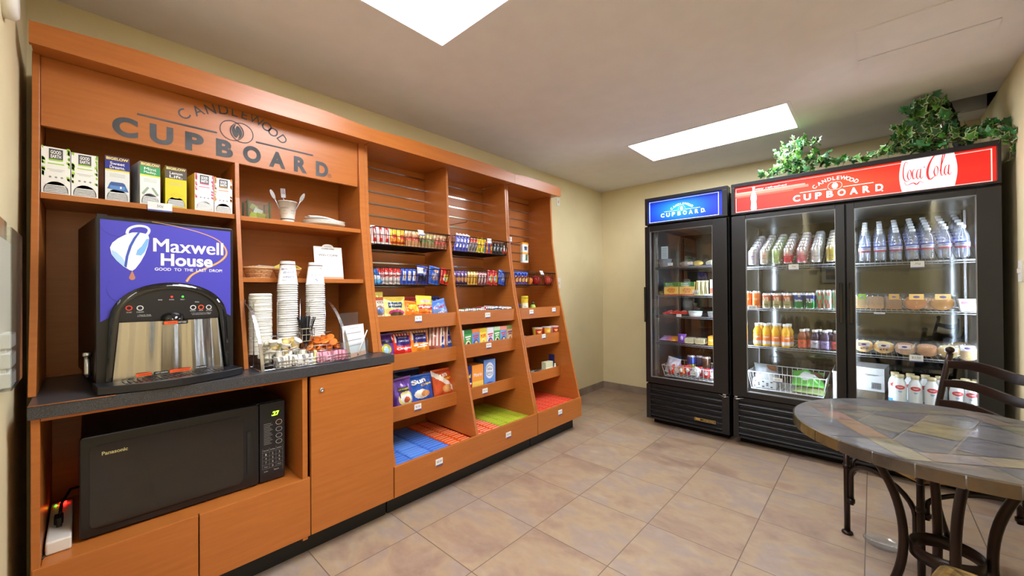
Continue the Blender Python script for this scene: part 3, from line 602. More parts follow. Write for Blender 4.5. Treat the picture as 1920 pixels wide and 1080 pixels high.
tea(133.5, 184, 1.777, 'white tea box with green edges, second from the left on the top shelf', dict(f=f_good((160, 210, 60), (190, 215, 90))))
tea(197, 243, 1.789, 'white tea box with navy title band and small blue house', dict(f=f_big((36, 44, 140), (226, 228, 226), 'Sweet', 'Dreams.', house, (84, 56, 90)), side=(40, 44, 110)))
tea(262, 301, 1.789, 'white tea box with green title band, turned to show its side', dict(f=f_big((40, 148, 78), (226, 230, 222), 'Mint', 'Medley.', mint, (120, 96, 60)), side=(214, 218, 208)), yaw=.16, x=-2.235)
tea(310, 350, 1.789, 'bright yellow tea box with dark grey title band', dict(f=f_big((84, 74, 66), (226, 204, 24), 'Lemon', 'Lift.', pot, (92, 66, 48)), side=(196, 176, 20)))
tea(365, 401, 1.778, 'white tea box with pink edges, second from the right', dict(f=f_good((226, 70, 110), (226, 90, 120)), side=(240, 200, 90)), yaw=.1)
tea(402, 435.5, 1.772, 'white tea box with orange edges, last on the right of the left shelf', dict(f=f_good((240, 150, 50), (240, 110, 80)), side=(230, 160, 60)))
# ================================================================ RIGHT HUTCH SHELVES
def paper_cup_mesh(m, z0, h, r0, r1, M=None, prints=True, inv=False, cx=0, cy=0):
    prof = [(r0, 0), (r1, h), (r1+.0022, h-.001), (r1+.0022, h+.002), (r1-.001, h+.002), (r0-.003, .006)]
    if inv: prof = [(r, h-z) for r, z in prof][::-1]
    m.lathe([(r, z+z0) for r, z in prof], 28, (238, 236, 232), M if M is not None else TR(cx, cy, 0), caps=False)
    return m
def cyl_text(m, s_, ang, z, w_, h_, R, col, M=None, bold=0, flipz=False, r1=None):
    def bend(x, y, z_):
        a = x/R+ang; rr = R+.0006
        if r1: rr = r1(z_)+.0006
        return (rr*sin(a), -rr*cos(a), z_)
    tbox(m, s_, 0, z, w_ if not flipz else w_, h_, 0, col, bold, M, bend=bend, rot=pi if flipz else 0)
a = onx(-2.27, 540, 413); t = thing('paper_cup', 'printed white paper cup holding plastic cutlery on the upper shelf', 'cup', (-2.275, a.y, 1.6055), R90-.35)
m = MB(); paper_cup_mesh(m, 0, .108, .030, .043); rr = lambda z: .03+.013*z/.108
m.lathe([(.0318, .013), (.0326, .019)], 28, (110, 96, 92), caps=False); 
for s_, a_, z_, w_, h_, c_ in (('CANDLEWOOD', -.35, .072, .04, .006, (90, 90, 110)), ('SUITES', -.35, .058, .012, .004, (60, 60, 60)), ('NORTH', .75, .06, .02, .006, (60, 60, 100)), ('sustain', .75, .048, .02, .004, (90, 90, 90)), ('recycle', -.3, .042, .022, .004, (200, 110, 70))): cyl_text(m, s_, a_, z_, w_, h_, .038, c_, r1=rr)
m.build('cup_wall', 'card', t)
def cutlery(lbl, dx, dy, tx, ty, kind, col):
    u = thing(kind, lbl, kind, (-2.275+dx, a.y+dy, 1.62), (tx, ty, R90), group='clear plastic cutlery in the paper cup'); m = MB()
    m.tube([(0, 0, 0), (0, 0, .09), (0, 0, .115)], [.0026, .0028, .003], 6)
    if kind == 'fork':
        m.box((-.011, -.001, .115), (.011, .001, .132))
        for k in range(4): m.box((-.011+.0062*k, -.0008, .132), (-.0076+.0062*k, .0008, .162))
    else: m.prism(ell(0, .136, .009, .026, 14), -.001, .001)
    m.build('stem', col, u); return u
cutlery('clear plastic fork standing up in the printed paper cup', .005, -.012, 0.0, -.08, 'fork', 'wrap_solid'); cutlery('plastic knife leaning right out of the paper cup', .0, .012, .35, 0.35, 'knife', 'wrap_solid'); cutlery('thin plastic knife leaning left out of the paper cup', .0, -.015, -.0, -.42, 'knife', 'wrap_solid')
# glass box with sweets
a = onx(-2.25, 487, 408); t = thing('glass_box', 'small green-edged glass box with wrapped sweeteners on the upper shelf', 'glass box', (-2.262, a.y, 1.6055), R90); s_ = .048
m = MB()
for q in (((-s_, 0, 0), (s_, .003, .088)), ((-s_, .087, 0), (s_, .09, .088)), ((-s_, .003, 0), (-s_+.003, .087, .088)), ((s_-.003, .003, 0), (s_, .087, .088)), ((-s_+.003, .003, 0), (s_-.003, .087, .003))): m.box(*q)
m.build('panes', 'clear', t)
m = MB()
for sx_ in (-1, 1):
    for y in (0, .09): m.box((sx_*s_-.003, y-.003, 0), (sx_*s_+.003, y+.003, .092), (40, 84, 36)); m.build('green_edge', 'plastic', t); m = MB()
for k, (x, y, z, c, rz_, ry_, lb) in enumerate(((-.02, .03, .008, (190, 205, 50), .3, .5, 'yellow-green packet at the lower left'), (.012, .028, .01, (206, 214, 70), -.4, .9, 'yellow-green packet at the lower right'), (.0, .035, .032, (220, 226, 214), .2, .4, 'pale printed packet in the middle'), (-.02, .04, .052, (186, 190, 130), .6, .7, 'olive packet on top'), (.026, .05, .02, (206, 190, 60), .9, .3, 'yellow packet at the back right'))):
    u = thing('sweetener_packet', lb+' of the glass box on the upper shelf', 'packet', (-2.262-y*1.0, a.y+x, 1.6055+z), (ry_*.5, .3, R90+rz_), group='packets in the glass box'); MB().bbox((-.02, -.003, 0), (.02, .003, .026), .003, c).build('wrapper', 'film', u)
# plates
a = onx(-2.25, 617, 418); plates = []
for i in range(4):
    t = thing('paper_plate', ['bottom white oval plate of the stack on the upper right shelf', 'second white oval plate of the stack on the upper right shelf', 'third white oval plate of the stack on the upper right shelf', 'top tilted white plate of the stack on the upper right shelf'][i], 'plate', (-2.325, a.y+.003*(i % 2), 1.6055+.0065*i), (0 if i < 3 else .03, 0 if i < 3 else .03, 0), group='stacked white plates')
    if i == 0: pm = MB().lathe([(.001, .002), (.062, .002), (.072, .008), (.108, .018), (.112, .017), (.108, .013), (.074, .004), (.06, 0), (.001, 0)], 36, (236, 234, 230), caps=False); po = pm.build('plate_body', 'white_plastic', t)
    else: c = po.copy(); COL.objects.link(c); c.parent = t
t = thing('napkin', 'folded white napkin lying on the plates of the upper shelf', 'napkin', (-2.3, a.y-.012, 1.655), (0.03, .04, R90)); MB().grid(10, 6, lambda u, v: (-.085+.17*u, -.03+.07*v, .01*sin(3*u)-.008*u+.004*sin(7*v)), smooth=True).build('cloth', 'paper', t).modifiers.new('s', 'SOLIDIFY').thickness = .006
# wicker baskets
def wicker(y, x, label, r=.062, h=.05):
    t = thing('wicker_basket', label, 'basket', (x, y, 1.3095), 0, group='small round wicker baskets'); m = MB(); n = 28
    for k in range(6):
        z = .004+h*k/6; rr = r*(.72+.28*k/5); m.tube([(rr*cos(2*pi*i/n)*(1+.025*(-1)**(i+k)), rr*sin(2*pi*i/n)*(1+.025*(-1)**(i+k)), z) for i in range(n)], .0046, 5, closed=True, col=(196, 150, 104) if k % 2 else (212, 168, 122))
    m.tube([(r*1.03*cos(2*pi*i/n), r*1.03*sin(2*pi*i/n), h) for i in range(n)], .006, 6, closed=True, col=(206, 160, 112))
    for i in range(14): t_ = 2*pi*i/14; m.wire((r*.74*cos(t_), r*.74*sin(t_), 0), (r*1.02*cos(t_), r*1.02*sin(t_), h), .003, (180, 132, 88))
    m.lathe([(.001, 0), (r*.74, 0), (r*.74, .004), (.001, .004)], 20, (176, 130, 88), caps=False); m.build('weave', 'plastic', t); return t
a = onx(-2.26, 485, 512); wy = a.y; wicker(wy, -2.27, 'round wicker basket of napkins on the lower shelf by the divider')
for k in range(5):
    t = thing('napkin_packet', ['flat white packet on the left', 'flat white packet at the front', 'slanting white packet', 'pale packet on the right', 'white packet at the back'][k]+' in the wicker basket by the divider', 'packet', (-2.27+.02*sin(k*2), wy+(-.03+.015*k), 1.355+.003*k), (.05*(k-2), .1, R90+.5*sin(k*3)), group='packets in the wicker basket'); MB().bbox((-.035, -.02, 0), (.035, .02, .005), .004, (232, 224, 214)).build('wrapper', 'film', t)
wy = .735; wicker(wy, -2.33, 'round wicker basket of yellow packets behind the tall cup stacks', .06, .05)
for k in range(5):
    t = thing('tea_packet', ['leftmost yellow packet', 'front yellow packet', 'upright yellow packet', 'right yellow packet', 'rear pale yellow packet'][k]+' in the basket behind the cup stacks', 'packet', (-2.33+.012*sin(k*2), wy-.03+.015*k, 1.35), (.3+.1*k, .25*(k-2), R90+.3*sin(k*3)), group='yellow packets in the wicker basket'); MB().bbox((-.022, -.002, 0), (.022, .002, .04), .002, (232, 216, 110)).build('wrapper', 'film', t)
# welcome card
a, b = onx(-2.27, 596, 522), onx(-2.27, 648, 523); cy = (a.y+b.y)/2-.006; t = thing('welcome_card', 'white welcome card leaning at the back of the lower shelf', 'card', (-2.285, cy, 1.3095), (-.16, 0, R90))
W = .158; Hc = .19; m = MB(); m.prism([(-W/2, 0), (W/2, 0), (W/2, Hc)]+[(x, z) for x, z in ell(0, Hc, W*.2, .016, 10, 0, 180)]+[(-W/2, Hc)], -.002, 0, (236, 234, 232)); m.box((-W/2, -.0024, 0), (W/2, -.002, .014), (226, 160, 130))
tbox(m, 'CUPBOARD', 0, Hc-.012, W*.45, .007, -.0026, BLK, .03); tbox(m, 'CANDLEWOOD', 0, Hc+.001, W*.28, .005, -.0026, (90, 90, 90)); tbox(m, 'WELCOME', 0, Hc*.74, W*.7, .011, -.0026, BLK, .02)
for k in range(5): m.box((-W*(.32-.05*(k % 2)), -.0024, Hc*(.66-.035*k)), (W*(.32-.05*(k % 2)), -.002, Hc*(.666-.035*k)), (170, 170, 170))
m.build('printed_card', 'card', t)
# ================================================================ CONDIMENT RACK
CZ = .8925
rk = thing('condiment_rack', 'chrome wire condiment rack with arched side arms on the worktop', 'condiment rack', (0, 0, CZ))
def rz(p): return (p[0], p[1], p[2]-CZ)
arm = MB()
for ys_, ye in ((.5, .52), (.862, .905)):
    pts = []
    for i in range(15): u = i/14; pts.append((-2.14+.185*sin(u*pi/2)**1.15, ys_+(ye-ys_)*u, 1.192-.299*(1-cos(u*pi/2))**.9-CZ))
    A_ = MB()
    for (p, q) in zip(pts, pts[1:]):
        A_.add([(p[0], p[1]-.0065, p[2]), (p[0], p[1]+.0065, p[2]), (q[0], q[1]+.0065, q[2]), (q[0], q[1]-.0065, q[2]), (p[0]-.004, p[1]-.0065, p[2]-.002), (p[0]-.004, p[1]+.0065, p[2]-.002), (q[0]-.004, q[1]+.0065, q[2]-.002), (q[0]-.004, q[1]-.0065, q[2]-.002)], [(0, 3, 2, 1), (4, 5, 6, 7), (0, 4, 7, 3), (1, 2, 6, 5)], smooth=False)
    A_.build('side_arm', 'chrome', rk)
m = MB(); r_ = .0022
def loop(y, x, z0, z1, dy):  m.tube([(x, y, z0-CZ), (x, y, z1-.006-CZ), (x, y+.006, z1-CZ), (x, y+dy-.006, z1-CZ), (x, y+dy, z1-.006-CZ), (x, y+dy, z0-CZ)], r_, 6)
for y, dy in ((.515, .035), (.612, .04), (.755, .04)): loop(y, -2.075, .9, 1.2, dy)
for y in (.5, .59, .607, .72, .738, .862): m.tube([(-2.15, y, 0), (-2.15, y, 1.205-CZ)], .0032, 6)
for z in (.9, 1.03): m.wire((-2.15, .5, z-CZ), (-2.15, .865, z-CZ), r_); m.wire((-2.08, .5, z-CZ), (-2.08, .865, z-CZ), r_)
for y in (.5, .59, .607, .72, .738, .862): m.wire((-2.15, y, .95-CZ), (-2.08, y, .95-CZ), r_)
for y in (.51, .905): m.wire((-2.15, min(y, .865), .003), (-1.962, y, .003), r_)
m.wire((-1.962, .52, .003), (-1.962, .905, .003), r_)
m.build('cup_cage', 'chrome', rk)
def wbasket(name, x0, x1, y0, y1, z0, z1, nx, ny, mat, parent, tap=0, r=.002, nz=2, oz=0):
    m = MB()
    def ringz(z, g, rr=r): m.tube([(x0-g, y0-g, z-oz), (x1+g, y0-g, z-oz), (x1+g, y1+g, z-oz), (x0-g, y1+g, z-oz)], rr, 6, closed=True)
    for k in range(nz): u = k/(nz-1); ringz(z0+(z1-z0)*u, tap*(u-1), r*(1.3 if k == nz-1 else 1))
    for i in range(ny+1):
        y = y0+(y1-y0)*i/ny; yb = (y0+tap)+(y1-y0-2*tap)*i/ny
        m.tube([(x0, y, z1-oz), (x0+tap, yb, z0-oz), (x1-tap, yb, z0-oz), (x1, y, z1-oz)], r*.8, 4)
    for i in range(nx+1):
        x = x0+(x1-x0)*i/nx; xb = (x0+tap)+(x1-x0-2*tap)*i/nx
        m.tube([(x, y0, z1-oz), (xb, y0+tap, z0-oz), (xb, y1-tap, z0-oz), (x, y1, z1-oz)], r*.8, 4)
    return m.build(name, mat, parent)
wbasket('creamer_basket', -2.075, -2.01, .533, .72, .905, .965, 3, 7, 'chrome', rk, oz=CZ, nz=3); wbasket('creamer_basket', -2.075, -2.01, .73, .895, .92, .975, 3, 6, 'chrome', rk, oz=CZ, nz=3)
wbasket('packet_tray', -2.0, -1.955, .575, .908, .896, .926, 2, 4, 'chrome', rk, oz=CZ, nz=3); wbasket('stirrer_holder', -2.075, -2.025, .705, .76, 1.0, 1.06, 2, 3, 'chrome', rk, oz=CZ, nz=3)
# stacks of cups and lids: every cup is a thing
def cup_stack(x, y, zb, n, dz, lab, txts):
    t0 = None
    hh = .112
    for i in range(n):
        z = zb+dz*i; last = i == n-1
        lb = ORD[i]+' upside-down cup from the bottom of the '+lab if not last else 'printed top cup of the '+lab
        if t0 is None:
            t0 = thing('paper_cup', lb, 'cup', (x, y, z), R90-.3, group='upside-down paper cups'); mb = MB(); paper_cup_mesh(mb, 0, hh, .0315, .0435, inv=True); mb.lathe([(.0315, hh-.0), (.001, hh-.0005)], 28, (238, 236, 232), caps=False); co = mb.build('cup_wall', 'card', t0)
        else:
            r = t0.copy(); COL.objects.link(r); r['label'] = lb; r.location = (x+random.uniform(-.0008, .0008), y+random.uniform(-.0008, .0008), z)
            if not last: c = co.copy(); COL.objects.link(c); c.parent = r
            else:
                mb = MB(); paper_cup_mesh(mb, 0, hh, .0315, .0435, inv=True); mb.lathe([(.0315, hh), (.001, hh-.0005)], 28, (238, 236, 232), caps=False)
                mb.lathe([(.0335+.0008, hh*.83), (.0329+.0004, hh*.88)], 28, (120, 100, 96), caps=False)
                rr = lambda z: .0435-.012*z/hh+.0002
                for s_, a_, zz, w_, h_, c in txts: cyl_text(mb, s_, a_, zz*hh, w_, h_, .039, c, r1=rr, flipz=True)
                mb.build('cup_wall', 'card', r)
NV, GR, ORG = (54, 60, 130), (90, 90, 96), (206, 110, 70)
cup_stack(-2.112, .668, .953, 31, .0108, 'left tall cup stack', (('sustain', .1, .3, .046, .011, NV), ('sostenibl', .15, .5, .05, .013, NV), ('durable', -.4, .64, .03, .011, NV), ('recycle', -.1, .77, .03, .005, GR), ('renew', .5, .7, .024, .004, GR), ('environment', -.1, .17, .04, .005, GR), ('earth', .4, .4, .02, .004, GR)))
cup_stack(-2.112, .799, .953, 31, .0108, 'right tall cup stack', (('CANDLEWOOD', .1, .42, .052, .011, (110, 110, 150)), ('SUITES', .1, .56, .024, .004, GR), ('IHG', .6, .74, .02, .013, ORG), ('hotels', -.1, .72, .03, .005, ORG), ('S', .1, .2, .011, .011, (60, 70, 170))))
lo = None
for i in range(36):
    lb = ORD[i]+' white lid from the bottom of the lid stack in the rack' if i < 35 else 'topmost white lid of the lid stack in the rack'
    if lo is None:
        t0 = thing('cup_lid', lb, 'lid', (-2.112, .552, .953), 0, group='stacked white cup lids'); lo = MB().lathe([(.047, 0), (.0475, .003), (.045, .005), (.0445, .009), (.039, .0105), (.001, .0095)], 28, (232, 232, 230), caps=False).build('lid_shell', 'white_plastic', t0)
    else: r = t0.copy(); COL.objects.link(r); r['label'] = lb; r.location = (-2.112+random.uniform(-.001, .001), .552+random.uniform(-.001, .001), .953+.0077*i); c = lo.copy(); COL.objects.link(c); c.parent = r
# stirrers
random.seed(3)
for k in range(26):
    a_ = random.uniform(0, 2*pi); q = random.uniform(0, .012); ti = (random.uniform(-.25, .25), random.uniform(-.25, .25))
    if k == 0: t0 = thing('coffee_stirrer', '', 'stirrer', (0, 0, 0), 0); so = MB().box((-.0022, -.0009, 0), (.0022, .0009, .135)).build('stick', 'rubber', t0); r = t0
    else: r = t0.copy(); COL.objects.link(r); c = so.copy(); COL.objects.link(c); c.parent = r
    r.location = (-2.05+q*cos(a_), .732+q*sin(a_), .985); r.rotation_euler = (ti[0], ti[1], a_); r['label'] = 'thin black stirrer in the bundle standing in the wire rack'; r['group'] = 'black stirrers in the wire rack'
# creamers
def creamer(c, lidc, top):
    m = MB().lathe([(.011, 0), (.0145, .004), (.0175, .02), (.0205, .0205), (.0205, .022)], 14, c, caps=True); m.lathe([(.0203, .0222), (.0203, .0228), (.001, .0228)], 14, lidc, caps=False); m.lathe([(.013, .0231), (.001, .0232)], 12, top, caps=False); return m
random.seed(11)
kinds = [('white creamer cup', (232, 228, 214), (236, 232, 220), (226, 220, 204)), ('red and blue lidded creamer cup', (222, 196, 120), (214, 120, 70), (60, 70, 150)), ('pale yellow creamer cup', (226, 206, 140), (232, 216, 160), (196, 80, 60))]
protos = {}
def place_creamers(tab, y0, y1, zb, ztop, n, kind_pick, side, grp):
    cnt = 0; ny = max(2, int((y1-y0)/.037)); layer = 0
    while cnt < n:
        for ix in range(2):
            for iy in range(ny-(layer > 1)):
                if cnt >= n: return
                k = kind_pick(cnt); nm, b, l, tp_ = tab[k]
                x = -2.06+.034*ix+random.uniform(-.003, .003); y = y0+.02+(y1-y0-.04)*(iy+.5*(layer > 1))/(ny-1); z = zb+.019*layer
                if k not in protos: protos[k] = creamer(b, l, tp_)
                lab = '%s, %s layer, %s from left, %s row, %s basket' % (nm, ORD[layer], ORD[iy], 'rear' if ix == 0 else 'front', side)
                t = thing('creamer_cup', lab, 'creamer', (x, y, z+.012), (random.uniform(-.9, .9) if layer else random.uniform(-.2, .2), random.uniform(-.7, 1.1) if layer else 0, random.uniform(0, 6)), group=grp)
                if (k, 'm') not in protos: protos[(k, 'm')] = protos[k].build('cup_shell', 'plastic', t)
                else: c = protos[(k, 'm')].copy(); COL.objects.link(c); c.parent = t
                cnt += 1
        layer += 1
T1 = {0: kinds[0], 1: kinds[1], 2: kinds[2]}; T2 = {3: ('orange creamer cup', (222, 120, 40), (232, 128, 44), (214, 106, 30)), 4: ('brown lidded orange creamer cup', (222, 120, 40), (196, 150, 120), (110, 60, 50))}
place_creamers(T1, .535, .72, .905, 1, 34, lambda i: (0, 0, 1, 0, 2, 0, 1)[i % 7] if i > 16 else 0, 'left', 'creamer cups in the left basket')
place_creamers(T2, .73, .895, .922, 1, 26, lambda i: 4 if i % 6 == 5 else 3, 'right', 'orange creamer cups in the right basket')
# sugar and sweetener packets standing in rows
for i in range(28):
    y = .588+i*.0112; k = 0 if i < 13 else (1 if i < 15 else 2); col = ((238, 236, 232), (232, 224, 160), (240, 170, 190))[k]
    nm = ('white sugar packet', 'pale yellow sweetener packet', 'pink sweetener packet')[k]
    t = thing('sugar_packet', nm+', '+ORD[i]+' from the left in the front wire tray', 'packet', (-1.978, y, .8975), (random.uniform(-.25, .25), random.uniform(-.1, .3), R90+R90+random.uniform(-.25, .25)), group='packets in the front wire tray')
    m = MB().bbox((-.02, -.0045, 0), (.02, .0045, .048 if k != 1 else .06), .003, col)
    m.box((-.009, -.0049, .016), (.009, -.0045, .03), ((70, 80, 180), (90, 90, 90), (150, 60, 130))[k]); m.build('wrapper', 'film', t)
# card holder with pen
a, b = onz(CZ, 650, 675), onz(CZ, 690, 664); ang = atan2(b.y-a.y, b.x-a.x); wd = (b-a).length
t = thing('brochure_holder', 'clear acrylic stand at the right end of the worktop', 'holder', (a.x-.002, a.y, CZ), (0, 0, ang)); m = MB()
m.box((-.004, .0, 0), (wd+.004, .002, .075)).box((-.004, .002, 0), (-.002, .03, .09)).box((wd+.002, .002, 0), (wd+.004, .03, .09)).box((-.004, .002, 0), (wd+.004, .045, .002)).box((-.002, .034, .004), (wd*.8, .036, .235)); m.build('acrylic', 'clear', t)
t = thing('comment_card', 'white printed card in the clear stand at the end of the worktop', 'card', (a.x, a.y, CZ+.003), (-.1, 0, ang))
m = MB().box((.002, .007, 0), (wd*.96, .012, .168), (234, 234, 236)); m.box((.002, .0066, 0), (wd*.96, .007, .022), (232, 178, 150)); tbox(m, 'CANDLEWOOD', wd*.5, .152, wd*.4, .004, .0062, (110, 110, 110))
for z in (.125, .088, .06): m.box((wd*.15, .0066, z), (wd*.8, .007, z+.0022), (60, 60, 66))
m.build('printed_card', 'card', t)
t = thing('ball_pen', 'white pen leaning in the clear stand on the worktop', 'pen', (a.x, a.y, CZ), (0, 0, ang)); MB().tube([(wd*.55, .004, .015), (wd*.93, -.004, .135)], .0032, 8).build('barrel', 'white_plastic', t); MB().tube([(wd*.53, .0045, .006), (wd*.553, .004, .016)], [.001, .0036], 8).build('tip', 'black_plastic', t)
# ================================================================ SNACK PACKAGES
def pouch(mb, w, h, t, art, seed=0, nu=14, nv=18, tex=()):
    rnd = random.Random(seed); ph = [rnd.uniform(0, 6.28) for _ in range(6)]; amp = .10*t
    def sh(u, v):
        a = max(0., min(1., (v-.05)/.9)); b = max(0., min(1., (u-.01)/.98))
        f = (sin(pi*a)**.55 if 0 < a < 1 else 0)*(sin(pi*b)**.5 if 0 < b < 1 else 0)
        return f*t/2+amp*f*(sin(9*u+5*v+ph[0])+.6*sin(17*u-7*v+ph[1])+.5*sin(4*u+19*v+ph[2]))+.0004
    def px(u, v): return (u-.5)*w*(1-.06*sin(pi*v))
    def front(u, v): return (px(u, v), -sh(u, v), v*h)
    def back(u, v): return (px(u, v), sh(1-u, v), v*h)
    base = art.get('base', (200, 60, 40)); shapes = art.get('s', ()); crimp = art.get('crimp', tuple(min(255, int(c*1.1)+12) for c in base))
    def cf(u, v):
        c = base
        if v < .06 or v > .94: c = crimp
        for q in shapes:
            if q[0] == 'b' and q[1] <= v <= q[2]: c = q[3]
            elif q[0] == 'e' and ((u-q[1])/q[3])**2+((v-q[2])/q[4])**2 < 1: c = q[5]
            elif q[0] == 'r' and q[1] <= u <= q[3] and q[2] <= v <= q[4]: c = q[5]
            elif q[0] == 'd' and v < q[1]+q[2]*u and v > q[1]+q[2]*u-q[3]: c = q[4]
            elif q[0] == 'v' and q[2] <= v <= q[3] and int(u*q[1]) % 2: c = q[4]
        return c
    mb.grid(nu, nv, front, cf); mb.grid(max(4, nu//2), max(4, nv//2), back, lambda u, v: cf(1-u, v) if v > .94 or v < .06 else base, flip=True)
    for s_, u, v, wf, hf, c, *r in tex:
        def bend(x, y, z): uu = min(.98, max(.02, x/w+.5)); vv = min(.98, max(.02, z/h)); return (x, -sh(uu, vv)-.0012, z)
        tbox(mb, s_, (u-.5)*w, v*h, wf*w, hf*h, 0, c, r[0] if r else .02, bend=bend, rot=r[1] if len(r) > 1 else 0)
    return mb
def bag(name, label, cat, loc, w, h, t, art, tex=(), lean=-.18, yaw=0, roll=0, group=None, seed=0, res=(44, 60), mat='film', rz0=R90, part='wrapper'):
    o = thing(name, label, cat, loc, Matrix.Rotation(rz0+yaw, 3, 'Z').to_euler() if not (lean or roll) else (Matrix.Rotation(rz0+yaw, 3, 'Z') @ Matrix.Rotation(roll, 3, 'Y') @ Matrix.Rotation(lean, 3, 'X')).to_euler(), group=group)
    mb = MB(); pouch(mb, w, h, t, art, seed, res[0], res[1], tex); mb.build(part, mat, o); return o
def chips(px0, px1, ytop, row, label, art, tex, x=-2.19, lean=-.2, yaw=0, roll=0, seed=1, dz=0, t=.055, grp='bags of chips and snacks on the left column trays'):
    zb = ROWS[row][0]+.012+dz; xb = x+.02; a, b = onx(x, px0, ytop), onx(x, px1, ytop); h = (a.z+b.z)/2-zb; w_ = b.y-a.y
    return bag('snack_bag', label, 'snack bag', (xb, (a.y+b.y)/2, zb+.002), w_, h/cos(lean), t, art, tex, lean, yaw, roll, grp, seed)
GOLD, RED, BLU, ORA, PUR, NAVY, YEL, GRN, SIL, BRN = (206, 178, 84), (206, 40, 34), (44, 86, 190), (236, 120, 30), (96, 60, 150), (34, 36, 96), (236, 212, 60), (70, 160, 70), (214, 214, 220), (96, 60, 44)
chips(697, 721, 548, 0, 'gold topped snack bag standing behind the brown mini cookie bag', dict(base=(212, 190, 90), s=[('b', .6, .72, (180, 60, 50))]), (), x=-2.25, seed=2)
chips(698, 721, 558, 0, 'brown and white mini cookie bag at the far left of the upper tray', dict(base=(214, 204, 184), s=[('b', .0, .34, BRN), ('e', .5, .55, .42, .16, (150, 120, 90)), ('e', .5, .55, .34, .1, (110, 130, 180)), ('b', .88, 1, (170, 80, 60))]), (('TATE\'S', .5, .82, .7, .08, (90, 60, 40)), ('Mini', .5, .22, .6, .1, WHT)), seed=3)
chips(717, 759, 557, 0, 'gold bag with navy title box and nut picture on the upper tray', dict(base=(226, 204, 120), s=[('b', .84, 1, (198, 170, 70)), ('r', .2, .62, .82, .8, (36, 66, 96)), ('e', .55, .46, .36, .1, (190, 60, 120)), ('e', .55, .4, .3, .09, (90, 70, 50)), ('e', .5, .24, .42, .09, (232, 160, 50)), ('e', .8, .3, .14, .08, (70, 110, 60))]), (('HAWAIIAN', .5, .71, .5, .06, (226, 220, 190)),), seed=4, yaw=-.1)
chips(746, 786, 557, 0, 'dark red snack bag standing behind the orange one', dict(base=(130, 36, 28)), (), x=-2.27, seed=5)
chips(750, 788, 565, 0, 'orange snack bag with green corner on the upper tray', dict(base=(238, 120, 30), s=[('d', .45, -.0, 0, GRN), ('d', .06, .5, .4, (70, 160, 76)), ('e', .5, .74, .26, .1, (240, 190, 60))]), (('~', .5, .76, .44, .1, (250, 220, 60), .04), ('~', .62, .62, .3, .08, (250, 220, 60), .04)), yaw=.1, roll=.12, seed=6)
chips(779, 809, 555, 0, 'yellow topped snack bag with a red banner and orange base', dict(base=(238, 132, 44), s=[('b', .66, 1, (234, 216, 70)), ('b', .52, .66, (190, 50, 44)), ('b', .38, .42, (200, 80, 30)), ('b', .24, .28, (200, 80, 30)), ('e', .5, .8, .3, .07, (224, 190, 190))]), (('~', .5, .59, .8, .08, WHT, .02, .05),), roll=.06, seed=7)
chips(808, 842, 563, 0, 'light blue party mix bag leaning at the right end of the upper tray', dict(base=(88, 128, 214), s=[('e', .55, .55, .4, .3, (120, 160, 230)), ('e', .8, .2, .2, .14, (200, 150, 90)), ('e', .3, .2, .16, .08, (150, 190, 90))]), (('Chex', .55, .7, .6, .14, (190, 50, 60), .02, .05), ('mix', .62, .48, .56, .14, (225, 232, 250), .02, .05)), roll=-.22, seed=8)
chips(808, 826, 556, 0, 'dark snack bag top behind the light blue bag', dict(base=(40, 44, 90)), (), x=-2.28, seed=9)
st = ('v', 14, .62, .93, (230, 220, 214))
chips(706, 739, 627, 1, 'purple snack bag with yellow parrot picture at the left of the middle tray', dict(base=PUR, s=[('b', .7, .78, (40, 40, 50)), ('e', .45, .52, .3, .16, (190, 190, 70)), ('e', .45, .5, .16, .1, (150, 190, 230)), ('e', .6, .25, .4, .14, (222, 160, 50))]), (), seed=10)
def kettle(px0, px1, yt, label, low, word, **k): return chips(px0, px1, yt, 1, label, dict(base=low, s=[('b', .93, 1, (150, 110, 100)), ('v', 16, .66, .93, (232, 222, 216)), ('r', .26, .56, .86, .86, (44, 34, 110)), ('b', .0, .56, low)]+k.pop('ex', []), crimp=(150, 104, 96)), (('BOULDER', .56, .81, .4, .035, (190, 180, 120)), ('CANYON', .56, .7, .44, .05, (200, 200, 240)), (word, .58, .48, .66, .09, WHT, .03, .05)), **k)
chips(752, 800, 614, 1, 'brown striped chip bag behind the red and orange ones', dict(base=(124, 84, 74), s=[('v', 12, .4, .95, (190, 160, 150))]), (), x=-2.27, seed=12)
kettle(730, 772, 623, 'striped top chip bag with red lower half on the middle tray', (212, 40, 36), 'Original', yaw=-.06, seed=13)
kettle(762, 805, 617, 'striped top chip bag with orange lower half on the middle tray', (232, 140, 34), '~', seed=14)
chips(793, 822, 612, 1, 'striped chip bag seen edge on between the orange and blue ones', dict(base=(160, 90, 76), s=[('v', 10, .4, .95, (226, 214, 206)), ('b', .0, .2, (60, 90, 150))]), (), x=-2.2, yaw=-.7, seed=15)
chips(806, 834, 612, 1, 'second edge-on striped chip bag beside the blue one', dict(base=(150, 90, 80), s=[('v', 10, .4, .95, (220, 200, 194)), ('b', .0, .25, (190, 50, 44))]), (), x=-2.2, yaw=-.6, seed=16)
kettle(811, 847, 613, 'striped top chip bag with blue lower half, right of the middle tray', (44, 84, 170), 'Sea Salt', seed=17, ex=[('e', .15, .06, .4, .16, RED)])
chips(740, 790, 694, 2, 'dark navy chip bag standing behind the purple and blue bags', dict(base=(26, 36, 80)), (), x=-2.28, seed=18)
chips(733, 752, 712, 2, 'purple chip bag edge at the far left of the lowest tray, behind the first', dict(base=(80, 46, 120)), (), x=-2.2, seed=19)
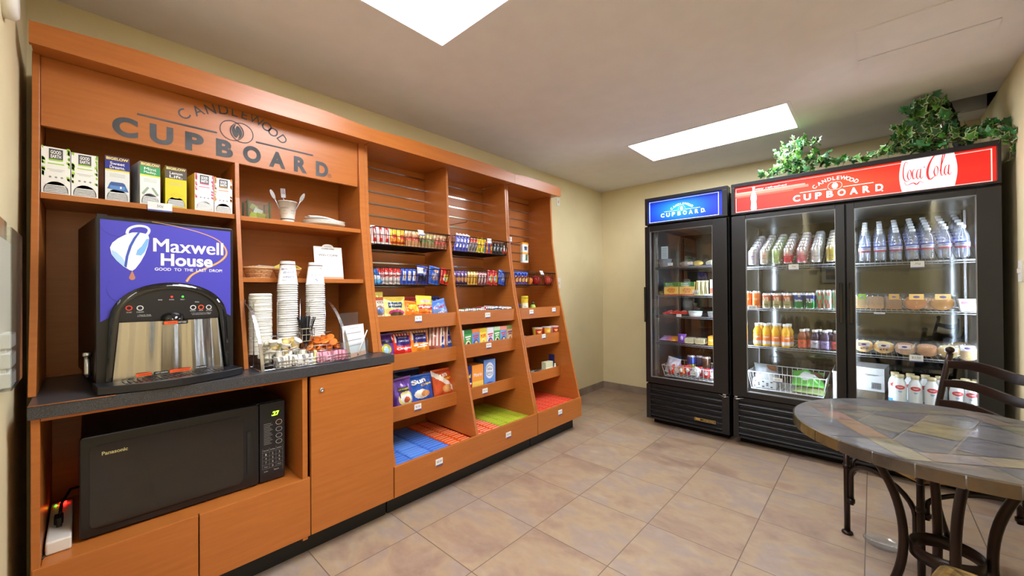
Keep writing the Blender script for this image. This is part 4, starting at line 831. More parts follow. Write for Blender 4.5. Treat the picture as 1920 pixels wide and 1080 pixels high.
chips(738, 776, 709, 2, 'purple snack bag with round yellow picture on the lowest tray', dict(base=(112, 74, 168), s=[('r', .2, .62, .76, .74, (60, 66, 50)), ('e', .54, .42, .36, .19, (226, 220, 130)), ('e', .54, .42, .26, .13, (232, 236, 240)), ('e', .56, .38, .14, .08, (190, 90, 60)), ('e', .6, .16, .42, .1, (230, 160, 60))]), (('HAWAIIAN', .48, .68, .46, .05, (200, 200, 110)),), roll=-.05, seed=20)
def sun(px0, px1, yt, label, base, word, **k): return chips(px0, px1, yt, 2, label, dict(base=base, s=k.pop('ex')), (('Sun', .42, .82, .56, .14, (240, 236, 220), .04, .12), ('Chips', .66, .7, .44, .08, (232, 200, 50), .03, .12), (word, .5, .22, .4, .035, (220, 220, 230))), **k)
sun(764, 812, 704, 'blue multigrain chip bag in the middle of the lowest tray', (38, 86, 178), 'ORIGINAL', seed=21, ex=[('e', .45, .45, .26, .13, (232, 226, 216)), ('e', .6, .45, .2, .09, (204, 140, 80)), ('e', .5, .05, .6, .08, (80, 140, 214))])
chips(795, 830, 697, 2, 'dark orange chip bag tucked behind the orange multigrain bag', dict(base=(140, 56, 34)), (), x=-2.24, yaw=-.3, seed=22)
sun(811, 849, 693, 'burnt orange multigrain chip bag at the right of the lowest tray', (204, 84, 42), '~', seed=23, ex=[('d', 1.0, -.55, .16, (236, 226, 216)), ('e', .62, .42, .24, .11, (210, 150, 90)), ('e', .2, .1, .4, .06, (226, 160, 120))])
# ---- bins of slim packets
def bin_cols(tabs, x0, x1, zt, where, grp_):
    k = 0
    for (y0, y1, n, base, dash, nm, dk) in tabs:
        pr_ = None; dx = (x1-x0)/n
        for i in range(n):
            lb = '%s, %s from the back in the %s' % (nm, ORD[i], where)
            if pr_ is None:
                r = thing('snack_packet', lb, 'packet', (x0, 0, zt), 0, group=grp_+', '+nm.split(',')[0]+'s'); m = MB(); w_ = y1-y0-.003
                def fy(u, v): return (dx*(.04+.92*u), w_*v, -.004+.004*sin(pi*u)**.5*min(1, sin(pi*v)*5+.1))
                m.grid(6, 12, fy, lambda u, v: (dash if (.3 < u < .62 and dash and (.12 < v < .88)) else (dk if (v < .03 or v > .97) else base)), flip=False); m.box((dx*.04, 0, -.045), (dx*.96, w_, -.0045), base)
                po = m.build('wrapper', 'film', r); pr_ = r
            else: r = pr_.copy(); COL.objects.link(r); r['label'] = lb; c = po.copy(); COL.objects.link(c); c.parent = r
            r.location = (x0+dx*i, y0+.001, zt-.002+random.uniform(-.0015, .0015))
bx0, bx1, bzt = -2.49, -1.945, .262
random.seed(5)
b1 = (88, 136, 226); o1 = (240, 96, 30); g1 = (176, 198, 56); r1 = (232, 76, 52)
bin_cols([(1.152+.137*k, 1.152+.137*(k+1), 17, (92, 142, 232) if k % 2 else (74, 122, 220), (112, 160, 240), 'slim blue packet, %s column' % ['left', 'middle', 'right'][k], (24, 40, 90)) for k in range(3)], bx0, bx1, bzt, 'first bin', 'slim packets in the first bin')
bin_cols([(1.565+.087*k, 1.565+.087*(k+1), 18, o1, (255, 190, 150), 'slim orange packet, %s column' % ['left', 'right'][k], (200, 70, 20)) for k in range(2)], bx0, bx1, bzt, 'first bin', 'slim packets in the first bin')
bin_cols([(1.763+.088*k, 1.763+.088*(k+1), 18, (242, 92, 36), (255, 206, 180), 'slim orange packet, %s column' % ['left', 'middle', 'right'][k], (200, 70, 20)) for k in range(3)], bx0, bx1, bzt, 'second bin', 'slim packets in the second bin')
bin_cols([(2.03+.08*k, 2.03+.08*(k+1), 22, (160, 190, 50), (226, 206, 70), 'slim green packet, %s column' % ORD[k], (50, 140, 40)) for k in range(4)], bx0, bx1, bzt, 'second bin', 'slim packets in the second bin')
bin_cols([(2.393, 2.48, 14, (180, 200, 60), (232, 216, 90), 'slim green packet, left column', (60, 150, 40))], -2.07, bx1, bzt, 'end bin', 'slim packets in the end bin')
bin_cols([(2.393, 2.48, 10, r1, (250, 150, 120), 'slim red packet, left column', (190, 40, 30))], bx0, -2.075, bzt, 'end bin', 'slim packets in the end bin')
bin_cols([(2.482+.0815*k, 2.482+.0815*(k+1), 17, (234, 74, 50), (246, 128, 100), 'slim red packet, %s column' % ['second', 'third', 'fourth', 'fifth', 'sixth', 'last'][k], (255, 200, 180)) for k in range(6)], bx0, bx1, bzt, 'end bin', 'slim packets in the end bin')
# ---- boxes
def carton(px0, px1, ytop, zb, label, cat, art, x=-2.165, depth=.05, yaw=0, grp=None, name='carton_box', side=(200, 200, 200), part='carton', ppx=None, mat='card'):
    a, b = onx(x, px0, ytop), onx(x, px1, ytop); w_ = b.y-a.y; h = (a.z+b.z)/2-zb
    o = thing(name, label, cat, (x, (a.y+b.y)/2, zb+.0005), R90+yaw, group=grp); m = MB(); m.box((-w_/2+.0005, 0, 0), (w_/2-.0005, depth, h), side); art(m, w_, h); m.build(part, mat, o, bevel=.0006); return o
def cer(bg, tcol, word, blob, band_=None):
    def f(m, w, h):
        y = -.0006; m.box((-w/2+.0006, y, 0), (w/2-.0006, 0, h), bg)
        if band_: m.box((-w/2+.0006, y-.0003, h*.84), (w/2-.0006, y, h), band_)
        poly(m, ell(0, h*.34, w*.38, h*.24, 14), y-.0004, blob[0]); poly(m, ell(w*.05, h*.38, w*.2, h*.14, 12), y-.0006, blob[1]); poly(m, ell(-w*.12, h*.2, w*.14, h*.07, 10), y-.0008, blob[2]); tbox(m, word, 0, h*.68, w*.74, h*.14, y-.0007, tcol, .03, rot=.08)
    return f
ce = [(860, 870, 620, 'white and blue cereal box, first of the cereal row', cer((222, 226, 236), (40, 60, 160), '~', ((60, 90, 190), (240, 130, 40), WHT)), (200, 206, 220)),
      (870.3, 884.6, 619, 'green cereal box, second from the left of the cereal row', cer((64, 160, 76), WHT, '~', ((230, 226, 200), (90, 60, 40), (240, 120, 60)), (40, 120, 56)), (50, 130, 60)),
      (884.9, 899, 617, 'blue cereal box with orange frame, third in the row', cer((90, 150, 220), (220, 60, 40), '~', ((60, 90, 180), (240, 180, 60), WHT), (232, 130, 60)), (220, 130, 60)),
      (899.3, 912.7, 615.5, 'yellow cereal box with red lettering', cer((240, 214, 70), (206, 40, 36), 'POPS', ((250, 236, 150), (236, 190, 60), (200, 60, 40)), (214, 190, 60)), (220, 190, 60)),
      (913, 925.8, 614, 'white and blue cereal box, fourth from the right', cer((222, 226, 240), (206, 40, 60), '~', ((60, 80, 190), (240, 130, 40), (206, 40, 60))), (200, 206, 230)),
      (926, 937.6, 612.5, 'green cereal box, third from the right', cer((64, 160, 76), WHT, '~', ((230, 226, 200), (90, 60, 40), (240, 120, 60)), (200, 220, 190)), (50, 130, 60)),
      (937.9, 950, 611.5, 'blue cereal box with pink top, second from the right', cer((100, 160, 226), (220, 60, 40), '~', ((50, 80, 170), (240, 200, 70), WHT), (236, 150, 130)), (220, 130, 60)),
      (950.3, 961.6, 610, 'tan and white cereal box, last of the row', cer((232, 190, 130), (90, 60, 150), '~', ((230, 226, 216), (200, 130, 60), (90, 130, 200)), (130, 160, 100)), (216, 170, 110))]
for a_, b_, y_, lb, f, sd in ce: carton(a_, b_, y_, ROWS[1][0]+.012, lb+' on the middle tray', 'cereal box', f, grp='single serving cereal boxes', name='cereal_box', side=sd)
z3 = ROWS[2][0]+.04
def med(bg, word, tc, ex=None):
    def f(m, w, h):
        y = -.0006; m.box((-w/2+.0006, y, 0), (w/2-.0006, 0, h), bg)
        if ex: ex(m, w, h, y)
        tbox(m, word, 0, h*.62, w*.7, h*.14, y-.0008, tc, .03)
    return f
carton(872, 884, 687, z3, 'navy pain relief box with yellow lettering on the medicine tray', 'medicine box', med((34, 40, 110), 'Advil', (240, 226, 50), lambda m, w, h, y: (m.box((-w*.5, y-.0003, h*.3), (w*.5, y, h*.36), WHT), m.box((-w*.5, y-.0003, h*.16), (w*.5, y, h*.3), RED))), name='medicine_box', side=(30, 34, 80), grp='medicine boxes in the lower tray', depth=.11, x=-2.175)
carton(885, 906, 684, z3, 'orange pain relief box in the middle of the medicine tray', 'medicine box', med((242, 156, 60), 'Motrin', (226, 236, 240), lambda m, w, h, y: m.box((-w*.5, y-.0003, 0), (w*.5, y, h*.36), (244, 206, 90))), name='medicine_box', side=(206, 120, 50), grp='medicine boxes in the lower tray', depth=.12, x=-2.18)
def alka(m, w, h, y):
    m.box((-w/2+.0006, y, 0), (w/2-.0006, 0, h), (112, 152, 226)); poly(m, ell(0, h*.62, w*.36, h*.28, 20), y-.0004, (226, 232, 246)); ringp(m, 0, h*.62, w*.36, w*.33, y-.0006, (60, 80, 150), 20); poly(m, ell(.0, h*.16, w*.3, h*.07, 12), y-.0005, (50, 90, 190))
    tbox(m, 'Alka', 0, h*.68, w*.42, h*.09, y-.0008, (50, 56, 90), 0); tbox(m, 'Seltzer', 0, h*.55, w*.5, h*.09, y-.0008, (50, 56, 90), 0)
carton(908, 927.5, 674, ROWS[2][0]+.03, 'tall pale blue antacid box with white circle', 'medicine box', lambda m, w, h: alka(m, w, h, -.0006), name='medicine_box', side=(70, 96, 150), grp='medicine boxes in the lower tray', depth=.14, x=-2.185, yaw=-.12)
a = onx(-2.165, 879, 715); b = onx(-2.165, 934, 705); zt = ROWS[2][0]+.0125
t = thing('dispenser_tray', 'clear and white plastic dispenser holding the medicine boxes', 'tray', (-2.15, a.y-.012, zt), R90); L_ = b.y-a.y+.012; m = MB(); m.box((0, 0, 0), (L_, .16, .003)).box((0, .0, .003), (.003, .16, .03)).box((L_-.003, 0, .003), (L_, .16, .04)).box((0, -.003, 0), (L_, 0, .02)); m.build('tray_shell', 'white_plastic', t, bevel=.001)
# rolls of candy and gum on the top tray of the middle column
random.seed(21); rc = [(214, 60, 60), (232, 232, 236), (60, 110, 200), (90, 170, 80), (240, 180, 60), (220, 120, 160), (226, 226, 230), (40, 60, 150), (206, 40, 40), (150, 200, 90)]
for i in range(30):
    y = 1.775+.0192*i; c = rc[(i*7+i//5) % 10] if i < 20 else ((90, 130, 210), (226, 230, 240))[i % 2]; z = ROWS[0][0]+.093+.002*sin(i*1.3)+(.008 if 14 < i < 24 else 0)
    t = thing('candy_roll', ('%s candy stick, %s from the left on the top middle tray' % ({0: 'colourful', 1: 'striped'}[i % 2], ORD[i])), 'candy', (-2.156, y, z), (0, random.uniform(-.05, .05), random.uniform(-.25, .25)), group='wrapped candy sticks')
    m = MB(); m.lathe([(.003, 0), (.0085, .004), (.0085, .02), (.0087, .021), (.0087, .05), (.0085, .051), (.0085, .13), (.003, .134)], 10, M=TR(0, 0, 0, ry=-R90), cf=lambda a_, k, c=c: WHT if k in (0, 3, 6) else c); m.build('wrapper', 'film', t)
    t2 = dup(t, (-2.156-.01, y+.004, z-.02), label='lower candy stick, '+ORD[i]+' from the left on the top middle tray')
# ---- end unit contents
z1 = ROWS[0][0]+.0125
def bottle(name, label, cat, loc, prof, n=20, cols=None, mat='plastic', grp=None, rz_=0, part='bottle_body', s3=None, tex=(), capprof=None, capcol=WHT, capmat='plastic', labprof=None, labf=None, R=.03):
    o = thing(name, label, cat, loc, rz_, group=grp); mb = MB().lathe(prof, n, cols if cols else (200, 200, 200)); bo = mb.build(part, mat, o)
    if s3: bo.scale = s3
    if labprof:
        lm = MB(); lm.lathe(labprof, n, cf=labf, caps=False); rr = lambda z: max(labprof[0][0], labprof[-1][0])+.0003
        for s_, a_, zz, w_, h_, c in tex: cyl_text(lm, s_, a_, zz, w_, h_, R, c, r1=rr)
        lo = lm.build('label', 'card', o)
        if s3: lo.scale = s3
    if capprof: cp = MB().lathe(capprof, 18, capcol).build('cap', capmat, o)
    return o
def ctr(px, x=-2.18): return onx(x, px, 560).y
bottle('mustard_bottle', 'tall yellow mustard bottle with white label on the top tray of the end unit', 'bottle', (-2.185, ctr(984.5), z1), [(.024, 0), (.03, .004), (.031, .06), (.029, .12), (.031, .15), (.031, .155)], cols=(222, 190, 40), rz_=R90-.5, s3=(1.05, .75, 1), labprof=[(.0318, .02), (.0318, .06), (.03, .115)], labf=lambda a_, i: (232, 228, 206) if (a_ < .17 or a_ > .83) else (214, 184, 40), tex=(('HEINZ', 0, .085, .024, .007, GR), ('YELLOW', 0, .055, .022, .006, (60, 130, 60))), capprof=[(.0305, .155), (.031, .172), (.03, .174)], capcol=(226, 206, 60))
bottle('relish_bottle', 'squat green relish bottle with dark cap beside the mustard', 'bottle', (-2.185, ctr(1000), z1), [(.02, 0), (.026, .004), (.0275, .03), (.026, .07), (.02, .09), (.012, .1)], cols=(160, 196, 80), rz_=R90-.5, labprof=[(.0279, .02), (.0282, .055)], labf=lambda a_, i: (226, 232, 206) if (a_ < .13 or a_ > .87) else (166, 200, 90), tex=(('~', 0, .038, .02, .007, (50, 120, 50)),), capprof=[(.013, .098), (.013, .116), (.009, .122)], capcol=(60, 66, 40))
bottle('jelly_jar', 'dark jar with blue lid and blue label partly hidden behind the divider', 'jar', (-2.185, ctr(971.5), z1), [(.024, 0), (.029, .004), (.03, .07), (.026, .088), (.026, .092)], cols=(60, 24, 50), rz_=R90, labprof=[(.0304, .012), (.0304, .06)], labf=lambda a_, i: (110, 110, 200) if a_ < .25 or a_ > .75 else (214, 120, 110), capprof=[(.028, .092), (.028, .108), (.026, .11)], capcol=(44, 44, 120))
random.seed(4)
for i in range(12):
    y = ctr(1009+3.1*i); c = ((196, 180, 150), (214, 150, 120), (226, 222, 200))[i % 3] if i < 5 else ((190, 206, 50), (60, 90, 50), (226, 214, 60))[i % 3]
    t = thing('condiment_packet', ('small pale condiment packet, ' if i < 5 else 'yellow-green condiment packet, ')+ORD[i]+' from the relish bottle on the top end-unit tray', 'packet', (-2.165, y, z1+.045+.006*(i > 5)), (random.uniform(-.4, .4), random.uniform(-.3, .3), R90+random.uniform(-.5, .5)), group='small condiment packets'); pm = MB(); pouch(pm, .05, .05, .014, dict(base=c, s=[('r', .2, .3, .8, .6, tuple(int(v*.6) for v in c))]), i, 6, 8); pm.V = [(v[0], v[2]-.02, v[1]) for v in pm.V]; pm.build('wrapper', 'film', t)
z2 = ROWS[1][0]+.0125
for k, (px, c, c2, lb) in enumerate(((1007, (232, 190, 60), (196, 50, 40), 'yellow and red noodle bowl, left of three'), (1024, (214, 70, 50), (236, 180, 60), 'red noodle bowl, middle of three'), (1038.5, (226, 222, 216), (200, 50, 50), 'white and red noodle bowl, right of three'))):
    bottle('noodle_bowl', lb+' on the second tray of the end unit', 'food bowl', (-2.19, ctr(px, -2.19), z2+.045), [(.034, 0), (.036, .003), (.045, .08)], 24, cols=c, rz_=R90-.5, grp='instant noodle bowls', labprof=[(.0364, .006), (.0448, .076)], labf=lambda a_, i, c=c, c2=c2: c2 if (a_ < .12 or a_ > .88) else c, capprof=[(.047, .08), (.0475, .085), (.045, .087)], capcol=(206, 200, 196), tex=(('~', 0, .05, .034, .016, (250, 236, 120)),), R=.042)
t = thing('paper_pad', 'small stack of white cards at the left of the second tray of the end unit', 'cards', (-2.165, ctr(986, -2.165), z2+.052), (0, .1, R90)); MB().box((-.035, 0, 0), (.035, .09, .022), (214, 222, 224)).build('cards', 'card', t)
t = thing('carton_box', 'carton lying under the stack of white cards on the second tray of the end unit', 'box', (-2.165, ctr(986, -2.165), z2), R90); MB().box((-.04, 0, 0), (.04, .1, .052), (90, 70, 60)).build('carton', 'card', t)
t = thing('carton_box', 'low carton carrying the noodle bowls on the second tray of the end unit', 'box', (-2.15, ctr(1022, -2.16), z2), R90); MB().box((-.125, 0, 0), (.125, .1, .045), (110, 80, 60)).build('carton', 'card', t)
z3 = ROWS[2][0]+.0125
for px0, px1, yt, c, lb, word in ((1023.5, 1037, 678.5, (206, 206, 170), 'small cream carton on the third tray of the end unit', ''), (1037, 1049.5, 664, (40, 44, 110), 'navy carton at the right end of the third tray', 'med')):
    carton(px0, px1, yt, z3, lb, 'box', (lambda c, word: lambda m, w, h: (m.box((-w/2, -.0005, h*.45), (w/2, 0, h*.6), tuple(min(255, v+40) for v in c)),))(c, word), x=-2.165 if px0 < 1030 else -2.2, side=c, grp=None)
bottle('pill_bottle', 'small white bottle in front of the navy carton', 'bottle', (-2.158, ctr(1039.5, -2.158), z3), [(.009, 0), (.011, .002), (.011, .075), (.007, .084)], 14, cols=(226, 230, 232), capprof=[(.008, .084), (.008, .098)], capcol=WHT)
for i in range(4):
    c = ((110, 150, 140), (190, 196, 200), (90, 120, 130), (150, 90, 60))[i]; t = thing('foil_packet', ['teal', 'silver', 'grey green', 'brown'][i]+' foil packet lying on the third tray of the end unit', 'packet', (-2.2, ctr(1008+7*i, -2.2), z3+.056), (0, 0, .4*i), group='small foil packets'); pm = MB(); pouch(pm, .055, .06, .012, dict(base=c), i, 6, 8); pm.V = [(v[0], v[2]-.03, v[1]) for v in pm.V]; pm.build('wrapper', 'foil', t)
t = thing('carton_box', 'flat grey carton under the foil packets on the third tray of the end unit', 'box', (-2.16, ctr(1016, -2.16), z3), R90); MB().box((-.09, 0, 0), (.055, .1, .05), (150, 150, 146)).build('carton', 'card', t)
# ---- wire baskets on the slatwall
def wall_basket(y0, y1, zb, zt, label, zt2=None):
    t = thing('wire_basket', label, 'basket', (0, 0, 0), 0, group='brown wire baskets on the slatwall')
    m = MB(); x0, x1 = -2.485, -2.178; tp_ = .018; n = int((y1-y0)/.0275); q = zt
    for z, g, r in ((zt, 0, .0036), (zt-.045, .008, .002), (zb, tp_, .0028)): m.tube([(x0, y0+g, z), (x1-g, y0+g, z), (x1-g, y1-g, z), (x0, y1-g, z)], r, 6, closed=True)
    for i in range(n+1):
        u = i/n; y = y0+(y1-y0)*u; yb = y0+tp_+(y1-y0-2*tp_)*u; m.tube([(x0, y, zt), (x0, yb, zb), (x1-tp_, yb, zb), (x1, y, zt)], .0019, 4)
    for i in range(12): x = x0+(x1-x0)*i/11; xb = x0+(x1-x0-tp_)*i/11; m.tube([(x, y0, zt), (xb, y0+tp_, zb), (xb, y1-tp_, zb), (x, y1, zt)], .0019, 4)
    m.build('wire_mesh', 'dark_wire', t)
    for y in (y0+.1, y1-.1): MB().box((-2.498, y-.012, zt-.03), (-2.486, y+.012, zt+.012)).build('hanger', 'black_metal', t)
    return t
wall_basket(1.168, 1.728, 1.525, 1.628, 'upper brown wire basket in the left snack column'); wall_basket(1.168, 1.728, 1.277, 1.385, 'lower brown wire basket in the left snack column')
wall_basket(1.775, 2.34, 1.525, 1.632, 'upper brown wire basket in the middle snack column'); wall_basket(1.775, 2.34, 1.277, 1.383, 'lower brown wire basket in the middle snack column')
wall_basket(2.405, 2.965, 1.285, 1.395, 'brown wire basket with apples in the end unit')
def bars(px0, px1, n, zb, h, where, nm, art, tex=(), roll=0, x=-2.225, lean=-.12, wide=None, grp='', deep=1, yaw=0):
    a, b = onx(x, px0, 480).y, onx(x, px1, 480).y; w_ = (b-a)/n; out = None
    for d in range(deep):
        for i in range(n):
            lb = '%s, %s from left, %s row, %s' % (nm, ORD[i], ['front', 'back'][d], where)
            loc = (x-.075*d, a+w_*(i+.5), zb+.003); rot = (Matrix.Rotation(R90+yaw, 3, 'Z') @ Matrix.Rotation(roll, 3, 'Y') @ Matrix.Rotation(lean, 3, 'X')).to_euler()
            if out is None:
                out = thing(nm.split(',')[0].replace(' ', '_').split('_')[-1] and 'candy_bar', lb, 'candy bar', loc, rot, group=nm+'s in the '+where); mb = MB(); pouch(mb, (wide or w_*1.1), h, min(.03, w_*.8), art, n+i, 16, 34, tex); mb.build('wrapper', 'film', out)
            else: dup(out, loc, rot, lb)
UA, LA_, UB, LB_, EC = 'upper left-column basket', 'lower left-column basket', 'upper middle-column basket', 'lower middle-column basket', 'end unit basket'
bars(697, 732, 3, 1.53, .11, UA, 'red and white striped candy bar', dict(base=(226, 214, 212), s=[('r', .2, .1, .6, .95, (206, 44, 44)), ('r', .32, .3, .48, .8, (236, 200, 196))]), deep=2)
bars(733, 759, 2, 1.53, .10, UA, 'orange and yellow candy bar', dict(base=(232, 150, 40), s=[('b', .6, .95, (238, 200, 70)), ('e', .5, .5, .3, .16, (214, 70, 40)), ('b', .05, .2, (190, 60, 30))]), deep=2)
bars(762, 788, 2, 1.53, .105, UA, 'tan and red printed snack bar', dict(base=(206, 150, 104), s=[('b', .35, .6, (200, 90, 70)), ('b', .8, 1, (226, 200, 160))]), deep=2)
bars(790, 815, 2, 1.53, .095, UA, 'green and tan snack bar', dict(base=(170, 140, 96), s=[('b', .35, .5, (90, 120, 60)), ('b', .7, .95, (190, 180, 120))]), deep=2)
bars(816, 838, 2, 1.53, .095, UA, 'brown and red snack bar', dict(base=(176, 116, 84), s=[('b', .3, .5, (180, 70, 60)), ('b', .8, 1, (206, 180, 140))]), deep=2)
bars(697, 716, 3, 1.282, .095, LA_, 'blue and white wrapped bar leaning left', dict(base=(44, 104, 176), s=[('d', .75, -.3, .35, (226, 230, 236)), ('e', .5, .2, .4, .12, (120, 190, 240))]), roll=-.45, wide=.05)
bars(717, 750, 3, 1.282, .1, LA_, 'red and white wrapped cookie pack', dict(base=(214, 208, 206), s=[('b', .72, 1, (196, 50, 44)), ('d', .5, .15, .12, (206, 56, 50)), ('b', .1, .2, (170, 160, 160))]), roll=.15, deep=2)
bars(751, 779, 3, 1.282, .1, LA_, 'blue white and orange wrapped pack', dict(base=(54, 84, 186), s=[('r', .25, .2, .8, .85, (222, 226, 236)), ('r', .4, .35, .65, .7, (226, 150, 70))]), roll=.12, deep=2)
bars(781, 800, 1, 1.282, .125, LA_, 'dark blue cookie pack', dict(base=(50, 56, 140), s=[('e', .5, .3, .4, .16, (36, 36, 60)), ('b', .82, .88, (226, 230, 240))]), (('OREO', .5, .6, .7, .12, WHT, .03),), roll=.12, wide=.085)
bars(801, 823, 1, 1.282, .125, LA_, 'bright blue chocolate chip cookie pack', dict(base=(44, 90, 190), s=[('e', .5, .4, .34, .2, (150, 130, 150)), ('e', .6, .75, .3, .1, (200, 140, 90))]), (('~', .5, .55, .7, .12, (226, 230, 250), .03, 1.3),), roll=.18, wide=.09)
bars(824, 841, 1, 1.282, .115, LA_, 'red and yellow candy pack', dict(base=(206, 44, 40), s=[('e', .55, .4, .3, .25, (226, 206, 70)), ('e', .4, .3, .2, .1, (226, 226, 220))]), roll=.22, wide=.08)
bars(851, 876, 4, 1.53, .135, UB, 'purple-blue wrapped candy bar', dict(base=(84, 88, 186), s=[('b', .82, 1, (206, 206, 226)), ('r', .3, .2, .6, .75, (150, 150, 220))]), (('~', .5, .45, .5, .5, (226, 226, 246), .03, 0),), roll=.3, x=-2.24, wide=.04)
bars(877, 893, 3, 1.53, .115, UB, 'grey candy bar with red top', dict(base=(150, 140, 140), s=[('b', .68, .9, (206, 60, 44)), ('r', .3, .1, .6, .6, (96, 84, 84))]), roll=.35, x=-2.23, wide=.035)
bars(893, 908, 2, 1.53, .115, UB, 'yellow candy bar with white lettering', dict(base=(236, 196, 44), s=[('r', .55, .2, .9, .75, (70, 50, 30)), ('e', .7, .2, .3, .12, (130, 180, 60))]), roll=.25, wide=.045)
bars(908, 922, 2, 1.53, .09, UB, 'orange candy bar with violet edge', dict(base=(226, 100, 34), s=[('r', .0, .0, .3, 1, (100, 90, 190)), ('e', .6, .5, .25, .25, (240, 190, 60))]), roll=.12, wide=.045)
bars(922, 940, 3, 1.53, .1, UB, 'black candy bar', dict(base=(44, 36, 38), s=[('r', .25, .2, .6, .75, (150, 150, 156)), ('b', .88, 1, (110, 60, 44))]), roll=.3, wide=.045)
bars(941, 951, 2, 1.53, .1, UB, 'brown candy bag with white lettering', dict(base=(70, 44, 34), s=[('r', .35, .25, .75, .75, (230, 228, 220)), ('e', .3, .2, .25, .12, (206, 60, 40))]), roll=.1, wide=.045)
bars(848, 875, 4, 1.282, .1, LB_, 'violet cookie pack', dict(base=(86, 50, 120), s=[('e', .5, .38, .4, .22, (214, 150, 80)), ('e', .5, .75, .2, .12, (220, 214, 232)), ('b', 0, .12, (40, 34, 44))]), roll=.1, deep=1)
bars(876, 894, 3, 1.282, .105, LB_, 'gold cookie pack', dict(base=(214, 166, 60), s=[('r', .3, .1, .65, .7, (160, 110, 40)), ('b', .7, .85, (236, 220, 170))]), roll=.12)
bars(895, 912, 3, 1.282, .098, LB_, 'dark red candy pack with white marks', dict(base=(130, 50, 46), s=[('b', .78, .88, (226, 220, 216)), ('v', 5, .1, .7, (206, 190, 190))]), roll=.1)
bars(913, 931, 2, 1.282, .115, LB_, 'red and yellow candy pack', dict(base=(206, 44, 44), s=[('e', .6, .45, .25, .3, (232, 206, 60)), ('e', .3, .4, .2, .18, (190, 200, 214))]), roll=.2)
bars(932, 948, 1, 1.282, .12, LB_, 'royal blue cookie pack', dict(base=(44, 86, 196), s=[('e', .5, .5, .35, .3, (110, 120, 190)), ('b', .85, .95, (80, 140, 226))]), (('~', .5, .5, .6, .12, (226, 230, 250), .03, 1.3),), roll=.22, wide=.085)
bars(964, 988, 4, 1.29, .11, EC, 'blue and red trail mix bag', dict(base=(40, 70, 170), s=[('e', .5, .35, .5, .3, (150, 60, 40)), ('e', .5, .3, .3, .16, (214, 180, 110)), ('b', .85, 1, (80, 120, 220))]), roll=.2, x=-2.2, wide=.05)
def fruit(px, py, r, c, lb, kind):
    p = onx(-2.24, px, py); t = thing(kind, lb, kind, (-2.24, p.y, 1.287+r), (0, .2, px), group='fruit in the end unit basket'); m = MB()
    m.lathe([(.002, -r*.86), (r*.45, -r*.92), (r*.8, -r*.6), (r, 0), (r*.93, r*.5), (r*.6, r*.82), (r*.25, r*.8), (.002, r*.62)], 20, cf=lambda a_, i: tuple(min(255, int(v*(1+.18*sin(a_*25)))) for v in c), caps=False); m.build('fruit_skin', 'plastic', t); MB().tube([(0, 0, r*.62), (.003, 0, r*1.02)], .0014, 5).build('stem', 'iron', t)
fruit(992, 524, .034, (226, 130, 50), 'orange fruit beside the trail mix bags', 'orange'); fruit(1005.5, 524, .042, (170, 30, 34), 'dark red apple in the middle of the end basket', 'apple'); fruit(1026, 524, .042, (190, 66, 50), 'red apple at the right of the end basket', 'apple')
# price cards on the baskets
for px, py, x, lb, ln in ((789, 437, -2.17, 'white card clipped on the upper basket of the left column', -.5), (787, 508, -2.17, 'white price card on the lower basket of the left column', -.1), (916.5, 452.5, -2.17, 'white price card on the upper basket of the middle column', -.1), (1015, 512, -2.17, 'white card clipped on the basket of the end unit', -.5), (957, 449.5, -2.17, 'small white card at the right end of the upper middle basket', 0)):
    p = onx(x, px, py); price_tag(x+.004, p.y, p.z, '$1.50', lb, lean=ln, w=.042 if px != 957 else .02, h=.042)
# hooks
def hook(y, z, label, ln=.2):
    t = thing('display_hook', label, 'hook', (-2.4975, y, z), 0, group='slatwall hooks'); m = MB(); m.tube([(0, 0, 0), (ln, 0, -.004), (ln+.012, 0, .012)], .0024, 6); m.build('rod', 'dark_wire', t); MB().box((0, -.018, -.02), (.004, .018, .012)).build('hook_plate', 'dark_wire', t); return t
p = onx(-2.4, 870, 405); hook(1.93, 1.757, 'empty black wire hook on the slatwall of the middle column', .26)
hook(2.67, 1.677, 'black wire hook carrying white packs in the end unit', .2)
p = onx(-2.33, 983, 455)
for k in range(3):
    t = bag('jerky_pack', ['front', 'middle', 'rear'][k]+' white and orange pack hanging from the hook in the end unit', 'snack pack', (-2.3-.018*k, 2.68+.006*k, 1.49), .085, .18, .014, dict(base=(228, 226, 220), s=[('b', .9, 1, (236, 160, 50)), ('r', 0, .38, 1, .52, (230, 160, 60)), ('r', .55, .1, .8, .4, (80, 110, 70)), ('r', .3, .62, .7, .8, (90, 100, 120))]), (('~', .5, .72, .5, .08, (60, 60, 80)),), 0, .05*k, 0, 'packs hanging from the hook', k, (10, 20))
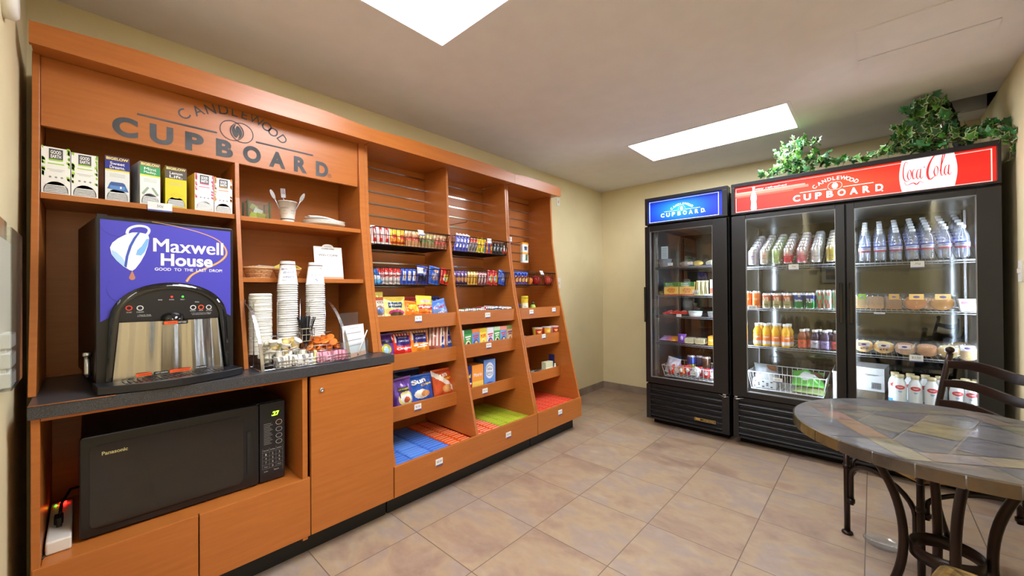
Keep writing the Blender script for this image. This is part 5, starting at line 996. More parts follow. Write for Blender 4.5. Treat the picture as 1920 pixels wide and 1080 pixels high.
# ================================================================ REFRIGERATORS
def fridge(name, label, x0, x1, doors, hdr0, grl):
    """doors: list of (dx0, dx1, gx0, gx1, gz0, gz1, handle_x)"""
    t = thing(name, label, 'refrigerator', (0, 0, 0)); YD, Yb = 3.55, 4.3
    m = MB()
    for q in (((x0, YD, .06), (x0+.035, Yb, 2.03)), ((x1-.035, YD, .06), (x1, Yb, 2.03)), ((x0+.035, Yb-.03, .06), (x1-.035, Yb, 2.03)), ((x0+.035, YD, 1.81), (x1-.035, Yb-.03, 2.03)), ((x0+.035, YD, .06), (x1-.035, Yb-.03, .385))): m.box(*q)
    for d0, d1 in zip(doors, doors[1:]): m.box(((d0[1]+d1[0])/2-.02, YD, .385), ((d0[1]+d1[0])/2+.02, YD+.05, 1.81))
    m.build('cabinet', 'black_metal', t, bevel=.002)
    m = MB()
    for q in (((x0+.036, YD+.03, .387), (x0+.05, Yb-.032, 1.808)), ((x1-.05, YD+.03, .387), (x1-.036, Yb-.032, 1.808)), ((x0+.05, YD+.03, 1.795), (x1-.05, Yb-.032, 1.808)), ((x0+.05, YD, .387), (x1-.05, Yb-.032, .4))): m.box(*q)
    m.build('liner', 'liner', t); MB().box((x0+.05, Yb-.04, .4), (x1-.05, Yb-.033, 1.795)).build('back_liner', 'back_liner', t)
    # header box
    m = MB(); z0, z1 = hdr0, 2.074; y = 3.5; fr = .03
    m.box((x0, y+.02, z0), (x1, YD+.05, z1)).box((x0, y, z0), (x1, y+.02, z0+.014)).box((x0, y, z1-.03), (x1, y+.02, z1)).box((x0, y, z0+.014), (x0+.026, y+.02, z1-.03)).box((x1-.04 if x1 < 0 else x1-.016, y, z0+.014), (x1, y+.02, z1-.03))
    m.build('header_box', 'black_plastic', t, bevel=.002)
    # grille
    m = MB(); gx0, gx1 = x0+.04, x1-(.055 if x1 < 0 else .04); m.box((x0, 3.52, .06), (x1, YD, .375)).box((x0, 3.5, .06), (gx0, 3.52, .37)).box((gx1, 3.5, .06), (x1, 3.52, .37)).box((gx0, 3.5, .06), (gx1, 3.52, .075)); gr = m.build('grille_frame', 'black_plastic', t, bevel=.002)
    for k in range(6): z = .085+.046*k; MB().add([(gx0, 3.518, z+.03), (gx1, 3.518, z+.03), (gx1, 3.496, z+.008), (gx0, 3.496, z+.008), (gx0, 3.51, z), (gx1, 3.51, z), (gx0, 3.519, z+.044), (gx1, 3.519, z+.044)], [(6, 0, 1, 7)[::-1], (0, 3, 2, 1), (3, 4, 5, 2)]).build('louver', 'black_plastic', gr)
    MB().box((x0+.03, 3.6, 0), (x1-.03, 4.25, .06)).build('plinth', 'void', t)
    for d in doors:
        dx0, dx1, gx0, gx1, gz0, gz1, hx, side = d; dz0, dz1 = .388, 1.812; m = MB(); yf = 3.495
        for q in (((dx0, yf, dz0), (gx0, YD-.004, dz1)), ((gx1, yf, dz0), (dx1, YD-.004, dz1)), ((gx0, yf, gz1), (gx1, YD-.004, dz1)), ((gx0, yf, dz0), (gx1, YD-.004, gz0))): m.box(*q)
        dm = m.build('door', 'black_plastic', t, bevel=.002)
        g = MB(); g.box((gx0, yf+.012, gz0), (gx1, yf+.018, gz1)); g.build('glass', 'door_glass', dm)
        e = MB(); w_ = .0035
        for q in (((gx0, yf+.004, gz0), (gx0+w_, yf+.03, gz1)), ((gx1-w_, yf+.004, gz0), (gx1, yf+.03, gz1)), ((gx0+w_, yf+.004, gz1-w_), (gx1-w_, yf+.03, gz1)), ((gx0+w_, yf+.004, gz0), (gx1-w_, yf+.03, gz0+w_))): e.box(*q)
        e.build('glass_trim', 'trim_grey', dm)
        h = MB(); h.box((hx-.008, yf-.028, .94 if side else 1.0), (hx+.008, yf-.008, 1.26 if side else 1.275)).box((hx-.006, yf-.01, 1.0), (hx+.006, yf+.002, 1.03)).box((hx-.006, yf-.01, 1.21), (hx+.006, yf+.002, 1.24)); h.build('handle', 'black_gloss', dm, bevel=.003)
    return t
plain('shelf_wire', (120, 122, 126), .4, .6); plain('trim_grey', (150, 150, 150), .35, .6); plain('back_liner', (84, 86, 86), .08, 1)
FS = fridge('glass_door_fridge', 'narrow black single-door glass fridge with blue lit header', -1.542, -.853, [(-1.542, -.858, -1.497, -.967, .44, 1.766, -1.535, 1)], 1.829, 0)
FB = fridge('glass_door_fridge', 'wide black two-door glass fridge with red lit header and ivy on top', -.826, .545, [(-.824, -.134, -.727, -.183, .43, 1.784, -.158, 0), (-.126, .543, -.085, .45, .43, 1.775, -.106, 0)], 1.828, 0)
# header signs
m = MB(); x0, x1, z0, z1, y = -1.514, -.895, 1.842, 2.043, 3.5185
def grad(u, v): d = min(1, hypot((u-.45)*1.35, (v-.5)*.9)*1.5); c0, c1 = (34, 160, 246), (16, 44, 176); return tuple(c0[i]+(c1[i]-c0[i])*d for i in range(3))  # blue print gradient, with the backlight hot spot put into its lighter centre
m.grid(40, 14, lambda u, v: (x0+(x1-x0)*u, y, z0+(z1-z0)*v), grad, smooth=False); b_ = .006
for q in (((x0+.008, y-.0006, z0+.006), (x0+.013, y, z1-.006)), ((x1-.03, y-.0006, z0+.006), (x1-.026, y, z1-.006)), ((x0+.008, y-.0006, z0+.006), (x1-.026, y, z0+.0095)), ((x0+.008, y-.0006, z1-.0095), (x1-.026, y, z1-.006))): m.box(*q, (226, 234, 250))
logo(m, TR((x0+x1)/2-.01, y-.0006, 1.903), .0485, (236, 244, 252), .045); m.text('.', .04, .178+(x0+x1)/2, 1.9, y-.001, (236, 244, 252), .02)
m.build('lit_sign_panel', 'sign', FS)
m = MB(); x0, x1, z0, z1 = -.8, .529, 1.842, 2.045
def gradr(u, v):  # red print gradient; its brighter middle carries the glow of the backlight
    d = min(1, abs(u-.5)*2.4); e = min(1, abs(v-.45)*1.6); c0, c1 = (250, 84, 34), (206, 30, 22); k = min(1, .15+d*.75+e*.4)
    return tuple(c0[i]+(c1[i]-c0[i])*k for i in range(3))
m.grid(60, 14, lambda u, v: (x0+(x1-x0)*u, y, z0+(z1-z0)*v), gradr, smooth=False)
for q in (((x0+.004, y-.0006, z0+.004), (x0+.008, y, z1-.012)), ((x1-.02, y-.0006, z0+.004), (x1-.015, y, z1-.012)), ((x0+.004, y-.0006, z0+.004), (x1-.015, y, z0+.0075)), ((x0+.004, y-.0006, z1-.0155), (x1-.015, y, z1-.012))): m.box(*q, (250, 214, 206))
m.box((x0, y-.0008, 1.972), (x0+.47, y, 1.99), (240, 128, 110)); m.box((x0, y-.0008, 1.99), (x0+.45, y, 2.0), (244, 160, 144)); m.box((x0, y-.0008, 1.958), (x0+.38, y, 1.972), (236, 84, 66))
logo(m, TR(-.18, y-.0014, 1.896), .063, (252, 246, 244), .04); m.text('.', .05, .055, 1.884, y-.002, (252, 246, 244), .02)
tbox(m, 'stay refreshed', -.56, 2.008, .2, .016, y-.0014, (252, 236, 232), .025)
# bottle silhouette
bp = [(-.0175, 0), (-.02, .012), (-.0185, .04), (-.0165, .062), (-.0205, .085), (-.0205, .1), (-.014, .122), (-.0085, .14), (-.0075, .162), (-.009, .166), (-.009, .18)]
for (xa, za), (xb, zb_) in zip(bp, bp[1:]): poly(m, [(-.672+xa, 1.853+za), (-.672-xa, 1.853+za), (-.672-xb, 1.853+zb_), (-.672+xb, 1.853+zb_)], y-.0016, (252, 246, 244))
tbox(m, 'Coca-Cola', -.672, 1.945, .03, .009, y-.002, (206, 30, 22), 0, shear=.4)
# white label with red script-like lettering
L0, L1 = .146, .369; pts = [(L0+.012*sin(pi*i/12)*-1, 1.846+.199*i/12) for i in range(13)][::-1]; ptr = [(L1+.012*sin(pi*i/12), 1.846+.199*i/12) for i in range(13)]
poly(m, ptr+pts, y-.0016, (240, 238, 246)); SR = (206, 36, 32)
def script(mb, ox, oz, s, yy, c=SR):
    T = lambda L: [(ox+a*s, oz+b*s, r) for a, b, r in L]
    stroke(mb, T([(.16, .72, .5), (.08, .8, 1), (.02, .6, 1.4), (.0, .3, 1.8), (.03, .05, 1.6), (.12, -.05, 1), (.2, .03, .5)]), .011*s, c, yy)             # first C
    stroke(mb, T([(.17, .42, .6), (.13, .2, 1.8), (.17, .02, 1.2), (.23, .1, .8), (.24, .34, 1.6), (.19, .44, .8), (.16, .38, .5)]), .011*s, c, yy-.0001)    # o
    stroke(mb, T([(.37, .36, .8), (.32, .44, .8), (.28, .25, 1.8), (.31, .02, 1.4), (.39, .12, .5)]), .011*s, c, yy-.0002)                                   # c
    stroke(mb, T([(.5, .4, .8), (.44, .38, 1.2), (.4, .16, 1.8), (.44, .0, 1), (.5, .14, .8), (.53, .42, 1.4)]), .011*s, c, yy-.0003); stroke(mb, T([(.53, .42, 1.4), (.51, .1, 1.8), (.55, .0, 1), (.6, .12, .5)]), .011*s, c, yy-.0004)  # a
    stroke(mb, T([(.61, .46, 1.2), (.655, .47, 1.2)]), .016*s, c, yy)                                                                                          # hyphen
    stroke(mb, T([(1.2, .86, .6), (1.08, .95, 1.2), (.9, .84, 1.8), (.76, .5, 3), (.72, .16, 3.4), (.78, -.08, 2.6), (.9, .0, 1.2), (.98, .14, .5)]), .011*s, c, yy-.0005)   # big C
    stroke(mb, T([(.95, .42, .6), (.91, .2, 1.8), (.95, .02, 1.2), (1.01, .1, .8), (1.02, .34, 1.6), (.97, .44, .8), (.94, .38, .5)]), .011*s, c, yy-.0001)
    stroke(mb, T([(1.07, .2, .6), (1.16, .6, 1), (1.22, .88, 1.4), (1.19, .98, 1), (1.14, .7, 1.6), (1.1, .2, 1.8), (1.13, .0, 1), (1.19, .12, .5)]), .011*s, c, yy-.0002)  # l
    stroke(mb, T([(1.3, .4, .8), (1.24, .38, 1.2), (1.2, .16, 1.8), (1.24, .0, 1), (1.3, .14, .8), (1.33, .42, 1.4)]), .011*s, c, yy-.0003); stroke(mb, T([(1.33, .42, 1.4), (1.31, .1, 1.8), (1.35, .0, 1), (1.4, .12, .5)]), .011*s, c, yy-.0004)
    stroke(mb, T([(.03, -.02, .6), (.1, -.2, 1), (.3, -.14, 1.8), (.4, -.22, 2.4), (.5, -.12, 1.2), (.62, -.2, .5)]), .011*s, c, yy)
script(m, .152, 1.916, .147, y-.0022)
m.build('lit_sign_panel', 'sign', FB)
m = MB(); m.box((-1.12, 3.4945, .128), (-.955, 3.4975, .152), (20, 18, 14)); 
for q in (((-1.12, 3.493, .128), (-.955, 3.4945, .1305)), ((-1.12, 3.493, .1495), (-.955, 3.4945, .152)), ((-1.12, 3.493, .13), (-1.117, 3.4945, .15)), ((-.958, 3.493, .13), (-.955, 3.4945, .15))): m.box(*q, (196, 160, 84))
m.box((-1.112, 3.4935, .134), (-1.075, 3.4945, .147), (196, 150, 84)); tbox(m, 'refrigeration', -1.01, .14, .088, .011, 3.4935, (206, 170, 90), .02); m.build('badge', 'card', FS)
# hinge hardware between the fridges
m = MB(); m.box((-.895, 3.482, .378), (-.872, 3.497, .39)).tube([(-.93, 3.488, .38), (-.885, 3.483, .365), (-.86, 3.487, .372)], .0025, 6); m.build('bottom_hinge', 'chrome', FS); MB().box((-.81, 3.482, .378), (-.79, 3.494, .39)).tube([(-.82, 3.487, .372), (-.8, 3.483, .366), (-.75, 3.488, .378)], .0025, 6).build('bottom_hinge', 'chrome', FB)
# lamps inside: vertical tubes behind the door jambs
def tube_lamp(parent, x, z0=.46, z1=1.76, y=3.6, r=.011):
    MB().lathe([(r, z0), (r, z1)], 12, M=TR(x, y, 0)).build('lamp_tube', 'tube_white', parent)
tube_lamp(FB, -.765); tube_lamp(FB, .494); tube_lamp(FS, -.915); tube_lamp(FB, -.13, y=3.615, r=.009)
# wire shelves
def wshelf(parent, x0, x1, z, slope=0, y0=3.61, y1=4.2, n=None):
    m = MB(); n = n or int((x1-x0)/.026); zz = lambda y: z+slope*(y-y0)
    for yy in (y0, y0+.02, y1): m.tube([(x0, yy, zz(yy)-.004), (x1, yy, zz(yy)-.004)], .003, 6)
    m.tube([(x0, y0, zz(y0)-.016), (x1, y0, zz(y0)-.016)], .0025, 6)
    for i in range(n+1): x = x0+(x1-x0)*i/n; m.tube([(x, y0, zz(y0)-.016), (x, y0, zz(y0)-.002), (x, y1, zz(y1)-.002)], .0014, 4)
    m.build('wire_shelf', 'shelf_wire', parent)
for z in (1.445, 1.182, .995, .747): wshelf(FS, -1.49, -.905, z)
for z, sl in ((1.41, .42), (1.083, 0), (.785, 0)): wshelf(FB, -.775, -.152, z, sl)
for z, sl in ((1.405, .33), (1.09, 0), (.785, 0), (.456, 0)): wshelf(FB, -.115, .49, z, sl)
for par, xs_ in ((FS, (-1.485, -.91)), (FB, (-.768, .482))):
    for x in xs_:
        for yy in (3.64, 4.18):
            m = MB().box((x-.006, yy-.006, .4), (x+.006, yy+.006, 1.78))
            for k in range(40): m.box((x-.003, yy-.0068, .42+.033*k), (x+.003, yy-.006, .434+.033*k), (20, 20, 20))
            m.build('shelf_standard', 'chrome', par)
# ------------------------------------------------ contents
def can(name, label, loc, h, r, cf, grp, rz_=0, tex=(), n=20):
    o = thing(name, label, 'can', loc, rz_, group=grp); m = MB()
    m.lathe([(r*.72, 0), (r*.8, .001), (r, .007), (r, h*.3), (r, h*.5), (r, h*.7), (r, h-.018), (r*.8, h-.003), (r*.82, h), (r*.74, h-.003), (.001, h-.004)], n, cf=cf, caps=False)
    m.lathe([(.001, 0), (r*.72, .0005)], n, (150, 150, 150), caps=False)
    for s_, a_, zz, w_, h_, c in tex: cyl_text(m, s_, a_, zz, w_, h_, r, c, bold=.03, r1=lambda z: r)
    m.build('can_shell', 'can', o); return o
def ccf(body, topc=(200, 200, 204), dots=None, top2=None, low=None):
    def f(a, i):
        if i <= 1 or i == 6: return (222, 222, 226)
        if i > 6: return (104, 104, 110)
        c = body
        if low and i <= 2+1: c = low
        if top2 and i >= 4: c = top2
        if dots and (int(a*20)+i) % 3 == 0: c = dots
        return c
    return f
colc = [((196, 190, 210), (120, 90, 160)), ((206, 196, 190), (220, 120, 70)), ((170, 200, 140), (150, 190, 120)), ((214, 190, 190), (206, 50, 70)), ((216, 186, 196), (214, 100, 130)), ((226, 226, 228), (190, 196, 206)), ((206, 190, 110), (206, 190, 90))]
cx = [onp(1, 3.64, px, 490).x for px in (1411, 1433, 1455, 1477, 1503, 1530, 1559)]
for ci, (c0, c1) in enumerate(colc):
    pr_ = None
    for ri in range(6):
        lab = 'white and %s can, %s row from the front of the %s column, sloping shelf' % (['violet', 'orange', 'green', 'red', 'pink', 'silver', 'yellow'][ci], ORD[ri], ORD[ci])
        yy = 3.65+.07*ri; zz = 1.412+.42*(yy-3.61)
        if pr_ is None: pr_ = can('drink_can', lab, (cx[ci], yy, zz), .122, .0315, ccf(c0, top2=None, dots=None, low=c1 if ci in (3, 4) else None), 'cans on the sloping top shelf', tex=(('~', 0, .065, .03, .014, c1), ('~', 0, .045, .03, .006, (120, 120, 130))))
        else: dup(pr_, (cx[ci], yy, zz), rot=.0, label=lab)
# front row of cans, second shelf
zs = 1.084
def xs(px, yv=3.64): return onp(1, yv, px, 560).x
for i, px in enumerate((1402, 1418)): can('drink_can', 'orange soda can, %s on the left of the second shelf' % ('partly hidden first' if i == 0 else 'second'), (xs(px), 3.645, zs), .137, .0315, ccf((236, 130, 60), low=(226, 110, 40)), 'cans on the second shelf', tex=(('~', 0, .07, .03, .014, (250, 220, 190)),))
for i, px in enumerate((1437, 1456.5, 1476.5)): can('drink_can', '%s vegetable juice can of the three green and red ones on the second shelf' % ['left', 'middle', 'right'][i], (xs(px), 3.645, zs), .12, .032, ccf((96, 120, 60), top2=(190, 90, 60), low=(176, 170, 130)), 'vegetable juice cans on the second shelf', tex=(('V8', 0, .072, .034, .032, (236, 236, 220)), ('100%', 0, .03, .03, .008, (60, 90, 50))))
can('drink_can', 'blue and green lemon lime can with slanted white lettering on the second shelf', (xs(1497.5), 3.645, zs), .122, .0325, ccf((30, 70, 170), low=(20, 130, 70)), 'cans on the second shelf', tex=(('Sprite', 0, .062, .05, .024, WHT), ('o', .2, .095, .015, .012, (236, 220, 60))))
can('drink_can', 'dark blue and green lemon lime can, right of the other lemon lime can', (xs(1519), 3.645, zs), .122, .0325, ccf((24, 50, 130), low=(16, 120, 60)), 'cans on the second shelf', tex=(('7UP', 0, .062, .046, .03, (226, 236, 230)),))
for i, px in enumerate((1537, 1551, 1568)): can('drink_can', '%s tall pastel patterned can at the right of the second shelf' % ['left', 'middle', 'right'][i], (xs(px), 3.66-.01*(i % 2), zs), .142, .0285, ccf((140, 196, 170), dots=(226, 90, 90) if i < 2 else (206, 190, 150)), 'tall pastel cans')
# second row behind
for i, px in enumerate((1443, 1463, 1483, 1503, 1524)): can('drink_can', '%s dark can standing behind the front row of the second shelf' % ORD[i], (xs(px, 3.72), 3.72, zs), .122, .031, ccf((60, 64, 90)), 'dark cans behind the front row')
# orange juice
zs = .786
oj = [(.024, 0), (.029, .004), (.03, .03), (.03, .088), (.027, .094), (.03, .104), (.029, .122), (.019, .142), (.017, .15), (.0165, .158)]
k = 0
for row in range(2):
    for i, px in enumerate((1419.5, 1436, 1453, 1472)):
        lab = '%s bottle of orange juice in the %s row of the third shelf' % (['first', 'second', 'third', 'fourth'][i], ['front', 'back'][row]); x = xs(px)+.012*row
        if k == 0: oj0 = bottle('juice_bottle', lab, 'bottle', (x, 3.65, zs), oj, 20, (236, 176, 20), grp='orange juice bottles', labprof=[(.0304, .016), (.0304, .04), (.0304, .062), (.0304, .086)], labf=lambda a_, i: ((206, 206, 214), (240, 120, 40), (240, 140, 50))[i] if (a_ < .2 or a_ > .8) else ((230, 160, 60), (232, 130, 50), (232, 130, 50))[i], tex=(('~', .1, .07, .034, .01, WHT),), capprof=[(.019, .156), (.0195, .174), (.018, .176)], capcol=(236, 238, 240))
        else: dup(oj0, (x, 3.65+.066*row, zs), rot=.1*i, label=lab)
        k += 1
for i, (px, c, lc, lb, w_) in enumerate(((1503, (130, 60, 30), (226, 90, 60), 'amber juice bottle with red and green label', 'apple'), (1527, (50, 20, 50), (206, 200, 220), 'dark purple juice bottle with speckled white label', 'grape'), (1546, (60, 40, 70), (150, 130, 190), 'purple juice bottle with violet label', 'berry'), (1567, (60, 30, 40), (226, 90, 90), 'dark juice bottle with pink label at the right door edge', 'cherry'))):
    o = bottle('juice_bottle', lb, 'bottle', (xs(px), 3.66, zs), [(.022, 0), (.028, .004), (.0285, .07), (.03, .085), (.024, .108), (.015, .122), (.015, .13)], 20, c, grp='small juice bottles', labprof=[(.0289, .012), (.0289, .04), (.0289, .066)], labf=lambda a_, i, lc=lc: lc if i else tuple(int(v*.85) for v in lc), tex=(('~', 0, .045, .03, .012, (40, 90, 50)),), capprof=[(.0175, .126), (.018, .142), (.0165, .144)], capcol=(238, 238, 240))
    dup(o, (xs(px)+.02, 3.725, zs), label='bottle just behind the '+lb)
# water bottles
wp = [(.024, 0), (.03, .005), (.031, .02), (.0295, .026), (.031, .032), (.0295, .038), (.031, .044), (.0295, .05), (.031, .056), (.0315, .06), (.0315, .1), (.031, .104), (.0295, .115), (.03, .125), (.024, .15), (.015, .168), (.0125, .175), (.0125, .184)]
pw = None; wx = [onp(1, 3.65, px, 470).x for px in (1621, 1650, 1680, 1711, 1740, 1772, 1805)]
for ci in range(7):
    for ri in range(5):
        yy = 3.65+.085*ri; zz = 1.408+.33*(yy-3.61); lab = 'clear water bottle, %s row from the front of the %s column, sloping shelf' % (ORD[ri], ORD[ci])
        if pw is None:
            pw = thing('water_bottle', lab, 'bottle', (wx[ci], yy, zz), 0, group='water bottles on the sloping shelf'); MB().lathe(wp, 20, caps=True).build('bottle_body', 'pet', pw)
            lm = MB(); lm.lathe([(.0319, .062), (.0319, .07), (.0319, .078), (.0319, .092), (.0319, .1)], 20, cf=lambda a_, i: ((196, 60, 90), (190, 206, 236), (206, 214, 240), (70, 90, 190))[i], caps=False); cyl_text(lm, '~', 0, .084, .034, .006, .0319, (60, 80, 180), r1=lambda z: .0319); lm.build('label', 'film', pw)
            MB().lathe([(.0145, .182), (.015, .196), (.0135, .198)], 16, (236, 240, 248)).build('cap', 'plastic', pw)
        else: dup(pw, (wx[ci], yy, zz), rot=.5*ri, label=lab)
# wrapped pastries and sandwiches
def pastry(label, x, y, z, w, h, d, c, ctop, shape='bun', grp='', tagc=(240, 206, 140), lean=0, name='wrapped_pastry', fruit_=None):
    w, h, d = w*1.14, h*1.2, d*1.1
    o = thing(name, label, 'pastry', (x, y, z), (lean, 0, random.uniform(-.15, .15)), group=grp); m = MB()
    if shape == 'bun': m.sphere((0, 0, h*.42), 1, 18, 10, c, sc3=(w*.42, d*.42, h*.42))
    elif shape == 'loaf':
        for k in range(5): m.bbox((-w*.4, -d*.4+d*.16*k, .004), (w*.4, -d*.4+d*.16*k+d*.14, h*.8), w*.12, tuple(max(0, v-12*(k % 2)) for v in c))
    else: m.lathe([(w*.25, .004), (w*.42, h*.2), (w*.45, h*.5), (w*.36, h*.72), (w*.2, h*.66), (.001, h*.6)], 20, cf=lambda a_, i: c if i < 3 else ctop, caps=True, M=TR(0, 0, 0, 0) @ Matrix.Diagonal((1, .8, 1, 1)))
    if fruit_:
        for k in range(3): m.sphere((-w*.12+w*.12*k, -d*.34, h*.42+.004*(k % 2)), w*.075, 10, 6, fruit_)
    m.build('pastry_body', 'card', o)
    p = MB(); rnd = random.Random(int(x*1e4)); ph = rnd.uniform(0, 6)
    p.grid(18, 12, lambda u, v: ((u-.5)*w*(1.02-.1*abs(v-.5)), -d*.47*cos((v-.5)*pi*.96)-.003*sin(19*u+ph)-.002*sin(31*v+ph), h*(.5-.5*cos(v*pi))*1.02+.004*sin(23*u+7*v+ph)*v))
    p.build('plastic_wrap', 'wrap', o)
    if tagc: q = MB().box((-w*.26, -d*.47, h*.62), (w*.26, -d*.465, h*.95), tagc); q.sphere((0, -d*.47, h*.78), w*.06, 8, 5, (110, 90, 150) if fruit_ is None else fruit_, sc3=(2, .2, 1)); q.build('label', 'card', o)
    return o
zs = 1.091
for px, w_, lb, c, sh_, tg in ((1614, .07, 'wrapped sandwich with green top at the left end', (176, 140, 96), 'loaf', (120, 160, 60)), (1642, .085, 'tall wrapped brown bread sandwich, second from the left', (170, 130, 96), 'loaf', None), (1674, .085, 'wrapped dark bread sandwich in the middle', (150, 104, 70), 'loaf', (200, 160, 90)), (1716, .115, 'round wrapped bagel with a red printed tag', (196, 116, 40), 'bun', (240, 196, 120)), (1768, .115, 'round wrapped bagel with a blue printed tag, rightmost,', (206, 140, 56), 'bun', (240, 206, 140))):
    pastry(lb+' on the second right shelf', xs(px), 3.69, zs, w_, .092, .1, c, c, sh_, 'wrapped breads on the second right shelf', tg)
pastry('wrapped bagel behind the two round ones on the second right shelf', xs(1742, 3.76), 3.79, zs, .1, .08, .09, (200, 130, 60), (200, 130, 60), 'bun', 'wrapped breads on the second right shelf', None)
t = thing('food_tray', 'white tapered tub with red print at the right end of the second right shelf', 'food tray', (xs(1820), 3.66, zs), 0); m = MB(); m.add([(-.04, -.03, 0), (.04, -.03, 0), (.04, .03, 0), (-.04, .03, 0), (-.052, -.04, .075), (.052, -.04, .075), (.052, .04, .075), (-.052, .04, .075)], [(0, 3, 2, 1), (4, 5, 6, 7), (0, 1, 5, 4), (1, 2, 6, 5), (2, 3, 7, 6), (3, 0, 4, 7)], (236, 238, 244)); m.box((-.04, -.038, .045), (.04, -.036, .07), (206, 150, 170)); m.build('tub', 'card', t)
zs = .786
for px, lb, c, ct, fr in ((1618, 'wrapped danish with blueberry filling at the left end', (226, 180, 110), (236, 200, 140), (90, 60, 110)), (1656, 'wrapped danish with dark berries, second from the left', (232, 176, 90), (240, 206, 130), (80, 50, 90)), (1697, 'wrapped cinnamon swirl, third from the left', (206, 160, 120), (190, 130, 90), None), (1738, 'wrapped flat pecan pastry, fourth from the left', (200, 140, 90), (206, 150, 110), None), (1778, 'wrapped pale danish behind the chair finial', (226, 186, 110), (236, 214, 160), None)):
    pastry(lb+' on the third right shelf', xs(px), 3.68, zs+.012, .1, .078, .09, c, ct, 'dish', 'wrapped pastries on the third right shelf', (236, 226, 230) if px != 1738 else None, .35, fruit_=fr)
pastry('wrapped round roll at the right end of the third right shelf', xs(1815), 3.67, zs, .1, .085, .09, (220, 180, 120), (226, 226, 226), 'bun', 'wrapped pastries on the third right shelf', (236, 236, 244))
pastry('wrapped roll behind the others at the right of the third right shelf', xs(1800, 3.8), 3.8, zs, .13, .1, .1, (170, 140, 90), (226, 226, 226), 'bun', 'wrapped pastries on the third right shelf', None)
# milk bottles on the floor of the right side
mp_ = [(.026, 0), (.032, .004), (.033, .03), (.031, .06), (.0325, .1), (.033, .13), (.028, .155), (.019, .172), (.0185, .182)]
def milk(px, yv, lb, low):
    x = xs(px, yv); o = bottle('milk_bottle', lb, 'bottle', (x, yv, .4575), [(r, z*1.03) for r, z in mp_], 20, (226, 232, 236), grp='milk bottles at the bottom of the right side', labprof=[(.0333, .006), (.0338, .034), (.032, .064), (.0333, .1), (.0338, .132)], labf=lambda a_, i: low if i == 0 else (226, 232, 236), capprof=[(.0205, .186), (.021, .206), (.019, .208)], capcol=(206, 190, 150), tex=())
    q = MB(); R_ = .0357
    vs = []
    for i_ in range(17):
        a_ = -.026+.052*i_/16; hz = .0135*sqrt(max(0, 1-(a_/.026)**2))+.0001; vs += [(R_*sin(a_/R_), -R_*cos(a_/R_), .128-hz), (R_*sin(a_/R_), -R_*cos(a_/R_), .128+hz)]
    q.add(vs, [(2*i_, 2*i_+2, 2*i_+3, 2*i_+1) for i_ in range(16)], (206, 60, 70)); cyl_text(q, '~', 0, .128, .026, .007, R_+.001, (240, 230, 230), r1=lambda z: R_+.0008); cyl_text(q, '~', 0, .1, .02, .008, R_, (80, 140, 200), r1=lambda z: R_-.0003); q.build('red_oval', 'card', o); return o
BL_, PK = (70, 160, 216), (206, 70, 90)
for i, px in enumerate((1685, 1714, 1745)): milk(px, 3.64, '%s front blue-bottomed milk bottle of three' % ['left', 'middle', 'right'][i], BL_)
for i, px in enumerate((1676, 1705, 1733, 1760)): milk(px, 3.72, '%s blue-bottomed milk bottle of the second row' % ORD[i], BL_)
for i, px in enumerate((1792, 1818, 1836)): milk(px, 3.64, '%s pink-bottomed milk bottle of the front right group, seen through the chair back' % ORD[i], PK)
for i, px in enumerate((1808, 1829)): milk(px, 3.72, '%s pink-bottomed milk bottle behind the right group' % ORD[i], PK)
t = thing('carton_box', 'white carton with barcode print lying at the lower left of the right side', 'box', (xs(1625), 3.72, .4575), (0, 0, -.12)); m = MB().box((-.085, 0, .06), (.085, .25, .22), (176, 178, 180)); tbox(m, '~', .02, .17, .07, .008, -.001, (70, 70, 70)); 
for k in range(14): m.box((.02+.0036*k, -.0008, .075), (.022+.0036*k, 0, .12), (50, 50, 54))
m.box((-.085, .003, 0), (.085, .25, .06), (90, 80, 66)); m.build('carton', 'card', t)
t = thing('carton_box', 'large brown carton behind the milk bottles', 'box', (.14, 3.86, .4575), 0); MB().box((-.1, 0, 0), (.3, .28, .12), (120, 112, 96)).build('carton', 'card', t)
t = thing('storage_bin', 'translucent white bin at the lower right of the middle door', 'bin', (xs(1572, 3.72), 3.68, .4005), 0); m = MB().box((-.035, 0, .0), (.04, .3, .235), (190, 194, 196)); m.box((-.039, -.004, .225), (.044, .304, .235), (206, 208, 210)); m.build('bin_shell', 'card', t)
# white wire basket with bagged salads
def fbasket(label, x0, x1, y0, y1, z0, z1, n, grp='white wire fridge baskets'):
    t = thing('wire_basket', label, 'basket', (x0, y0, z0), 0, group=grp); w_, d = x1-x0, y1-y0; h = z1-z0; m = MB(); tp_ = .02
    for z, g in ((h, 0), (0, tp_)): m.tube([(g, g, z), (w_-g, g, z), (w_-g, d-g, z), (g, d-g, z)], .0035 if z else .0028, 6, closed=True)
    for i in range(n+1): x = w_*i/n; xb = tp_+(w_-2*tp_)*i/n; m.tube([(x, 0, h), (xb, tp_, 0), (xb, d-tp_, 0), (x, d, h)], .0019, 5)
    for i in range(8): y = d*i/7; yb = tp_+(d-2*tp_)*i/7; m.tube([(0, y, h), (tp_, yb, 0), (w_-tp_, yb, 0), (w_, y, h)], .0019, 5)
    m.build('wire_mesh', 'white_wire', t); return t
fbasket('white wire basket of bags behind the middle door', -.745, -.25, 3.62, 4.0, .44, .575, 14)
MB().box((-.76, 3.62, .4005), (-.24, 4.1, .438)).build('basket_shelf', 'chrome', FB)
def lump(name, label, loc, w, h, t_, art, rot, grp, seed=0, cat='bag', mat='film', tex=()):
    o = thing(name, label, cat, loc, rot, group=grp); m = MB(); pouch(m, w, h, t_, art, seed, 12, 14, tex); m.build('wrapper', mat, o); return o
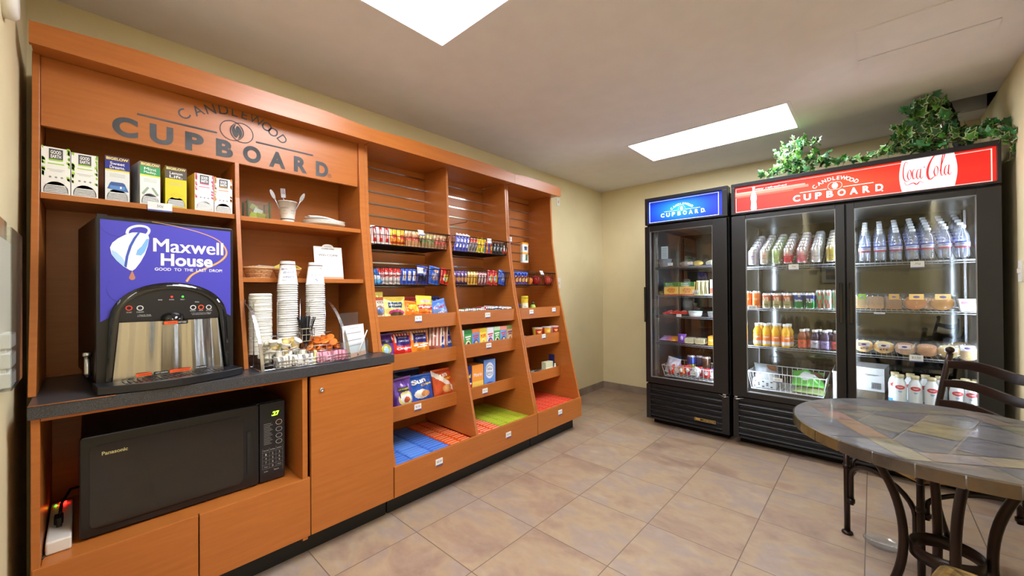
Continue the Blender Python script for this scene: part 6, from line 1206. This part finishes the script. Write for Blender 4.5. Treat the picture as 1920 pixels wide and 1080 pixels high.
lump('salad_bag', 'green salad bag lying in the right half of the white basket', (-.36, 3.67, .5), .2, .2, .1, dict(base=(90, 170, 70), s=[('e', .5, .4, .3, .2, (200, 206, 206)), ('e', .8, .6, .2, .15, (110, 70, 40))]), (-1.15, 0, .1), 'bags in the white basket', 1)
lump('salad_bag', 'clear bag of pale lettuce under the green bag in the white basket', (-.36, 3.65, .452), .2, .2, .06, dict(base=(150, 170, 110), s=[('e', .3, .5, .2, .3, (200, 200, 170)), ('e', .7, .4, .2, .2, (170, 130, 100))]), (-1.3, 0, -.1), 'bags in the white basket', 2)
lump('snack_bag', 'silver and brown pouch in the left half of the white basket', (-.62, 3.68, .5), .17, .2, .07, dict(base=(150, 154, 160), s=[('r', .5, .5, .9, .9, (140, 90, 60)), ('b', 0, .3, (190, 194, 198))]), (-1.0, .1, .3), 'bags in the white basket', 3)
t = thing('carton_box', 'white printed carton standing at the front left of the white basket', 'box', (-.65, 3.655, .445), 0); m = MB().box((-.07, 0, 0), (.09, .1, .065), (206, 210, 214)); 
for k in range(5):
    for j in range(4):
        if (k*2+j*3) % 4 < 2: m.box((-.06+.028*k, -.0008, .008+.013*j), (-.045+.028*k, 0, .018+.013*j), (70, 74, 80))
m.build('carton', 'card', t)
# small fridge contents
zs = 1.446
t = thing('plastic_bowl', 'clear plastic bowl at the left of the top shelf of the small fridge', 'bowl', (-1.43, 3.68, zs), 0); MB().lathe([(.03, 0), (.045, .004), (.06, .07), (.066, .075)], 20, (126, 136, 150)).build('bowl_shell', 'card', t)
t = thing('info_card', 'small printed card standing on the bowl in the small fridge', 'card', (-1.425, 3.66, zs+.0765), (0, 0, .1)); m = MB().box((-.03, 0, 0), (.03, .002, .115), (196, 214, 226)); 
for k in range(6): m.box((-.024, -.0006, .015+.016*k), (.02, 0, .02+.016*k), (120, 140, 160))
m.build('printed_card', 'card', t)
for i, (x, c, w_, lb) in enumerate(((-1.25, (150, 140, 130), .1, 'grey wrapped roll'), (-1.14, (226, 190, 90), .09, 'wrapped yellow cheese'), (-1.02, (230, 214, 160), .11, 'wrapped white bread roll'))):
    pastry(lb+' on the top shelf of the small fridge', x, 3.69, zs, w_, .045, .09, c, c, 'bun', 'wrapped food on the top shelf of the small fridge', None)
zs = 1.183
def meal(x, lb, y=3.66):
    t = thing('meal_box', lb, 'meal box', (x, y, zs), 0, group='green frozen meal boxes'); m = MB().box((-.066, 0, 0), (.066, .05, .12), (226, 190, 110)); m.box((-.066, -.0006, .078), (.066, 0, .12), (50, 120, 50)); poly(m, ell(.0, .045, .05, .036, 18), -.0008, (236, 176, 70)); poly(m, ell(.0, .045, .036, .024, 18), -.001, (214, 140, 60)); m.box((-.066, -.0008, 0), (.066, 0, .012), (200, 90, 50)); tbox(m, 'Bistro', -.02, .105, .06, .012, -.001, WHT); tbox(m, 'Selections', -.015, .089, .07, .01, -.001, WHT)
    for k in range(7): poly(m, ell(-.03+.01*k, .045+.016*sin(k*2.2), .004, .004, 7), -.0012, (120, 60, 40))
    m.build('carton', 'card', t)
meal(-1.367, 'green topped frozen meal box, left of two'); meal(-1.228, 'green topped frozen meal box, right of two')
for k in range(3): bag('string_cheese', '%s pale cheese stick pack right of the meal boxes' % ORD[k], 'snack', (-1.135+.035*k, 3.67, zs), .034, .13, .02, dict(base=(226, 222, 180), s=[('r', .3, .1, .7, .9, (206, 200, 140))]), (), -.05, 0, 0, 'cheese stick packs', k, (8, 12), rz0=0)
t = thing('meal_box', 'white and coral box at the right end of the second shelf of the small fridge', 'meal box', (-.995, 3.66, zs+.012), 0); m = MB().box((-.04, 0, 0), (.055, .06, .125), (236, 232, 230)); m.box((-.04, -.0006, .005), (.055, 0, .05), (236, 120, 96)); m.build('carton', 'card', t)
t = thing('food_tray', 'white flat tray under the white and coral box', 'tray', (-1.01, 3.65, zs), 0); MB().box((-.07, 0, 0), (.06, .2, .011), (214, 222, 232)).build('tray_body', 'card', t)
zs = .996
for i, x in enumerate((-1.4, -1.33, -1.26)): lump('meat_pack', '%s flat red sliced meat pack on the third shelf of the small fridge' % ORD[i], (x, 3.64, zs+.018), .09, .15, .03, dict(base=(206, 60, 50), s=[('e', .5, .5, .3, .2, (226, 130, 110))]), (-1.45, 0, .1*i), 'red meat packs', i, 'food')
for i, x in enumerate((-1.16, -1.0)):
    bottle('food_tub', '%s white round tub on the third shelf of the small fridge' % ['left', 'right'][i], 'tub', (x, 3.67, zs), [(.045, 0), (.052, .004), (.056, .035)], 24, (230, 234, 240), capprof=[(.059, .035), (.059, .044), (.056, .046)], capcol=(206, 224, 232), grp='white tubs')
zs = .748
lump('snack_bag', 'purple snack pouch on the fourth shelf of the small fridge', (-1.275, 3.66, zs+.003), .075, .08, .03, dict(base=(130, 80, 190), s=[('e', .5, .5, .2, .3, (190, 160, 230))]), (-.1, 0, 0), 'small fridge fourth shelf packs', 1)
for i, (x, c, lb) in enumerate(((-1.44, (170, 150, 200), 'violet and white pack'), (-1.38, (206, 120, 150), 'pink pack'), (-1.33, (226, 150, 60), 'orange pack'))): lump('snack_bag', lb+' lying at the left of the fourth shelf of the small fridge', (x, 3.65, zs+.016), .08, .12, .03, dict(base=c), (-1.3, 0, .2*i), 'small fridge fourth shelf packs', i+3)
for i, x in enumerate((-1.21, -1.12)): pastry('%s wrapped white bread sandwich on the fourth shelf of the small fridge' % ['left', 'right'][i], x, 3.69, zs, .085, .055, .09, (226, 214, 170), (226, 214, 170), 'loaf', 'wrapped sandwiches', None)
t = thing('snack_box', 'bright orange box at the right end of the fourth shelf of the small fridge', 'box', (-1.0, 3.66, zs), 0); MB().box((-.055, 0, 0), (.055, .1, .078), (244, 160, 50)).box((-.05, -.0006, .04), (.05, 0, .05), (250, 220, 150)).build('carton', 'card', t)
fbasket('white wire basket of candy at the bottom of the small fridge', -1.44, -.93, 3.61, 3.98, .44, .54, 14)
for i, (x, yv, c, lb) in enumerate(((-1.24, 3.8, (50, 80, 170), 'blue can with yellow base standing behind the candy basket'), (-1.17, 3.83, (70, 70, 100), 'dark can in the middle behind the candy basket'), (-1.11, 3.8, (110, 80, 60), 'brown can behind the candy basket'))): can('food_can', lb, (x, yv, .46), .17, .038, ccf(c, low=(206, 190, 70) if i == 0 else None), 'tall cans in the small fridge')
random.seed(9); cc = [(214, 50, 50), (236, 226, 226), (150, 120, 210), (220, 110, 50), (226, 60, 80), (206, 206, 230), (230, 230, 236), (200, 60, 60), (170, 150, 220)]
for i in range(12): lump('candy_pack', '%s %s candy pack from the left in the basket of the small fridge' % (ORD[i], ['red', 'white', 'lilac', 'orange', 'pink red', 'pale violet', 'pearl white', 'brick red', 'soft violet'][i % 9]), (-1.37+.034*i, 3.65+.03*(i % 3), .462), .06, .085, .028, dict(base=cc[i % 9], s=[('e', .5, .5, .3, .2, (236, 236, 240))]), (random.uniform(-.8, .1), random.uniform(-.4, .4), random.uniform(-.4, .4)), 'candy packs in the small fridge basket', i)
lump('clear_bag', 'crumpled clear bag at the left of the candy basket', (-1.39, 3.69, .455), .12, .15, .07, dict(base=(196, 190, 206), s=[('e', .5, .3, .3, .2, (220, 170, 160))]), (-.2, .2, 0), None, 44)
# price tags in the fridges
for px, py, txt, lb in ((1488, 501, '.75¢', 'under the sloping can shelf'), (1411, 577.5, '$1.00', 'under the orange cans'), (1720, 496, '.75¢', 'under the water bottles'), (1649, 588, '$3.50', 'edge-on under the wrapped sandwiches'), (1718, 672, '$3.50', 'under the wrapped pastries')):
    p = ony(3.6, px, py); price_tag(p.x, 3.6, p.z, txt, 'white price tag '+lb+' in the big fridge', 0, w=.062 if px != 1649 else .055, h=.044 if px != 1649 else .014)
for px, py, lb in ((1257, 496, 'left of two on the top shelf'), (1294, 494, 'right of two on the top shelf'), (1329, 494, 'at the right end of the top shelf'), (1304, 547, 'on the second shelf below the cheese sticks'), (1273, 592, 'under the red meat packs')):
    p = ony(3.6, px, py); price_tag(p.x, 3.6, p.z, '$2.50', 'white price tag '+lb+' of the small fridge', 0, w=.042, h=.03)
p = ony(3.615, 1458, 713); price_tag(p.x, 3.614, p.z, '$2.50', 'white price tag on the white basket of the middle door', 0, w=.06, h=.034)
p = ony(3.6, 1300, 701); price_tag(p.x, 3.6, p.z, '$1.25', 'white price tag on the candy basket of the small fridge', 0, w=.05, h=.04)
# ================================================================ TABLE
TX, TY, TZ, TRR = .176, 1.967, .75, .417
tb = thing('bistro_table', 'round slate mosaic table with bent dark iron legs at the right', 'table', (TX, TY, 0))
def clip(P, a, b, c):      # keep a*x+b*y <= c
    out = []
    for i in range(len(P)):
        p, q = P[i], P[(i+1) % len(P)]; fp, fq = a*p[0]+b*p[1]-c, a*q[0]+b*q[1]-c
        if fp <= 0: out.append(p)
        if fp*fq < 0: t_ = fp/(fp-fq); out.append((p[0]+(q[0]-p[0])*t_, p[1]+(q[1]-p[1])*t_))
    return out
def inset(P, d):
    n = len(P); A = sum(P[i][0]*P[(i+1) % n][1]-P[(i+1) % n][0]*P[i][1] for i in range(n)); s_ = 1 if A > 0 else -1; Q = P[:]
    for i in range(n):
        p, q = P[i], P[(i+1) % n]; L_ = hypot(q[0]-p[0], q[1]-p[1])
        if L_ < .02 and n > 12: continue
        if L_ < 1e-6: continue
        nx, ny = s_*(q[1]-p[1])/L_, -s_*(q[0]-p[0])/L_; Q = clip(Q, nx, ny, nx*p[0]+ny*p[1]-d)
    return Q
disc = [((TRR-.004)*cos(2*pi*i/96), (TRR-.004)*sin(2*pi*i/96)) for i in range(96)]
N0 = radians(209); Ns = [(cos(N0+k*pi/2), sin(N0+k*pi/2)) for k in range(4)]; A0, A1 = .217, .288
slc = [(108, 108, 112), (90, 92, 102), (112, 110, 104), (100, 99, 106), (116, 109, 101), (96, 97, 101), (116, 108, 92), (86, 88, 100)]
tilesP = []; sq = disc
for a_, b_ in Ns: sq = clip(sq, a_, b_, A0)
ux, uy = cos(radians(75.5)), sin(radians(75.5)); vx, vy = -uy, ux; du, dv = .19, .1; kk = 0
for i in range(-3, 4):          # columns across, cut along
    P = clip(clip(sq, -vx, -vy, -(i*.125-.05)), vx, vy, (i+1)*.125-.05)
    if len(P) < 3: continue
    off = (.06, .13, .0, .1, .05, .15, .02)[i+3]
    for j in range(-4, 5):
        Q = clip(clip(P, -ux, -uy, -(j*du+off)), ux, uy, (j+1)*du+off)
        if len(Q) >= 3: tilesP.append((inset(Q, .003), slc[(kk*5+i+3) % 8] if (i, j) != (0, -1) else (128, 120, 88))); kk += 1
for k, (a_, b_) in enumerate(Ns):
    strip = clip(clip(disc, -a_, -b_, -A0), a_, b_, A1); c2 = Ns[(k+1) % 4]; c3 = Ns[(k-1) % 4]
    strip = clip(strip, c2[0], c2[1], A1); strip = clip(strip, c3[0], c3[1], A0)
    stc = [(134, 120, 102), (142, 130, 122), (118, 112, 106), (114, 108, 102)][k]
    d_ = (-b_, a_)
    for q in ((-9, -.07), (-.07, .11), (.11, 9)):
        Q = clip(clip(strip, -d_[0], -d_[1], -q[0]), d_[0], d_[1], q[1])
        if len(Q) >= 3: tilesP.append((inset(Q, .0015), tuple(v+random.randint(-8, 8) for v in stc)))
    seg = clip(disc, -a_, -b_, -A1)
    for q in ((-9, -.09), (-.09, .12), (.12, 9)):
        Q = clip(clip(seg, -d_[0], -d_[1], -q[0]), d_[0], d_[1], q[1])
        if len(Q) >= 3: tilesP.append((inset(Q, .002), slc[(kk*3+k) % 6])); kk += 1
m = MB(); n = 96; m.lathe([(.001, TZ-.04), (TRR-.012, TZ-.04), (TRR-.003, TZ-.036), (TRR-.003, TZ-.002), (TRR-.008, TZ-.0012), (.001, TZ-.0012)], n, (138, 132, 124), caps=False)
top = m.build('table_top', 'slate', tb)
m = MB()
for P, c in tilesP:
    if len(P) < 3: continue
    A = sum(P[i][0]*P[(i+1) % len(P)][1]-P[(i+1) % len(P)][0]*P[i][1] for i in range(len(P)))
    if A < 0: P = P[::-1]
    m.add([(x, y, TZ) for x, y in P], [tuple(range(len(P)))], c)
m.build('mosaic_tiles', 'slate', top)
m = MB(); rc_ = [(84, 68, 52), (120, 78, 36), (106, 90, 50), (78, 66, 56), (116, 84, 42), (84, 76, 50), (74, 64, 54), (88, 70, 50), (90, 76, 48), (96, 78, 48)]
for k in range(28):
    a0, a1 = 2*pi*k/28+.004, 2*pi*(k+1)/28-.004; vs = []
    for i in range(5): a_ = a0+(a1-a0)*i/4; vs += [(TRR*cos(a_), TRR*sin(a_), TZ-.038), (TRR*cos(a_), TRR*sin(a_), TZ-.003), ((TRR-.003)*cos(a_), (TRR-.003)*sin(a_), TZ-.0008)]
    m.add(vs, [(3*i, 3*i+3, 3*i+4, 3*i+1) for i in range(4)]+[(3*i+1, 3*i+4, 3*i+5, 3*i+2) for i in range(4)], rc_[(k*7) % 10])
m.build('rim_tiles', 'slate', top)
ZR = .335
for k in range(4):
    az = radians(186+90*k); pts = []
    for i in range(25):
        u = i/24; z = .7*(1-u); r = .103+(.14*((z-ZR)/(.7-ZR))**2.2 if z > ZR else .12*((ZR-z)/ZR)**2); pts.append((r*cos(az), r*sin(az), z+.012))
    m = MB().tube([(.27*cos(az), .27*sin(az), .714)]+pts, .0135, 10); m.lathe([(.02, 0), (.02, .008), (.015, .014)], 12, M=TR(pts[-1][0], pts[-1][1], 0)); m.build('leg', 'iron', tb)
m = MB(); m.lathe([(.084, ZR-.022), (.089, ZR-.022), (.089, ZR+.022), (.084, ZR+.022), (.084, ZR-.022)], 40, caps=False); m.build('ring_band', 'iron', tb)
m = MB(); m.tube([(.3*cos(2*pi*i/40), .3*sin(2*pi*i/40), .7) for i in range(40)], .008, 6, closed=True); m.build('apron_ring', 'iron', tb)
# ================================================================ CHAIRS
def chair(label, loc, rz_):
    """seat centred on the origin, sitter faces -y, back at +y"""
    t = thing('ladder_back_chair', label, 'chair', loc, rz_, group='dark ladder-back chairs with rush seats'); s_ = .2; zs_ = .46
    for sx_ in (-1, 1):
        m = MB().tube([(sx_*s_, -s_, zs_+.01), (sx_*s_, -s_, .012)], .0125, 10); m.lathe([(.021, 0), (.024, .004), (.022, .012), (.012, .016)], 14, M=TR(sx_*s_, -s_, 0)); m.lathe([(.016, 0), (.016, .02)], 12, M=TR(sx_*s_, -s_, .33)); m.build('leg', 'iron', t)
        P = []
        for i in range(17): u = i/16; z = .012+.9*u; y = s_*.92+(.07*(1-u/.45)**2 if u < .45 else .09*((u-.45)/.55)**1.3); P.append((sx_*(s_-.005), y, z))
        m = MB().tube(P, .0125, 10); m.sphere((P[-1][0], P[-1][1], .93), .0165, 14, 8); m.sphere((P[-1][0], P[-1][1], .912), .014, 12, 4, sc3=(1, 1, .3)); m.lathe([(.021, 0), (.022, .008), (.012, .014)], 12, M=TR(P[0][0], P[0][1], 0)); m.build('rear_leg', 'iron', t)
    def by(z): u = (z-.012)/.9; return s_*.92+.09*max(0, (u-.45)/.55)**1.3
    for z, hh in ((.855, .036), (.763, .034), (.665, .034), (.57, .034)):
        m = MB(); n = 18; vs = []
        for i in range(n+1):
            u = i/n; x = (u-.5)*2*(s_-.012); bow = .045*sin(pi*u); wv = .012*sin(2*pi*u*1.0+.4); th = .006
            for dy in (-th, th): vs += [(x, by(z)+bow+dy, z+wv-hh/2-.004*sin(pi*u)), (x, by(z)+bow+dy, z+wv+hh/2+.006*sin(pi*u))]
        fs = [(0, 1, 3, 2), (4*n, 4*n+2, 4*n+3, 4*n+1)]
        for i in range(n): a_ = 4*i; b_ = a_+4; fs += [(a_, b_, b_+1, a_+1), (a_+2, a_+3, b_+3, b_+2), (a_+1, b_+1, b_+3, a_+3), (a_, a_+2, b_+2, b_)]
        m.add(vs, fs, smooth=True); m.build('back_slat', 'iron', t, bevel=.002)
    m = MB()
    for a_, b_ in (((-s_, -s_), (s_, -s_)), ((-s_, s_*.94), (s_, s_*.94)), ((-s_, -s_), (-s_, s_*.94)), ((s_, -s_), (s_, s_*.94))): m.tube([(*a_, zs_), (*b_, zs_)], .011, 8)
    m.build('seat_frame', 'iron', t)
    m = MB()
    for sx_ in (-1, 1):      # arched side stretchers clamped to the legs
        for (p0, p1, ax) in (((sx_*(s_-.004), -s_+.026), (sx_*(s_-.004), s_*.9-.02), 1),):
            P = [(p0[0], p0[1], .3)]+[(p0[0], p0[1]+(p1[1]-p0[1])*(.5-.5*cos(pi*u)), .36+.045*sin(pi*u)) for u in [i/12 for i in range(13)]]+[(p1[0], p1[1], .3)]; m.tube(P, .009, 8)
            for q in (p0, p1): m.lathe([(.014, 0), (.014, .016)], 10, M=TR(q[0], q[1], .31))
    P = [(-s_+.026, -s_+.002, .16)]+[(-s_+.026+(2*s_-.052)*(.5-.5*cos(pi*u)), -s_+.002, .3+.09*sin(pi*u)) for u in [i/12 for i in range(13)]]+[(s_-.026, -s_+.002, .16)]; m.tube(P, .0105, 8)
    for q in (-s_+.026, s_-.026): m.lathe([(.015, 0), (.015, .018)], 10, M=TR(q, -s_+.002, .17))
    m.build('arched_stretcher', 'iron', t)
    m = MB(); nn = 40
    def cfr(u, v):
        a_, b_ = abs(u-.5), abs(v-.5); k = int((a_ if a_ > b_ else b_)*2*26); g = (.82, 1.04, .93)[k % 3]; d_ = abs(a_-b_) < .012
        return tuple(min(255, v_*g*(.7 if d_ else 1)) for v_ in (160, 134, 84))
    def pfr(u, v):
        x, y = (u-.5)*2, (v-.5)*2; e = (1-abs(x)**10)*(1-abs(y)**10); r_ = max(abs(x), abs(y)); k = r_*26
        cr = .97+.03*(1-min(abs(x), abs(y))**6)
        return (x*(s_+.016)*cr, y*(s_+.016)*cr, zs_-.008+.03*max(0, e)**.3-.008*(1-r_)+.0016*sin(k*2*pi/1.0)*.5)
    m.grid(104, 104, pfr, cfr); m.grid(12, 12, lambda u, v: ((u-.5)*2*(s_+.014), (v-.5)*2*(s_+.014), zs_-.014), col=(130, 108, 66), flip=True)
    m.build('rush_seat', 'rush', t); return t
d1 = atan2(.32, .42)      # side rail runs from the front-left leg to the rear-left leg
ch1 = chair('dark iron ladder-back chair with rush seat behind the table', (.0, 0, 0), 0)
rear, front = Vector((.305, 2.905)), Vector((-.103, 2.6)); dirv = (rear-front).normalized(); right = Vector((dirv.y, -dirv.x)); mid = front+dirv*.2+right*.2
ch1.location = (mid.x, mid.y, 0); ch1.rotation_euler = (0, 0, atan2(dirv.y, dirv.x)-R90)
chair('second ladder-back chair, only the tip of its rush seat seen at the bottom right', (.285, 1.365, 0), radians(-105))
# floor cup
t = thing('floor_coaster', 'clear round plastic furniture cup lying on the floor under the table', 'coaster', (.03, 2.6, .0005)); MB().lathe([(.001, .001), (.05, .001), (.062, .004), (.072, .012), (.075, .012), (.064, 0), (.001, 0)], 36, caps=False).build('dish', 'clear', t)
# ================================================================ IVY
def leaf(mb, M, s, g, edge):
    pts = [(0, 0), (.16, -.1), (.46, -.06), (.34, .16), (.56, .42), (.26, .48), (0, 1.0), (-.26, .48), (-.56, .42), (-.34, .16), (-.46, -.06), (-.16, -.1)]
    c = (0, .3); n = len(pts); vs = [(c[0]*s, c[1]*s, .02*s)]
    for f_ in (.76, 1): 
        for x, y in pts: xx, yy = c[0]+(x-c[0])*f_, c[1]+(y-c[1])*f_; vs.append((xx*s, yy*s, (-.35*(xx*xx)-.25*(yy-.3)**2)*s))
    fs, cs = [], []
    for i in range(n): j = (i+1) % n; fs.append((0, 1+i, 1+j)); cs.append(g); fs.append((1+i, 1+n+i, 1+n+j, 1+j)); cs.append(edge)
    mb.add(vs, fs, cs, M, smooth=False)
t_ = NT('ivy_leaf'); at_ = t_.n('ShaderNodeAttribute', attribute_name='Col'); t_.l(at_, 'Color', t_.p, 'Base Color'); t_.p.inputs['Roughness'].default_value = .38; MATS['ivy_leaf'] = t_.m
def ivy(label, stems, seed, dens, sizes, dark=0, pot=None):
    rnd = random.Random(seed); t = thing('ivy_plant', label, 'plant', stems[0][0]); o0 = Vector(stems[0][0]); L_, S_ = MB(), MB()
    for st_ in stems:
        P = [Vector(p)-o0 for p in st_]; Q = []
        for i in range(len(P)-1):
            for k in range(6): Q.append(P[i].lerp(P[i+1], k/6)+Vector((rnd.uniform(-1, 1), rnd.uniform(-1, 1), rnd.uniform(-1, 1)))*.004)
        Q.append(P[-1]); S_.tube(Q, .0022, 5, (90, 74, 44)); tot = sum((b-a).length for a, b in zip(Q, Q[1:]))
        for k in range(int(tot*dens)):
            q = rnd.random()*(len(Q)-1); i = int(q); p = Q[i].lerp(Q[min(i+1, len(Q)-1)], q-i)+Vector((rnd.gauss(0, .02), rnd.gauss(0, .018), rnd.gauss(0, .018)))
            s = rnd.uniform(*sizes); g = rnd.choice([(50, 110, 44), (70, 140, 50), (36, 84, 44), (96, 158, 60), (44, 98, 60), (60, 124, 70)]); e = rnd.choice([(164, 186, 130), (180, 194, 150), g, tuple(int(v*1.25) for v in g)])
            if dark: g = tuple(int(v*dark) for v in g)
            M = Matrix.Translation(p) @ Euler((rnd.uniform(.3, 2.2), rnd.uniform(-.9, .9), rnd.uniform(-1.6, 1.6))).to_matrix().to_4x4(); leaf(L_, M, s, g, e); S_.wire(tuple(p), tuple(Q[i]), .0009, (110, 96, 50))
    S_.build('stems', 'plastic', t); L_.build('leaves', 'ivy_leaf', t); return t
def Yp(y, px, py): p = ony(y, px, py); return (p.x, p.y, p.z)
zt = 2.085
ivy('bushy variegated ivy on the left end of the big fridge', [
    [Yp(3.62, 1500, 325), Yp(3.6, 1488, 295), Yp(3.6, 1490, 262)], [Yp(3.62, 1500, 325), Yp(3.58, 1475, 300), Yp(3.58, 1455, 288)], [Yp(3.62, 1500, 325), Yp(3.6, 1520, 292), Yp(3.6, 1527, 262)], [Yp(3.62, 1500, 325), Yp(3.62, 1530, 300), Yp(3.62, 1552, 292)],
    [Yp(3.6, 1495, 325), Yp(3.58, 1470, 315), Yp(3.56, 1450, 325), Yp(3.55, 1430, 332)], [Yp(3.62, 1505, 322), Yp(3.6, 1535, 305), Yp(3.6, 1560, 303), Yp(3.6, 1580, 302)], [Yp(3.7, 1500, 325), Yp(3.7, 1503, 280), Yp(3.68, 1508, 262)], [Yp(3.7, 1495, 320), Yp(3.68, 1478, 285), Yp(3.68, 1470, 275)]], 3, 150, (.032, .056))
ivy('large bushy ivy in front of the ceiling hose on the big fridge', [
    [Yp(3.68, 1745, 285), Yp(3.66, 1735, 235), Yp(3.64, 1745, 185)], [Yp(3.68, 1745, 285), Yp(3.62, 1715, 245), Yp(3.6, 1680, 240)], [Yp(3.68, 1745, 285), Yp(3.6, 1700, 262), Yp(3.6, 1685, 255)], [Yp(3.68, 1745, 285), Yp(3.62, 1760, 235), Yp(3.6, 1785, 215)], [Yp(3.68, 1745, 285), Yp(3.62, 1770, 250), Yp(3.6, 1792, 240)],
    [Yp(3.68, 1740, 280), Yp(3.62, 1720, 220), Yp(3.62, 1712, 195)], [Yp(3.7, 1745, 280), Yp(3.66, 1750, 225), Yp(3.66, 1765, 190)], [Yp(3.66, 1745, 285), Yp(3.6, 1715, 270), Yp(3.58, 1690, 268)], [Yp(3.72, 1745, 280), Yp(3.7, 1725, 230), Yp(3.7, 1735, 200)]], 5, 140, (.04, .07))
ivy('long trailing ivy garland lying along the top of the big fridge to its right corner', [
    [Yp(3.56, 1600, 300), Yp(3.56, 1640, 290), Yp(3.56, 1690, 282), Yp(3.56, 1740, 272), Yp(3.56, 1800, 265), Yp(3.55, 1850, 255), Yp(3.53, 1892, 250)], [Yp(3.6, 1660, 285), Yp(3.6, 1700, 278), Yp(3.6, 1760, 262), Yp(3.6, 1820, 245), Yp(3.58, 1885, 232)], [Yp(3.53, 1880, 245), Yp(3.5, 1893, 262), Yp(3.51, 1893, 300)], [Yp(3.62, 1800, 260), Yp(3.6, 1840, 240), Yp(3.58, 1890, 226)]], 8, 95, (.036, .064))
# hose into the ceiling hole
t = thing('ceiling_hose', 'thick black ribbed hose curving from the fridge top into the ceiling hole', 'hose', (.40, 3.95, 2.03)); m = MB(); P = []
for i in range(40): u = i/39; P.append((.055-.14*u*u, .08, .005+.66*u))
m.tube(P, [.028+.0025*sin(i*2.4) for i in range(40)], 12); m.build('ribbed_tube', 'rubber', t); m = MB(); m.tube([(x-.055, y-.01, z) for x, y, z in P], .008, 6); m.build('grey_conduit', 'chrome', t)
# brochure holder and latch block on the near wall
yb = YB
t = thing('wall_brochure_holder', 'clear acrylic holder mounted on the near wall at the left edge of the picture', 'holder', (-1.66, yb, .955), 0); m = MB()
m.box((-.25, .001, .03), (.0, .003, .5)).box((-.25, .03, .03), (.0, .032, .46)).box((-.25, .003, .03), (.0, .03, .032)).box((-.002, .003, .032), (.0, .03, .46)).box((-.25, .003, .032), (-.248, .03, .46)); m.build('acrylic', 'clear', t)
t = thing('paper_sheets', 'printed sheets inside the clear holder on the near wall', 'papers', (-1.66, yb+.008, .99), 0); MB().box((-.235, 0, 0), (-.012, .004, .4), (226, 216, 196)).build('sheets', 'card', t)
p = onp(1, yb+.02, 14, 676); t = thing('wall_latch_block', 'beige ribbed plastic block low on the near wall beside the clear holder', 'bracket', (p.x, yb, p.z-.07), 0); m = MB()
for k in range(3): m.box((-.06, 0, .0+.052*k), (.04, .03, .04+.052*k))
m.box((-.056, 0, 0), (.036, .022, .145)); m.build('block', 'white_plastic', t, bevel=.003)
p = onp(1, yb+.01, 15, 2); t = thing('wall_sensor', 'white round plastic fitting at the top of the near wall', 'sensor', (p.x, yb, p.z), 0); MB().lathe([(.05, 0), (.05, .02), (.04, .03)], 24, M=TR(0, 0, 0, rx=-R90)).build('cover', 'white_plastic', t)
